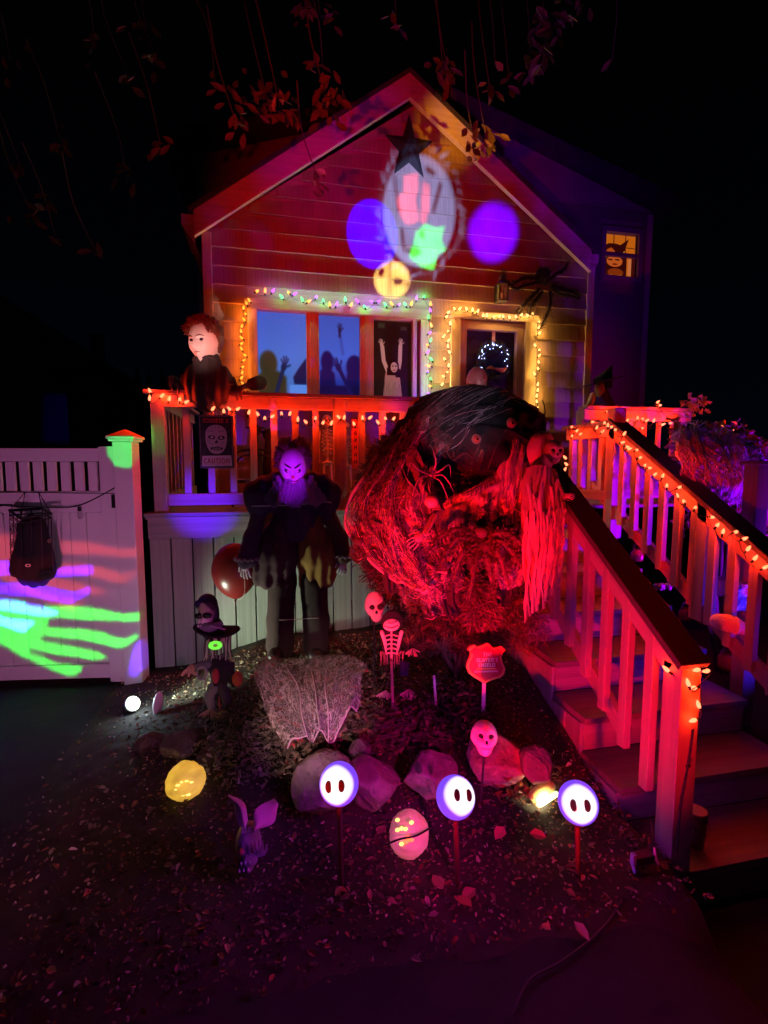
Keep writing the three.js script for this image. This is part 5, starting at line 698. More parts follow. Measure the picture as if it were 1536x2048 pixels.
// ---------------------------------------------------------------- things on the porch
{
  const t = thing('zombie_sign', 'hanging caution sign with a drawn zombie face on the left porch railing', 'sign');
  const Z = ZR + .07, c = onZ(433, 884, Z), w = onZ(467, 884, Z).x - onZ(399, 884, Z).x, h = onZ(433, 832, Z).y - onZ(433, 938, Z).y;
  const tex = canvas(340, 540, (x, W, H) => { x.fillStyle = '#17101a'; x.fillRect(0, 0, W, H); x.strokeStyle = '#8a8290'; x.lineWidth = 4; x.strokeRect(6, 6, W - 12, H - 12); x.fillStyle = '#c02a34'; x.font = 'bold 62px sans-serif'; x.textAlign = 'center'; x.save(); x.translate(W / 2, 72); x.scale(.92, 1); x.fillText('ZOMBIE X', 0, 0); x.restore();
    x.strokeStyle = '#4a4450'; x.lineWidth = 3; for (let i = 0; i < 60; i++) { const a = hash(i, 1) * 60, s = i % 2 ? 20 + a : W - 20 - a, y = 110 + hash(i, 2) * 260; x.beginPath(); x.moveTo(s, y); x.lineTo(s + (hash(i, 3) - .5) * 20, y + 40); x.stroke(); }
    x.fillStyle = '#b9aeb6'; x.beginPath(); x.moveTo(60, 190); x.bezierCurveTo(60, 60, 280, 60, 280, 190); x.bezierCurveTo(286, 270, 268, 330, 235, 372); x.lineTo(200, 392); x.lineTo(138, 392); x.lineTo(105, 372); x.bezierCurveTo(70, 330, 54, 270, 60, 190); x.fill(); x.fillStyle = '#1a1218'; x.beginPath(); x.ellipse(122, 222, 36, 20, .1, 0, 7); x.ellipse(222, 226, 36, 22, -.1, 0, 7); x.fill(); x.fillStyle = '#e2d8d8'; x.beginPath(); x.ellipse(124, 222, 15, 11, 0, 0, 7); x.ellipse(220, 226, 15, 11, 0, 0, 7); x.fill(); x.fillStyle = '#1a1218'; poly(x, [[170, 245], [192, 285], [172, 280], [150, 286]]); x.beginPath(); x.ellipse(172, 338, 62, 20, 0, 0, 7); x.fill(); x.fillStyle = '#d6ccc4'; for (let i = 0; i < 6; i++) x.fillRect(128 + i * 15, i % 2 ? 326 : 340, 10, 14); x.strokeStyle = '#3a3038'; x.lineWidth = 4; for (const q of [[80, 150, 150, 165], [190, 165, 260, 150], [90, 270, 130, 300], [250, 270, 214, 300], [100, 320, 120, 360], [240, 320, 226, 360], [120, 110, 130, 140], [200, 105, 195, 135], [160, 95, 165, 125], [70, 250, 105, 255]]) { x.beginPath(); x.moveTo(q[0], q[1]); x.lineTo(q[2], q[3]); x.stroke(); }
    x.fillStyle = '#cfc4cc'; poly(x, [[20, 415], [320, 408], [326, 520], [16, 524]]); x.fillStyle = '#a3182c'; x.font = 'bold 74px sans-serif'; x.save(); x.translate(W / 2, 492); x.scale(.84, 1); x.fillText('CAUTION', 0, 0); x.restore(); for (let i = 0; i < 14; i++) x.fillRect(34 + i * 20, 490, 4, 8 + hash(i, 8) * 26); });
  const mm = new THREE.MeshStandardMaterial({ map: tex, roughness: .55 }); part(t, 'panel', slab(-w / 2, w / 2, 0, h, -.006, .004, .002), M(.05, .04, .05)); part(t, 'print', new THREE.PlaneGeometry(w - .008, h - .008).translate(0, h / 2, .0065), mm); part(t, 'chain', [tube([V(-.05, h, 0), V(0, h + .05, .005), V(.05, h, 0)], .003, 8, 5), tube([V(0, h + .05, .005), V(.0, h + .09, 0)], .003, 4, 5)], M(.35, .3, .3, .4)); t.position.set(c.x, c.y - h / 2, Z);
  const ch = thing('patio_chair', 'black tubular metal chair on the porch behind the railing, left of the clown', 'chair'); const cx = onZ(512, 950, -4.55).x, cm = M(.02, .018, .018, .35, { metalness: .5 }, 'chair'); for (const d of [0, .035]) part(ch, 'back_frame', tube([V(-.2 + d, 0, 0), V(-.2 + d, .36, 0), V(-.15 + d, .47 - d, 0), V(.15 - d, .47 - d, 0), V(.2 - d, .36, 0), V(.2 - d, 0, 0)], .011, 30, 6), cm); part(ch, 'seat', board(.42, .03, .4, 0, .22, -.2), cm); for (const [x, z] of [[-.19, -.38], [.19, -.38]]) part(ch, 'leg', slab(x - .012, x + .012, 0, .21, z - .012, z + .012), cm); ch.position.set(cx, HD, -4.5);
  const fig = (lab, x, z, y0, hgt, w) => { const f = thing('porch_figure', lab, 'silhouette prop'); part(f, 'head', ball(w * .5, 0, hgt - w * .5, 0, 1, 1.1, .9), M(.02, .012, .012)); part(f, 'hat_brim', new THREE.CylinderGeometry(w * .85, w * .85, .012, 20).translate(0, hgt - w * .3, 0), M(.02, .012, .012)); part(f, 'body', limb([V(0, hgt - w, 0), V(0, hgt * .5, 0), V(0, 0, 0)], [w * .3, w * .6, w * .5], 10, 4), M(.02, .012, .012)); f.position.set(onZ(x, 900, z).x, y0, z); };
  fig('small dark figure in a hat sitting on the metal chair', 512, -4.62, HD + .24, .48, .1); fig('dark red figure standing just right of the metal chair', 538, -4.8, HD, .7, .11);
  for (const [lab, x, sc] of [['hanging skeleton behind the railing left of the middle post', 655, 1], ['hanging skeleton behind the railing right of the middle post', 694, .9]]) { const s = thing('hanging_skeleton', lab, 'skeleton', V(), 0, 'skeletons behind the porch railing'), b = bone(.7); skull(s, V(0, .62, 0), .05, V(.2, -.1, 1), b); part(s, 'spine', limb([V(0, .57, 0), V(0, .3, -.01), V(0, .26, 0)], [.012, .012, .014], 6, 4), b); for (let i = 0; i < 7; i++) part(s, 'rib', new THREE.TorusGeometry(.05 - Math.abs(i - 3) * .004, .005, 6, 18).rotateX(1.35).translate(0, .53 - i * .032, .012), b); part(s, 'pelvis', new THREE.TorusGeometry(.035, .012, 7, 16).rotateX(1.2).translate(0, .25, 0), b); for (const q of [-1, 1]) { part(s, 'arm', limb([V(q * .06, .53, 0), V(q * .075, .4, .01), V(q * .07, .26, .03)], [.01, .008, .007], 6, 3), b); part(s, 'leg', limb([V(q * .03, .24, 0), V(q * .035, .1, .02), V(q * .035, -.05, 0)], [.012, .009, .008], 6, 3), b); } const p = onZ(x, 950, -4.4); s.position.set(p.x, p.y - .15, -4.4); s.scale.setScalar(sc); }
  const vs = thing('hanging_banner', 'narrow orange hanging banner with letters behind the railing right of the skeletons', 'banner'); const vt = canvas(64, 400, (x) => { x.fillStyle = '#c4562c'; x.fillRect(0, 0, 64, 400); x.fillStyle = '#3a0c08'; x.font = 'bold 44px sans-serif'; x.textAlign = 'center'; ['2', '6', '#', 'H', 'A', 'H'].forEach((c, i) => x.fillText(c, 32, 70 + i * 58)); }); part(vs, 'cloth', new THREE.BoxGeometry(.07, .42, .004), new THREE.MeshStandardMaterial({ map: vt, roughness: .8 })); part(vs, 'rod', new THREE.CylinderGeometry(.006, .006, .09, 8).rotateZ(1.571).translate(0, .215, 0), M(.1, .06, .05)); vs.position.copy(onZ(711, 888, -4.28));
}
{ // on the house front
  const Z = ZW + .03, P = (x, y, d = 0) => onZ(x, y, Z + d);
  const s = thing('barn_star', 'black five pointed metal star high on the gable', 'star'), v = []; const sc = P(818, 297), R = .36, r = .15; for (let i = 0; i < 10; i++) { const a = Math.PI / 2 + i * Math.PI / 5, q = i % 2 ? r : R; v.push(V(Math.cos(a) * q * .82, Math.sin(a) * q, 0)); }
  for (let i = 0; i < 5; i++) { const f = []; for (const k of [2 * i - 1, 2 * i]) f.push(V(0, 0, .07), v[(k + 10) % 10], v[(k + 11) % 10]); f.push(V(0, 0, -.01), v[(2 * i + 10) % 10], v[(2 * i + 9) % 10], V(0, 0, -.01), v[(2 * i + 11) % 10], v[2 * i]); const g = new THREE.BufferGeometry().setFromPoints(f); g.computeVertexNormals(); part(s, 'star_point', g, M(.006, .006, .007, .9)); } s.position.copy(sc);
  const body = P(1090, 566, .13), sp = [[[1082, 563], [1045, 573], [1033, 578], [1012, 565], [1004, 545]], [[1078, 578], [1060, 596], [1048, 610], [1034, 624]], [[1084, 584], [1072, 600], [1062, 612], [1054, 626]], [[1100, 585], [1100, 612], [1092, 634], [1078, 660]], [[1098, 560], [1112, 548], [1126, 540], [1137, 524]], [[1104, 574], [1122, 590], [1140, 592], [1160, 600]], [[1104, 570], [1125, 580], [1145, 584], [1162, 592]], [[1080, 558], [1050, 556], [1020, 570], [995, 572]]].map((L) => L.map(([x, y], i) => P(x, y, i === 0 ? .12 : i === L.length - 1 ? .02 : .14)));
  spiderThing('wall_spider', 'huge black spider prop on the house wall above the right side of the door', body, P(1084, 552, .14), .075, sp.map((L) => L), M(.008, .007, .007, .8), M(.01, .008, .008, .9, { side: THREE.DoubleSide }, 'bfur'));
  const w = thing('door_wreath', 'dark wreath with tiny blue white lights and an orange ribbon on the front door', 'wreath'), wc = onZ(984, 722, ZW - .04), list = []; for (let i = 0; i < 900; i++) { const a = rr(0, 6.283), b = rr(0, 6.283); list.push([mtx(V((.17 + .05 * Math.cos(b)) * Math.cos(a), (.17 + .05 * Math.cos(b)) * Math.sin(a), .05 * Math.sin(b) + .02), reul(), rr(.7, 1.3)), col(.02, .03, .05)]); }
  part(w, 'ring', new THREE.TorusGeometry(.17, .035, 8, 40).translate(0, 0, .02), M(.01, .012, .02)); scatter(w, 'foliage', sprigGeo(5, .035, .006, 1), leafMat, list); for (let i = 0; i < 34; i++) { const a = rr(-.6, 3.9), q = rr(.13, .21), p = V(q * Math.cos(a), q * Math.sin(a), rr(.06, .09)); const b = part(w, 'bulb', new THREE.SphereGeometry(.006, 8, 6), glow(1.6, 2, 4)); b.position.copy(p); if (i % 3 === 0) point(w, p, col(.12, .16, 1), .02, .3); }
  part(w, 'ribbon', slab(-.022, .022, .17, .37, .03, .036, .002), M(.6, .45, .38, .7)); part(w, 'bow', [limb([V(.02, -.1, .06), V(.1, -.12, .08), V(.17, -.08, .06)], [.012, .03, .008], 7, 4), limb([V(0, -.1, .06), V(-.06, -.09, .08), V(-.09, -.1, .07)], [.012, .02, .008], 7, 4)], M(.5, .1, .03, .6)); w.position.copy(wc);
  const l = thing('wall_lantern', 'unlit black carriage lantern on the wall above the front door', 'lantern'), bm = M(.02, .018, .016, .45), lc = P(995, 613, 0); part(l, 'wall_plate', board(.09, .2, .02, 0, .13, 0), bm); part(l, 'roof', new THREE.ConeGeometry(.085, .07, 4).rotateY(.785).translate(0, .25, .11), bm); part(l, 'glass', slab(-.045, .045, .04, .21, .065, .155, .003), M(.85, .8, .7, .1, { transmission: .85, thickness: 0 }, 'lglass')); for (const [a, b] of [[-.05, .06], [.05, .06], [-.05, .16], [.05, .16]]) part(l, 'bar', slab(a - .005, a + .005, .03, .22, b - .005, b + .005, .001), bm); part(l, 'base', board(.12, .016, .12, 0, .028, .11), bm); part(l, 'arm', tube([V(0, .3, .0), V(0, .33, .06), V(0, .29, .11)], .008, 10, 6), bm); part(l, 'candle', new THREE.CylinderGeometry(.012, .012, .08, 10).translate(0, .08, .11), M(.7, .65, .55, .6)); l.position.copy(lc);
  const d = thing('witch_dummy', 'dark cloaked dummy in a wide black hat at the right corner of the house', 'dummy'), dp = (x, y, q = 0) => onZ(x, y, -4.6 + q); part(d, 'hat', [new THREE.CylinderGeometry(.19, .19, .015, 26).rotateZ(.25).translate(...dp(1205, 763).toArray()), new THREE.ConeGeometry(.1, .22, 18).rotateZ(-.5).translate(...dp(1215, 748).toArray())], black); part(d, 'cloak', blobMesh([[dp(1200, 785), dp(1205, 830), .07, .14], [dp(1205, 830), dp(1210, 900), .14, .18]], .016, .04, (p) => .012 * Math.sin(p.x * 70)), cloth(.03, .012, .04)); part(d, 'face', HEAD.clone().scale(.06, .075, .06).translate(...dp(1199, 778, .06).toArray()), M(.3, .2, .12)); part(d, 'sleeve', limb([dp(1186, 790, .12), dp(1180, 808, .2), dp(1172, 815, .24)], [.03, .035, .02], 8, 4), M(.6, .4, .2, .8)); part(d, 'skirt_panel', limb([dp(1180, 824, .2), dp(1184, 846, .22)], [.045, .05], 8, 3), M(.6, .42, .22, .8)); rebase(d);
}
// ---------------------------------------------------------------- on the gate
{
  const Q = (x, y, d = .12) => onGate(x, y, d), t = thing('hanging_cage', 'small black cage with a cloaked figure hanging by cords on the white gate', 'cage'), bm = M(.012, .01, .01, .5);
  const top = [[19, 1021, .2], [42, 1037, .34], [102, 1027, .3], [84, 1017, .14]].map((a) => Q(...a)), bot = [[22, 1132, .2], [44, 1152, .34], [106, 1140, .3], [88, 1130, .14]].map((a) => Q(...a));
  part(t, 'roof_frame', top.flatMap((p, i) => [limb([p, top[(i + 1) % 4]], [.009, .009], 6, 2), limb([p.clone().add(V(0, -.03, 0)), top[(i + 1) % 4].clone().add(V(0, -.03, 0))], [.005, .005], 6, 2)]), bm); part(t, 'base_frame', bot.map((p, i) => limb([p, bot[(i + 1) % 4]], [.009, .009], 6, 2)), bm); top.forEach((p, i) => { for (const k of [0, .33, .66]) part(t, 'bar', limb([p.clone().lerp(top[(i + 1) % 4], k), bot[i].clone().lerp(bot[(i + 1) % 4], k)], [.0035, .0035], 5, 2), bm); }); part(t, 'cord', top.map((p, i) => tube([p, Q(i < 1 || i === 1 ? 50 : 77, 984, .03)], .003, 4, 4)), bm);
  const cb = Q(68, 1090, .24); part(t, 'cloaked_figure', blobMesh([[cb.clone().add(V(0, .16, 0)), cb.clone().add(V(0, .1, .0)), .045, .06], [cb.clone().add(V(0, .1, 0)), cb.clone().add(V(0, -.17, 0)), .09, .115], [cb.clone().add(V(-.05, .05, .02)), cb.clone().add(V(-.07, -.15, .04)), .04, .06]], .012, .03, (p) => .006 * Math.sin(p.x * 110)), black); part(t, 'hook', new THREE.TorusGeometry(.009, .003, 6, 14).translate(...Q(99, 1082, .34).toArray()), M(.5, .3, .2, .4)); part(t, 'padlock', new THREE.TorusGeometry(.013, .0035, 6, 16).scale(1, .6, 1).translate(...Q(56, 1131, .38).toArray()), M(.7, .66, .6, .4)); part(t, 'pale_hand', handGeo(Q(36, 1060, .3), Q(35, 1078, .33), V(0, 0, 1), .9, .3), M(.4, .15, .14, .6));
  { const l = []; for (let i = 0; i < 60; i++) l.push(new THREE.TorusGeometry(.008, .0022, 5, 10).rotateY(rr(0, 3)).translate(...Q(23 + rr(-3, 12), 1035 + rr(0, 95), .3).toArray())); part(t, 'chain', l, M(.25, .12, .08, .5)); } rebase(t);
  const f = thing('festoon_cable', 'black festoon cable with one clear unlit bulb strung along the gate', 'cable'), wm = M(.012, .012, .012, .5); part(f, 'cable', tube([[-40, 1008], [0, 1011], [80, 1014], [150, 1013], [200, 992], [238, 970]].map(([x, y]) => Q(x, y, .05)), .004, 30, 5), wm); part(f, 'socket', new THREE.CylinderGeometry(.011, .013, .03, 10).translate(...Q(159, 1018, .05).toArray()), wm); const bp = Q(160, 1028, .05); part(f, 'clear_bulb', lathe([[.0001, -.03], [.012, -.026], [.019, -.012], [.017, .002], [.01, .016]], 16).translate(bp.x, bp.y - .005, bp.z), M(1, 1, 1, .05, { transmission: .9, thickness: .01 }, 'cbulb')); part(f, 'mounting_wire', tube([[-40, 984], [60, 985], [150, 986], [238, 987]].map(([x, y]) => Q(x, y, .035)), .0025, 20, 4), wm); rebase(f);
}
// ---------------------------------------------------------------- lamps and props in the garden bed
const stakeM = M(.02, .016, .018, .55);
const tGlobe = canvas(256, 128, (x, w, h) => { x.fillStyle = '#6a3ce0'; x.fillRect(0, 0, w, h); const g = x.createRadialGradient(64, 64, 4, 64, 64, 46); g.addColorStop(0, '#ffffff'); g.addColorStop(.7, '#fbf8ff'); g.addColorStop(.88, '#c9b4ff'); g.addColorStop(1, '#6a3ce0'); x.fillStyle = g; x.fillRect(0, 0, 128, h); });
{ // globe lamps: glowing white globes with two dark oval eyes
  const gl = 'white globe lamps on stakes in the bed';
  const lamps = [['glowing white globe lamp in front of the broad grey rock, leftmost of three', 678, 1567, 683, 1765, .073, [-.22, .1]], ['glowing violet white globe lamp right of the glowing pink lump, middle of three', 911, 1594, 916, 1768, .072, [.42, -.1]], ['glowing violet white globe lamp beside the stair skirt, rightmost of three', 1156, 1605, 1156, 1750, .074, [.1, .12]]];
  for (const [lab, x, y, bx, by, r, turn] of lamps) {
    const b = onY(bx, by, .01), c = onZ(x, y, b.z), t = thing('globe_lamp', lab, 'lamp', V(), 0, gl), m = new THREE.MeshStandardMaterial({ color: 0x333333, roughness: .3 }); m.emissive.setRGB(1, 1, 1); m.emissiveMap = tGlobe;
    const look = camera.position.clone().sub(c).normalize(), q = new THREE.Quaternion().setFromUnitVectors(V(0, 0, 1), look).multiply(new THREE.Quaternion().setFromEuler(new THREE.Euler(turn[1], turn[0], 0)));
    part(t, 'globe', ball(r, 0, 0, 0, 1, 1.04, 1, 36, 26).applyQuaternion(q).translate(c.x, c.y, c.z), m);
    for (const s of [-1, 1]) { const d = V(s * .34, -.02, 1).normalize(), e = ball(1, 0, 0, 0, .17, .27, .06, 18, 14).translate(d.x, d.y, d.z * 1.0).scale(r, r * 1.03, r); part(t, 'eye', e.applyQuaternion(q).translate(c.x, c.y, c.z), M(.001, .001, .002, .9)); }
    part(t, 'collar', new THREE.CylinderGeometry(r * .45, r * .3, .02, 18).translate(c.x, c.y - r * 1.04, c.z), stakeM); part(t, 'stake', limb([V(c.x, c.y - r * 1.05, c.z), V((b.x + c.x) / 2, (b.y + c.y) / 2 - .03, b.z), V(b.x, -.02, b.z)], [.0105, .0105, .009], 8, 3), M(.05, .01, .012, .6));
    point(t, c, col(.6, .02, .85), .28, 3); rebase(t);
  }
}
{ // lumps lit from within
  const t = thing('glowing_skull_lump', 'yellow glowing wrapped lump like a flattened skull at the left of the bed', 'light-up decoration'), c = onBed(372, 1590).add(V(0, .07, 0)); const m = new THREE.MeshStandardMaterial({ color: 0xccaa66, roughness: .6, bumpMap: noise1, bumpScale: .004 }); m.emissive.setRGB(.75, .42, .04); m.emissiveMap = tRep(tNoise, 1); 
  part(t, 'shell', warp(new THREE.IcosahedronGeometry(1, 16), (v) => { v.multiplyScalar(1 + .16 * n3(v, 3, 2) + .1 * n3(v, 8, 4) - .12 * bump(v, .1, .1, .95, .05)); v.set(v.x * .088, v.y * .085, v.z * .07).applyEuler(new THREE.Euler(-.3, 0, .5)).add(c); }), m); for (let i = 0; i < 8; i++) { const a = -.6 + i * .3; part(t, 'bright_spot', ball(.0045 + .003 * hash(i, 5), c.x + .012 + .038 * Math.cos(a * 2 + 2), c.y + .008 + .034 * Math.sin(a * 2 + 2), c.z + .066 + .005 * hash(i, 2), 2.2 - hash(i, 3), .7, .4, 8, 6), glow(2.2, 1.6, .35)); } point(t, c.clone().add(V(0, .02, 0)), col(1, .55, .05), .1, 2); rebase(t);
  const u = thing('glowing_pumpkin_lump', 'pink wrapped lump with yellow lights shaped like a face and a black wire across', 'light-up decoration'), k = onY(818, 1668, .09); const mm = new THREE.MeshStandardMaterial({ color: 0xd8a8a8, roughness: .5, bumpMap: noise1, bumpScale: .004 }); mm.emissive.setRGB(.3, .07, .07); mm.emissiveMap = tRep(tNoise, 1);
  part(u, 'shell', warp(new THREE.IcosahedronGeometry(1, 16), (v) => { v.multiplyScalar(1 + .12 * n3(v, 3, 7) + .08 * n3(v, 9, 3)); v.set(v.x * .082, v.y * .095, v.z * .075).add(k); }), mm); for (const [x, y, g] of [[795, 1640, 0], [823, 1645, 0], [795, 1660, 0], [803, 1657, 0], [811, 1658, 0], [803, 1688, 0], [816, 1676, 1], [823, 1680, 1], [812, 1684, 1]]) { const p = onZ(x, y, k.z + .07); part(u, 'bright_spot', ball(.0095, p.x, p.y, p.z, g ? 1.4 : 1, .8, .6, 8, 6), g ? glow(2, .25, .05) : glow(1.6, 1.3, .2)); } part(u, 'wire', tube([onZ(770, 1690, k.z + .04), onZ(800, 1678, k.z + .09), onZ(830, 1672, k.z + .09), onZ(862, 1655, k.z + .03)], .004, 16, 5), M(.01, .01, .01)); point(u, k, col(1, .16, .08), .07, 2); rebase(u);
}
{ // goblin head with bat ears
  const t = thing('goblin_head', 'purple lit goblin head with two big bat ears lying in the leaf litter', 'goblin prop'), c = onY(497, 1690, .1), m = dirty(.34, .27, .27, .6, .006), hm = new THREE.Matrix4().compose(c, new THREE.Quaternion().setFromEuler(new THREE.Euler(-.6, .1, 0)), V(.066, .085, .066)); part(t, 'head', HEAD.clone().applyMatrix4(hm), m); part(t, 'snout', ball(.032, c.x + .006, c.y - .018, c.z + .05, 1, 1, .9), m); part(t, 'mouth', ball(.03, c.x - .012, c.y - .03, c.z + .062, .8, 1.3, .4), M(.015, .008, .01, .5));
  const E = (x, y, d) => onZ(x, y, c.z + d); const ear = (pts, w) => drape(pts, 10, 10, (p, a, b) => { p.z += .012 * Math.sin(b * 3.14); }); void 0;
  part(t, 'ear', ear([[E(466, 1600, -.01), E(470, 1625, .0), E(478, 1652, .02)], [E(458, 1590, -.02), E(482, 1612, .03), E(490, 1650, .03)], [E(456, 1588, -.02), E(488, 1605, .0), E(496, 1640, .01)]]), M(.4, .3, .32, .6, { side: THREE.DoubleSide }, 'ear')); part(t, 'ear', ear([[E(506, 1650, .01), E(512, 1618, .0), E(548, 1597, -.02)], [E(510, 1655, .03), E(532, 1632, .0), E(556, 1602, -.01)], [E(514, 1660, .01), E(548, 1645, .01), E(555, 1615, -.02)]]), M(.42, .2, .24, .6, { side: THREE.DoubleSide }, 'ear'));
  for (let i = 0; i < 5; i++) part(t, 'horn_spike', new THREE.ConeGeometry(.008, .03, 7).translate(c.x - .02 + i * .011, c.y + .085, c.z + .02), m); for (let i = 0; i < 6; i++) part(t, 'tooth', new THREE.ConeGeometry(.004, .016, 6).rotateX(i % 2 ? 3.14 : 0).translate(c.x - .03 + i * .008, c.y - .035 + (i % 2) * .02, c.z + .078), bone()); for (const s of [-1, 1]) part(t, 'eye', ball(.011, c.x + s * .022, c.y + .02, c.z + .055), M(.5, .1, .1, .2)); part(t, 'paw', handGeo(E(522, 1712, .05), E(514, 1690, .08), V(0, 0, 1), 1, .6), m); rebase(t);
}
{ // white lamp at the left with the oval mask beside it
  const t = thing('stake_spotlight', 'bright white stake spotlight on the ground below the gate post', 'spotlight'), c = onBed(272, 1416).add(V(0, .06, .06)), aim = V(.42, .66, -4.05), d = aim.clone().sub(c).normalize(), q = new THREE.Quaternion().setFromUnitVectors(V(0, 0, 1), d), bm = M(.02, .02, .02, .5);
  const tc = camera.position.clone().sub(c).normalize().lerp(d, .35).normalize(), q2 = new THREE.Quaternion().setFromUnitVectors(V(0, 0, 1), tc); void q;
  part(t, 'housing', new THREE.CylinderGeometry(.05, .032, .07, 20).rotateX(Math.PI / 2).translate(0, 0, -.04).applyQuaternion(q2).translate(c.x, c.y, c.z), bm); part(t, 'lens', new THREE.SphereGeometry(.046, 22, 12).scale(1, 1, .35).applyQuaternion(q2).translate(c.x, c.y, c.z), glow(2.6, 3, 2.5)); part(t, 'stake', new THREE.CylinderGeometry(.008, .004, .1, 6).translate(c.x, c.y - .08, c.z - .03), bm);
  spot(t, c.clone().addScaledVector(tc, .03), aim, col(.86, 1, .74), 5.2, 42, 1, 2); point(t, c.clone().addScaledVector(tc, .07), col(.6, .85, 1), .12, 2); rebase(t);
  const k = thing('oval_mask', 'pale oval mask on a thin stake right of the white spotlight', 'mask'), kc = onZ(316, 1410, c.z + .05); part(k, 'face', HEAD.clone().scale(.045, .085, .02).applyEuler(new THREE.Euler(0, .7, -.15)).translate(kc.x, kc.y, kc.z), M(.6, .5, .52, .5)); part(k, 'stake', limb([kc.clone().add(V(0, -.07, -.01)), kc.clone().add(V(-.005, -.22, -.01))], [.004, .003], 6, 2), bm); rebase(k);
  const y = thing('side_spotlight', 'small yellow spotlight leaning by the rightmost globe lamp', 'spotlight'), a = onZ(1078, 1608, -1.95), b = onZ(1112, 1588, -1.95); part(y, 'housing', limb([a.clone().add(V(-.005, .02, -.03)), b.clone().add(V(-.012, .014, -.04))], [.03, .03], 12, 3), M(.3, .33, .1, .5)); part(y, 'lens', limb([a, b], [.015, .013], 10, 4), glow(1.7, 1.8, .6)); part(y, 'stake', new THREE.CylinderGeometry(.007, .004, .2, 6).translate((a.x + b.x) / 2, a.y - .08, a.z - .03), bm); spot(y, a.clone().lerp(b, .5).add(V(-.02, 0, .03)), onZ(1010, 1520, -2.4), col(1, .85, .45), 1.1, 44, .9, 2); rebase(y);
}
{ // stakes, signs and skulls
  const zs = -2.62, P = (x, y, d = 0) => onZ(x, y, zs + d);
  const s = thing('skeleton_stake', 'flat hooded skeleton doll on a wooden stake, glowing pink red', 'garden stake'); part(s, 'stake', limb([P(783, 1320), P(785, 1400), P(786, 1488)], [.0085, .0085, .005], 8, 3), M(.5, .36, .22, .8)); part(s, 'hood', warp(ball(1, 0, 0, 0), (v) => { v.set(v.x * .062, v.y * .066, v.z * .022).add(P(784, 1243, -.012)); }), black); const pm = M(.75, .5, .5, .5); part(s, 'face', warp(ball(1, 0, 0, 0), (v) => { v.set(v.x * .046, v.y * .035, v.z * .016).add(P(783, 1250, .012)); }), pm); part(s, 'grin', [tube([P(768, 1252, .03), P(783, 1256, .033), P(797, 1250, .03)], .0022, 8, 4), tube([P(776, 1246, .032), P(786, 1247, .033)], .002, 4, 4), tube([P(788, 1245, .032), P(795, 1242, .032)], .002, 4, 4)], M(.05, .01, .01));
  const tx = [[760, 1262], [806, 1262], [800, 1300], [792, 1322], [774, 1322], [766, 1300]].map(([x, y]) => { const p = P(x, y); return [p.x, p.y]; }); part(s, 'torso', extrude(tx, .018).translate(0, 0, zs - .012), black); for (let i = 0; i < 5; i++) part(s, 'rib', tube([P(771, 1272 + i * 9, .012), P(783, 1269 + i * 9, .016), P(795, 1272 + i * 9, .012)], .0045, 6, 5), pm); part(s, 'spine', limb([P(783, 1264, .012), P(783, 1315, .012)], [.005, .005], 6, 2), pm); part(s, 'shoulder_strip', limb([P(764, 1264, .01), P(770, 1285, .012), P(772, 1305, .01)], [.012, .01, .004], 7, 3), pm); part(s, 'shoulder_strip', limb([P(803, 1264, .01), P(798, 1285, .012), P(794, 1305, .01)], [.012, .01, .004], 7, 3), pm); for (let i = 0; i < 14; i++) part(s, 'fringe', limb([P(761 + i * 3.6, 1303, .006), P(760 + i * 3.6 + rr(-4, 4), 1332 + rr(-6, 8), .01)], [.0035, .0015], 5, 2), M(.5, .22, .22, .9)); part(s, 'hanging_cloth', drape([[P(800, 1325), P(806, 1322, .02), P(818, 1326)], [P(800, 1350), P(808, 1352, .02), P(816, 1352)]], 8, 8, pleat(.004, 2, 2)), cloth(.03, .035, .09)); for (const [x, y] of [[826, 1302], [772, 1386], [818, 1384]]) part(s, x > 800 && y < 1350 ? 'straw_hand' : 'straw_foot', sprigGeo(16, .05, .01, .9).applyEuler(new THREE.Euler(1.2, 0, rr(-.5, .5))).translate(...P(x, y - 6, .01).toArray()), M(.62, .42, .32, .8, { side: THREE.DoubleSide }, 'straw')); rebase(s);
  const m = thing('skull_mask', 'flat pale skull mask hanging beside the shrub above the skeleton stake', 'mask'); const mq = P(750, 1212, -.25); part(m, 'face', SKULL.clone().scale(.078, .088, .03).applyEuler(new THREE.Euler(-.1, .25, .12)).translate(mq.x, mq.y, mq.z), bone(1.1)); for (const q of [-1, 1]) part(m, 'eye_socket', ball(.018, mq.x + q * .027, mq.y - .001, mq.z + .026, 1.1, 1, .4), M(.02, .008, .008)); part(m, 'nose_hole', ball(.008, mq.x + .003, mq.y - .03, mq.z + .032, 1, 1.3, .4), M(.02, .008, .008)); part(m, 'stake', limb([mq.clone().add(V(0, -.08, -.02)), V(mq.x, .25, mq.z - .03)], [.005, .005], 6, 2), stakeM); rebase(m);
  const w = thing('white_stake', 'thin bare white stake leaning in the soil between skeleton and shield sign', 'stake'); part(w, 'rod', limb([P(868, 1353), P(873, 1425)], [.008, .0075], 8, 2), M(.75, .72, .7, .5)); part(w, 'tip', limb([P(873, 1427), P(875, 1446)], [.005, .002], 6, 2), M(.3, .3, .3)); rebase(w);
  // shield sign
  const z2 = -2.52, S = (x, y, d = 0) => onZ(x, y, z2 + d), t = thing('shield_sign', 'red shield shaped sign with yellow edge and white lettering on a white stake', 'sign');
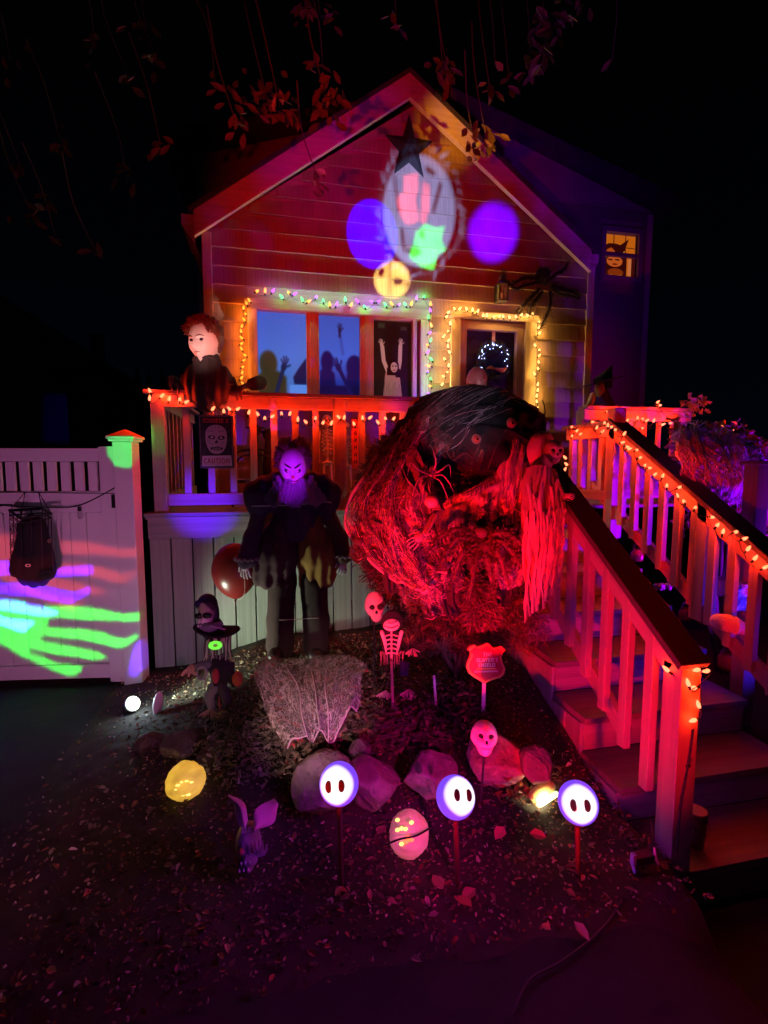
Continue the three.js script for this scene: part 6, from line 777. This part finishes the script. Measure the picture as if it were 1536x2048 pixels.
  const out = [[934, 1298], [940, 1291], [946, 1288], [950, 1291], [952, 1292], [962, 1290], [972, 1285], [978, 1288], [982, 1294], [987, 1295], [993, 1294], [1000, 1291], [1008, 1298], [1003, 1304], [1000, 1312], [1002, 1322], [1008, 1336], [1006, 1346], [998, 1353], [984, 1357], [974, 1361], [968, 1365], [962, 1361], [948, 1353], [936, 1344], [932, 1333], [934, 1322], [940, 1310], [940, 1302]].map(([x, y]) => { const p = S(x, y); return [p.x, p.y]; }), cx = S(970, 1325).x, cy = S(970, 1325).y, inn = out.map(([x, y]) => [cx + (x - cx) * .86, cy + (y - cy) * .86]);
  part(t, 'edge', extrude(out, .012).translate(0, 0, z2), M(.75, .42, .08, .5)); part(t, 'field', extrude(inn, .004, .001).translate(0, 0, z2 + .0155), M(.55, .02, .04, .5));
  const tex = canvas(512, 400, (x, W, H) => { x.clearRect(0, 0, W, H); x.fillStyle = '#f4dcd8'; x.textAlign = 'center'; x.font = 'bold 96px sans-serif'; x.fillText('THE', W / 2, 86); x.font = 'bold 100px sans-serif'; x.save(); x.translate(W / 2, 186); x.scale(1, 1); x.fillText("SLAYER'S", 0, 0); x.restore(); x.fillText('SHIELD', W / 2, 280); x.fillStyle = '#ff9a50'; x.fillRect(60, 300, 392, 26); x.fillStyle = '#f0a0a0'; x.fillRect(20, 346, 472, 32); });
  const lw = .155, lh = .125; part(t, 'lettering', new THREE.PlaneGeometry(lw, lh).rotateZ(-.06).translate(cx + .002, cy + .008, z2 + .0222), new THREE.MeshStandardMaterial({ map: tex, transparent: true, roughness: .5 })); part(t, 'stake', board(.022, .3, .012, S(968, 1400).x, S(968, 1405).y, z2 - .006), M(.75, .72, .75, .5)); rebase(t);
  const k = thing('painted_skull', 'skull lit pink and violet on a stake before the largest rock', 'skull'), kc = onZ(968, 1474, -1.98); skull(k, kc, .07, V(-.2, .6, 1), bone(1.1), -.12); part(k, 'stake', limb([kc.clone().add(V(0, -.08, 0)), V(kc.x, .08, kc.z - .02)], [.005, .005], 6, 2), stakeM); rebase(k);
}
{ // scarecrow dolls before the skirt, one above the other
  const Z = -2.95, P = (x, y, d = 0) => onZ(x, y, Z + d), straw = M(.6, .45, .25, .85, { side: THREE.DoubleSide }, 'straw2');
  const a = thing('masked_doll', 'dark haired doll with a bony grinning half mask at the top of a stake', 'doll'), hc = P(414, 1222), hm = new THREE.Matrix4().compose(hc, new THREE.Quaternion().setFromEuler(new THREE.Euler(0, -.35, .1)), V(.062, .085, .062)); part(a, 'head', HEAD.clone().applyMatrix4(hm), M(.34, .33, .18, .6)); part(a, 'hair', [ball(1, 0, .35, -.2, .95, .8, .95, 22, 16).applyMatrix4(hm), ball(.5, .6, -.1, -.3, .8, 1.6, .9).applyMatrix4(hm), ball(.45, -.45, .55, .45, 1.1, .7, .6).applyMatrix4(hm)], M(.012, .012, .014, .5)); part(a, 'jaw_mask', SKULL.clone().scale(.8, .55, .75).translate(-.1, -.6, .3).applyMatrix4(hm), bone(1.1)); for (let i = 0; i < 6; i++) part(a, 'tooth', board(.008, .014, .008, hc.x - .04 + i * .012, hc.y - .066, hc.z + .06), M(.7, .7, .6, .4)); part(a, 'sunglasses', [ball(.02, hc.x - .038, hc.y - .012, hc.z + .05, 1.3, .8, .5), ball(.02, hc.x + .008, hc.y - .01, hc.z + .06, 1.3, .8, .5)], M(.008, .008, .008, .2)); part(a, 'neck_scarf', limb([P(400, 1252, .03), P(418, 1255, .06), P(440, 1248, .03)], [.02, .03, .02], 8, 4), M(.2, .2, .2, .8)); part(a, 'stake', limb([P(414, 1255, -.03), P(410, 1390, -.03)], [.006, .005], 6, 2), M(.3, .28, .24, .7)); rebase(a);
  const b = thing('straw_scarecrow', 'tattered straw scarecrow in a wide black hat with a neon green mouth', 'scarecrow'); part(b, 'hat', [warp(new THREE.CylinderGeometry(.125, .13, .012, 30, 1), (v) => { v.y += 1.6 * v.x * v.x - .12 * v.x; v.z *= .8; v.add(P(434, 1263, .02)); }), limb([P(424, 1262, .01), P(432, 1246, -.01)], [.06, .035], 14, 3)], black); part(b, 'hat_band', tube([P(404, 1250, .05), P(425, 1252, .08), P(450, 1259, .06)], .005, 10, 5), M(.4, .38, .36)); const fc = P(432, 1280, .03); part(b, 'face', ball(.05, fc.x, fc.y, fc.z, .9, 1.1, .8), M(.5, .38, .25, .8)); for (const q of [-1, 1]) part(b, 'eye', ball(.011, fc.x + q * .02, fc.y + .014, fc.z + .036, 1.1, 1, .5), M(.02, .01, .01)); part(b, 'mouth', new THREE.TorusGeometry(.022, .011, 8, 20).scale(1.15, .8, .7).translate(fc.x, fc.y - .018, fc.z + .038), glow(.12, .75, .03)); for (let i = 0; i < 26; i++) { const u = i / 25, x = 410 + u * 52; part(b, 'hair_strand', limb([P(x, 1268, .0 + .03 * Math.sin(u * 3.1)), P(x + rr(-5, 5), 1300, .02), P(x + rr(-7, 7), 1328 + rr(-10, 14), .02)], [.004, .005, .002], 5, 3), M(...(i % 3 ? [.08, .07, .06] : [.45, .42, .32]), .9)); }
  part(b, 'jacket', blobMesh([[P(422, 1330), P(452, 1330), .035, .035], [P(435, 1330), P(438, 1380), .05, .045], [P(455, 1335), P(466, 1365, .02), .03, .022]], .011, .03, (p) => .007 * Math.sin(p.x * 120 + 4 * n3(p, 20))), cloth(.02, .018, .02)); part(b, 'shirt', ball(.03, ...P(431, 1352, .055).toArray(), .7, 1.5, .5), M(.4, .05, .06, .8)); part(b, 'trouser', limb([P(430, 1372, .02), P(420, 1392, .03), P(424, 1418, .02)], [.035, .03, .022], 8, 4), cloth(.2, .22, .2)); part(b, 'trouser', limb([P(442, 1372, .02), P(452, 1395, .03), P(452, 1418, .02)], [.035, .028, .02], 8, 4), cloth(.06, .06, .06)); part(b, 'sleeve', limb([P(418, 1328, .02), P(400, 1332, .03), P(392, 1334, .03)], [.026, .022, .018], 8, 4), cloth(.18, .2, .19)); part(b, 'loop', new THREE.TorusGeometry(.034, .009, 8, 22).scale(.8, 1.1, 1).translate(...P(404, 1345, .05).toArray()), cloth(.22, .26, .23)); for (const [n, x, y, r] of [['straw_hand', 381, 1336, -.2], ['straw_foot', 420, 1424, .1], ['straw_foot', 448, 1426, .1]]) part(b, n, sprigGeo(30, .06, .009, .8).applyEuler(new THREE.Euler(1.3, 0, r * 4)).translate(...P(x, y - 8, .03).toArray()), straw); part(b, 'patch', ball(.04, ...P(475, 1358, .04).toArray(), .8, 1.1, .5), M(.5, .12, .05, .8)); part(b, 'stake', limb([P(438, 1385), P(440, 1430, .02)], [.006, .005], 6, 2), M(.35, .06, .05, .7)); rebase(b);
}
{ // fan of cobweb over the low plants at the dummy's feet
  const F = (x, y, h) => { const p = onBed(x, y); p.y += h; return p; }, H = (x, y, z) => onZ(x, y, z), t = thing('cobweb_sheet', 'fan shaped pale cobweb stretched over the low plants in front of the clown dummy', 'cobweb');
  const g = drape(flip([[H(505, 1345, -2.93), H(525, 1400, -2.68), H(540, 1445, -2.50), H(575, 1495, -2.28)], [H(530, 1310, -3.13), H(560, 1370, -2.73), H(585, 1430, -2.46), H(605, 1494, -2.26)], [H(585, 1318, -3.16), H(612, 1370, -2.68), H(622, 1420, -2.44), H(632, 1482, -2.28)], [H(650, 1310, -3.18), H(640, 1370, -2.68), H(652, 1420, -2.44), H(658, 1494, -2.28)], [H(700, 1312, -3.13), H(680, 1360, -2.73), H(692, 1400, -2.53), H(690, 1450, -2.40)], [H(735, 1330, -2.98), H(722, 1360, -2.78), H(722, 1390, -2.63), H(715, 1420, -2.53)]]), 70, 60, (p, u, v) => { p.y += .012 * Math.sin(u * 30) * v + .055 * Math.abs(Math.sin(u * 9.42)) * smooth(.55, 1, v) + .012 * (fbm(u * 14, v * 14, 3) - .5); }, [2, 1]);
  part(t, 'web_sheet', g, M(.72, .63, .63, .9, { alphaMap: tWeb3, transparent: true, side: THREE.DoubleSide }, 'web2')); part(t, 'web_strand', [...strands(g, 16, .0007)], M(.7, .62, .6, .9)); const hem = []; for (let i = 0; i <= 20; i++) hem.push(g.userData.at(i / 20, 1)); part(t, 'rolled_hem', limb(hem, Array.from({ length: 12 }, () => rr(.0025, .0055)), 7, 3), M(.6, .5, .52, .9)); for (const u of [.3, .48, .62]) part(t, 'rolled_fold', limb([.15, .4, .7, 1].map((v) => g.userData.at(u + .03 * Math.sin(v * 5), v).add(V(0, .008, .01))), [.002, .004, .0035, .002], 6, 5), M(.62, .54, .54, .9)); rebase(t);
  const b = thing('low_bush', 'low bush under the fan shaped cobweb', 'bush'), l = []; for (let i = 0; i < 1300; i++) { const u = rnd(), v = rnd(), p = g.userData.at(u, v).add(V(rr(-.02, .02), -rr(.03, .16), rr(-.1, -.02))); if (p.y < bedH(p.x, p.z)) p.y = bedH(p.x, p.z) + rr(0, .03); const k = rr(.5, 1.3); l.push([mtx(p, reul(), rr(.6, 1.3)), rnd() < .12 ? col(.4 * k, .06 * k, .05 * k) : rnd() < .5 ? col(.1 * k, .1 * k, .05 * k) : col(.2 * k, .15 * k, .1 * k)]); } part(b, 'branch', Array.from({ length: 18 }, (_, i) => { const p = g.userData.at(rr(.1, .9), rr(.1, .8)); return limb([V(p.x, bedH(p.x, p.z) - .02, p.z), p.clone().add(V(rr(-.04, .04), -.06, 0)), p], [.007, .005, .002], 5, 3); }), M(.06, .04, .03, .9)); scatter(b, 'foliage', leafGeo(.034, .018, .3, 2), leafMat, l); rebase(b);
}
// ---------------------------------------------------------------- on and beside the stairs
{
  const T = (x, y, k) => { const p = onY(x, y, treadY(k)); return p; };
  const jar = (lab, x, y, k, r) => { const t = thing('glass_jar_lantern', lab, 'jar', T(x, y, k), 0, 'dark jars on the stair treads'); part(t, 'jar', lathe([[.0001, 0], [r * .8, .002], [r, r * .4], [r, r * 1.3], [r * .7, r * 1.7], [r * .72, r * 1.9]], 22), M(.25, .05, .04, .12, { clearcoat: 1, bumpMap: noise1, bumpScale: .004 }, 'jar')); part(t, 'rim', new THREE.TorusGeometry(r * .72, r * .07, 8, 24).rotateX(Math.PI / 2).translate(0, r * 1.9, 0), M(.2, .08, .06, .25, { metalness: .6 }, 'rim')); part(t, 'handle', tube([V(-r * .72, r * 1.9, 0), V(-r * .5, r * 2.7, 0), V(r * .5, r * 2.7, 0), V(r * .72, r * 1.9, 0)], r * .04, 16, 5), M(.15, .06, .05, .3)); };
  jar('dark round jar on the second visible tread, above the blue lit gap', 1275, 1122, 2, .05); jar('left of two dark jars side by side on a lower tread', 1370, 1240, 4, .046); jar('right of two dark jars side by side on a lower tread', 1408, 1248, 4, .046); jar('wide dark jar on the lowest visible tread by the newel cap', 1455, 1340, 5, .06);
  const pile = (lab, x, y, k, n) => { const t = thing('skull_pile', lab, 'skull ornament', T(x, y, k), 0, 'piles of little skulls on the stair treads'); for (let i = 0; i < n; i++) { const q = V(rr(-.06, .06), .025 + (i > n * .6 ? .05 : 0) + (i === n - 1 ? .04 : 0), rr(-.03, .03)), r = rr(.022, .03); const g = SKULL.clone().scale(r, r, r).applyEuler(new THREE.Euler(rr(-.6, -.1), rr(-.9, .3), rr(-.3, .3))).translate(q.x, q.y, q.z), o = part(t, 'little_skull', g, M(.5, .36, .32, .3, { clearcoat: .6 }, 'lskull')); part(o, 'eye_socket', [ball(r * .25, q.x - r * .3, q.y, q.z + r * .75, 1, 1, .6, 8, 6), ball(r * .25, q.x + r * .25, q.y, q.z + r * .78, 1, 1, .6, 8, 6)], M(.01, .006, .006)); } };
  pile('pile of little skulls on the uppermost visible tread', 1228, 1070, 1, 8); pile('row of little red lit skulls on the middle tread below the round jar', 1325, 1180, 3, 9); pile('two little skulls at the very top of the stairs', 1208, 1004, 1, 2);
  const c = thing('wrapped_cone', 'white and pink wrapped cone lying on a stair tread by the far railing', 'cone decoration'), p = onZ(1460, 1248, -2.25); part(c, 'wrapping', limb([V(-.075, .02, 0), V(-.03, .01, .01), V(.02, -.005, .02)], [.045, .05, .045], 12, 5), M(.75, .72, .62, .7, { bumpMap: noise1, bumpScale: .006 }, 'wrap')); part(c, 'cone', limb([V(.015, -.003, .02), V(.06, -.025, .03), V(.105, -.045, .035)], [.044, .035, .012], 12, 5), M(.7, .42, .48, .7, { bumpMap: noise1, bumpScale: .004 }, 'wrap')); part(c, 'band', new THREE.TorusGeometry(.045, .008, 8, 24).rotateY(1.2).translate(.012, -.002, .018), M(.75, .6, .6, .6)); c.position.copy(p);
  const bag = thing('crinkled_bag', 'crinkled violet lit bag behind the far railing', 'bag'), bp = onZ(1476, 1192, -2.45); part(bag, 'bag', warp(new THREE.BoxGeometry(.1, .16, .08, 16, 22, 12), (v) => { const n = .012 * (fbm(v.x * 60 + 9, v.y * 60, 3) - .5) * 2; v.x += n; v.z += .02 * (fbm(v.x * 40, v.y * 40 + 5, 3) - .5); v.x *= 1 - 1.2 * Math.max(0, v.y - .04); }), M(.7, .65, .72, .3)); part(bag, 'tie', new THREE.TorusGeometry(.04, .006, 6, 18).rotateX(1.57).translate(0, .07, 0), M(.2, .2, .25)); bag.position.copy(bp);
  const o = thing('plastic_globe', 'shiny violet globe behind the far railing left of the crinkled bag', 'globe'), op = onZ(1440, 1175, -2.5); part(o, 'globe', ball(.05, 0, 0, 0, .8, 1.1, .8), M(.5, .45, .7, .08, { clearcoat: 1 }, 'pglobe')); part(o, 'neck', new THREE.CylinderGeometry(.014, .018, .02, 12).translate(0, .058, 0), M(.3, .3, .4, .3)); o.position.copy(op);
  const bk = thing('dark_bucket', 'dark round bucket standing on the bottom tread behind the lower newel post', 'bucket'), kp = V(1.8, treadY(7), -1.76); part(bk, 'pail', lathe([[.0001, 0], [.036, 0], [.044, .15], [.047, .155], [.044, .158], [.04, .15], [.034, .01]], 26), M(.12, .06, .05, .5)); part(bk, 'lid', new THREE.CylinderGeometry(.043, .043, .008, 26).translate(0, .158, 0), M(.3, .16, .13, .6)); part(bk, 'handle', tube([V(-.047, .14, 0), V(-.03, .08, .045), V(.03, .08, .045), V(.047, .14, 0)], .003, 16, 5), M(.2, .2, .2, .3, { metalness: .7 }, 'hnd')); bk.position.copy(kp);
  const pw = thing('power_stake', 'black outdoor power stake with a blue plug at the foot of the stair skirt', 'power stake'), wp = onY(1278, 1733, .02); part(pw, 'box', board(.08, .035, .04, .015, .035, 0), M(.015, .015, .018, .5)); part(pw, 'plug', board(.018, .05, .02, -.036, .045, .01), M(.2, .35, .7, .4)); part(pw, 'plug_tip', limb([V(-.036, .018, .014), V(-.036, -.002, .02)], [.008, .005], 8, 2), M(.3, .5, .8, .4)); part(pw, 'cord', tube([V(.055, .04, 0), V(.075, .09, -.02), V(.09, .14, -.05)], .004, 10, 5), M(.012, .012, .012)); part(pw, 'tag', limb([V(.058, .075, .01), V(.062, .035, .015), V(.07, .015, .02)], [.005, .007, .004], 6, 3), M(.75, .5, .6, .6)); pw.position.copy(wp);
  const cd = thing('extension_cord', 'black cord running down the lower newel post of the near stair railing', 'cord'); part(cd, 'cable', tube([V(1.6, .55, -1.605), V(1.585, .4, -1.604), V(1.56, .22, -1.603), V(1.555, .04, -1.6)], .0045, 20, 5), M(.012, .01, .012)); part(cd, 'clip', board(.02, .012, .012, 1.586, .4, -1.602), M(.02, .02, .02)); rebase(cd);
  const gc = thing('extension_cord', 'thin black cord winding across the dark ground at the lower right', 'cord'); part(gc, 'cable', tube([onY(1245, 1800, .01), onY(1215, 1845, .0), onY(1180, 1880, .0), onY(1120, 1925, 0), onY(1060, 1960, 0), onY(1025, 2030, 0)], .004, 40, 5), M(.03, .025, .035, .5)); rebase(gc);
}
{ // cobwebbed shrub behind the far stair railing
  const Z = -3.0, P = (x, y, d = 0) => onZ(x, y, Z + d), t = thing('cobwebbed_shrub', 'shrub behind the stairs smothered in violet lit cobweb, red bulbs on top', 'shrub'), l = []; for (let i = 0; i < 3600; i++) { const u = rnd(), top = 838 + 70 * u + 20 * Math.sin(u * 9), p = P(1345 + 240 * u, top + rr(-8, 230) * Math.sqrt(rnd()), rr(-.35, .2)); const k = rr(.5, 1.3); l.push([mtx(p, reul(), rr(.6, 1.3)), col(.14 * k, .1 * k, .06 * k)]); } for (let i = 0; i < 60; i++) l.push([mtx(P(1380 + rr(-10, 30), 800 + rr(-8, 28), -.4), reul(), rr(.8, 1.4)), col(.4, .4, .36)]);
  const b = P(1460, 1100); b.y = .1; part(t, 'trunk', Array.from({ length: 12 }, () => limb([b.clone().add(jit(.05)), b.clone().lerp(P(rr(1360, 1540), rr(850, 950), rr(-.3, .1)), .5), P(rr(1360, 1560), rr(830, 930), rr(-.3, .1))], [.018, .012, .004], 6, 4)), M(.06, .05, .04, .9)); scatter(t, 'foliage', leafGeo(.05, .024, .3, 2), leafMat, l); rebase(t);
  const w = thing('cobweb_cloth', 'violet lit cobweb cloth hanging over the shrub behind the stairs', 'cobweb'), g = drape(flip([[P(1352, 850, .1), P(1350, 890, .3), P(1365, 930, .35), P(1370, 970, .3)], [P(1390, 842, .1), P(1395, 885, .35), P(1405, 930, .42), P(1412, 985, .36)], [P(1450, 850, .1), P(1450, 890, .35), P(1455, 940, .44), P(1450, 1005, .38)], [P(1510, 872, .1), P(1505, 905, .35), P(1500, 950, .42), P(1490, 1010, .36)], [P(1570, 890, .1), P(1565, 930, .35), P(1555, 980, .4), P(1540, 1040, .34)]]), 70, 50, pleat(.04, 6, 11), [1.4, 1]); part(w, 'web_sheet', g, webMat(.6, .55, .6)); part(w, 'web_strand', [...strands(g, 130, .003), ...strands(g, 30, .003, false)], M(.6, .55, .6, .9)); rebase(w);
  const p = thing('fence_post', 'violet lit square wooden post beside the cobwebbed shrub at the right edge', 'fence post'); const pc = onZ(1515, 930, -2.45); part(p, 'post', slab(-.045, .045, 0, pc.y, -.045, .045), railW()); part(p, 'cap', slab(-.058, .058, pc.y + .002, pc.y + .025, -.058, .058), railW(.8)); p.position.set(pc.x, 0, -2.45);
}
// ---------------------------------------------------------------- overhanging tree, neighbours
{
  const t = thing('overhanging_tree', 'tree whose drooping brown leaf clusters hang into the top of the picture', 'tree'), l = [], tw = [];
  const cl = [[530, 180, 60, 70, 30], [560, 215, 40, 40, 14], [655, 200, 38, 70, 26], [645, 130, 40, 40, 9], [640, 30, 50, 40, 16], [610, 15, 30, 25, 6], [430, 170, 45, 50, 8], [470, 240, 30, 50, 10], [320, 285, 30, 30, 8], [260, 160, 20, 30, 4], [290, 50, 40, 40, 8], [310, 110, 30, 40, 5], [190, 90, 30, 60, 6], [120, 280, 10, 60, 6], [60, 420, 45, 40, 12], [110, 470, 25, 25, 4], [40, 330, 25, 30, 3], [250, 340, 25, 30, 6], [635, 355, 16, 34, 9], [1090, 60, 45, 80, 40], [1060, 120, 20, 50, 14], [1150, 20, 40, 30, 14], [885, 130, 24, 44, 16], [900, 165, 16, 20, 6], [980, 180, 10, 28, 6], [1018, 160, 10, 30, 4], [970, 265, 40, 40, 22], [955, 300, 26, 26, 8], [1224, 122, 5, 7, 1], [792, 35, 25, 26, 6], [990, 128, 8, 10, 1], [20, 120, 30, 60, 4], [190, 500, 20, 20, 3]];
  const trunkTop = V(-3.5, 5.2, -.5), T2 = (x, y, d) => { const r = sight(x, y); return r.multiplyScalar(d).add(camera.position); };
  for (const [x, y, w, h, n] of cl) { const d = 3.3 + .8 * hash(x, y), c = T2(x, y, d), up = c.clone().add(V(-.15, .6, .1)); tw.push([c, c.clone().lerp(up, .5).add(jit(.05)), up]); for (let i = 0; i < n; i++) { const p = T2(x + w * (rnd() + rnd() - 1), y + h * (rnd() + rnd() - 1), d + rr(-.25, .25)); const k = rr(.45, 1.3); l.push([mtx(p, new THREE.Euler(1.57 + rr(-.5, .5), rr(-1.2, 1.2), rr(-.6, .6)), V(rr(.7, 1.1), 1, rr(.7, 1.25))), rnd() < .1 ? col(.3 * k, .26 * k, .18 * k) : col(.1 * k, .05 * k, .03 * k)]); } }
  part(t, 'trunk', [limb([V(-3.6, -.1, .2), V(-3.55, 2, .1), V(-3.6, 4, -.2), trunkTop], [.24, .2, .17, .12], 12, 5)], M(.08, .06, .05, .9, { bumpMap: noise1, bumpScale: .02 }, 'bark')); part(t, 'limb', [limb([V(-3.55, 4.2, -.2), V(-2, 5.6, -1.4), V(-.4, 5.9, -2.4), V(1.4, 5.8, -2.9)], [.11, .08, .05, .015], 8, 5), limb([trunkTop, V(-2.6, 5.4, -2.2), V(-1.9, 5.2, -3)], [.09, .05, .012], 8, 5)], M(.08, .06, .05, .9, { bumpMap: noise1, bumpScale: .02 }, 'bark')); part(t, 'twig', tw.map((p) => limb(p, [.003, .005, .007], 4, 3)), M(.05, .035, .03, .9)); scatter(t, 'crown', leafGeo(.1, .045, .45), leafMat, l);
  const n = thing('neighbour_house', 'dark roofline of a neighbouring house against the night sky at the far left', 'house'), e = onZ(215, 728, -26), q = onZ(120, 660, -26); part(n, 'wall', new THREE.BoxGeometry(9, e.y, 6).translate(e.x - 4.7, e.y / 2, -29), M(.05, .05, .05)); const rp = [V(e.x + .3, e.y - .2, 0), V(e.x - 4.7, e.y + 3.1, 0), V(e.x - 9.6, e.y - .2, 0)].map((v) => [v.x, v.y]); part(n, 'roof', extrude(rp, 6.5, 0).translate(0, 0, -32.2), M(.03, .03, .03)); part(n, 'chimney', slab(e.x - 1.6, e.x - 1.1, e.y, e.y + 2, -29.4, -28.8), M(.05, .04, .04)); void q; rebase(n);
  const cf = [[272, 712, 'tall pointed conifer on the dark skyline just right of the neighbouring house'], [296, 722, 'slim conifer on the dark skyline between two broader ones'], [323, 720, 'conifer on the dark skyline left of the corner of the porch'], [362, 712, 'conifer on the dark skyline right beside the masked bust'], [240, 738, 'small low conifer on the dark skyline below the neighbour roof']];
  for (const [x, y, lab] of cf) { const p = onZ(x, y, -24), k = thing('distant_conifer', lab, 'tree', V(p.x, 0, p.z), 0, 'conifers on the skyline'), H = p.y; part(k, 'trunk', new THREE.CylinderGeometry(.08, .14, 1.2, 7).translate(0, .6, 0), M(.04, .03, .03)); const g = []; for (let i = 0; i < 9; i++) { const f = i / 9; g.push(warp(new THREE.ConeGeometry((1 - f) * H * .2 + .08, H * .24, 13, 2), (v) => { const a = Math.atan2(v.z, v.x); v.x *= 1 + .25 * Math.sin(a * 5 + i); v.z *= 1 + .25 * Math.cos(a * 4 + i); v.y += H * (.14 + f * .78); })); } part(k, 'crown', g, M(.02, .03, .02, .95)); }
}

renderer.render(scene, camera);
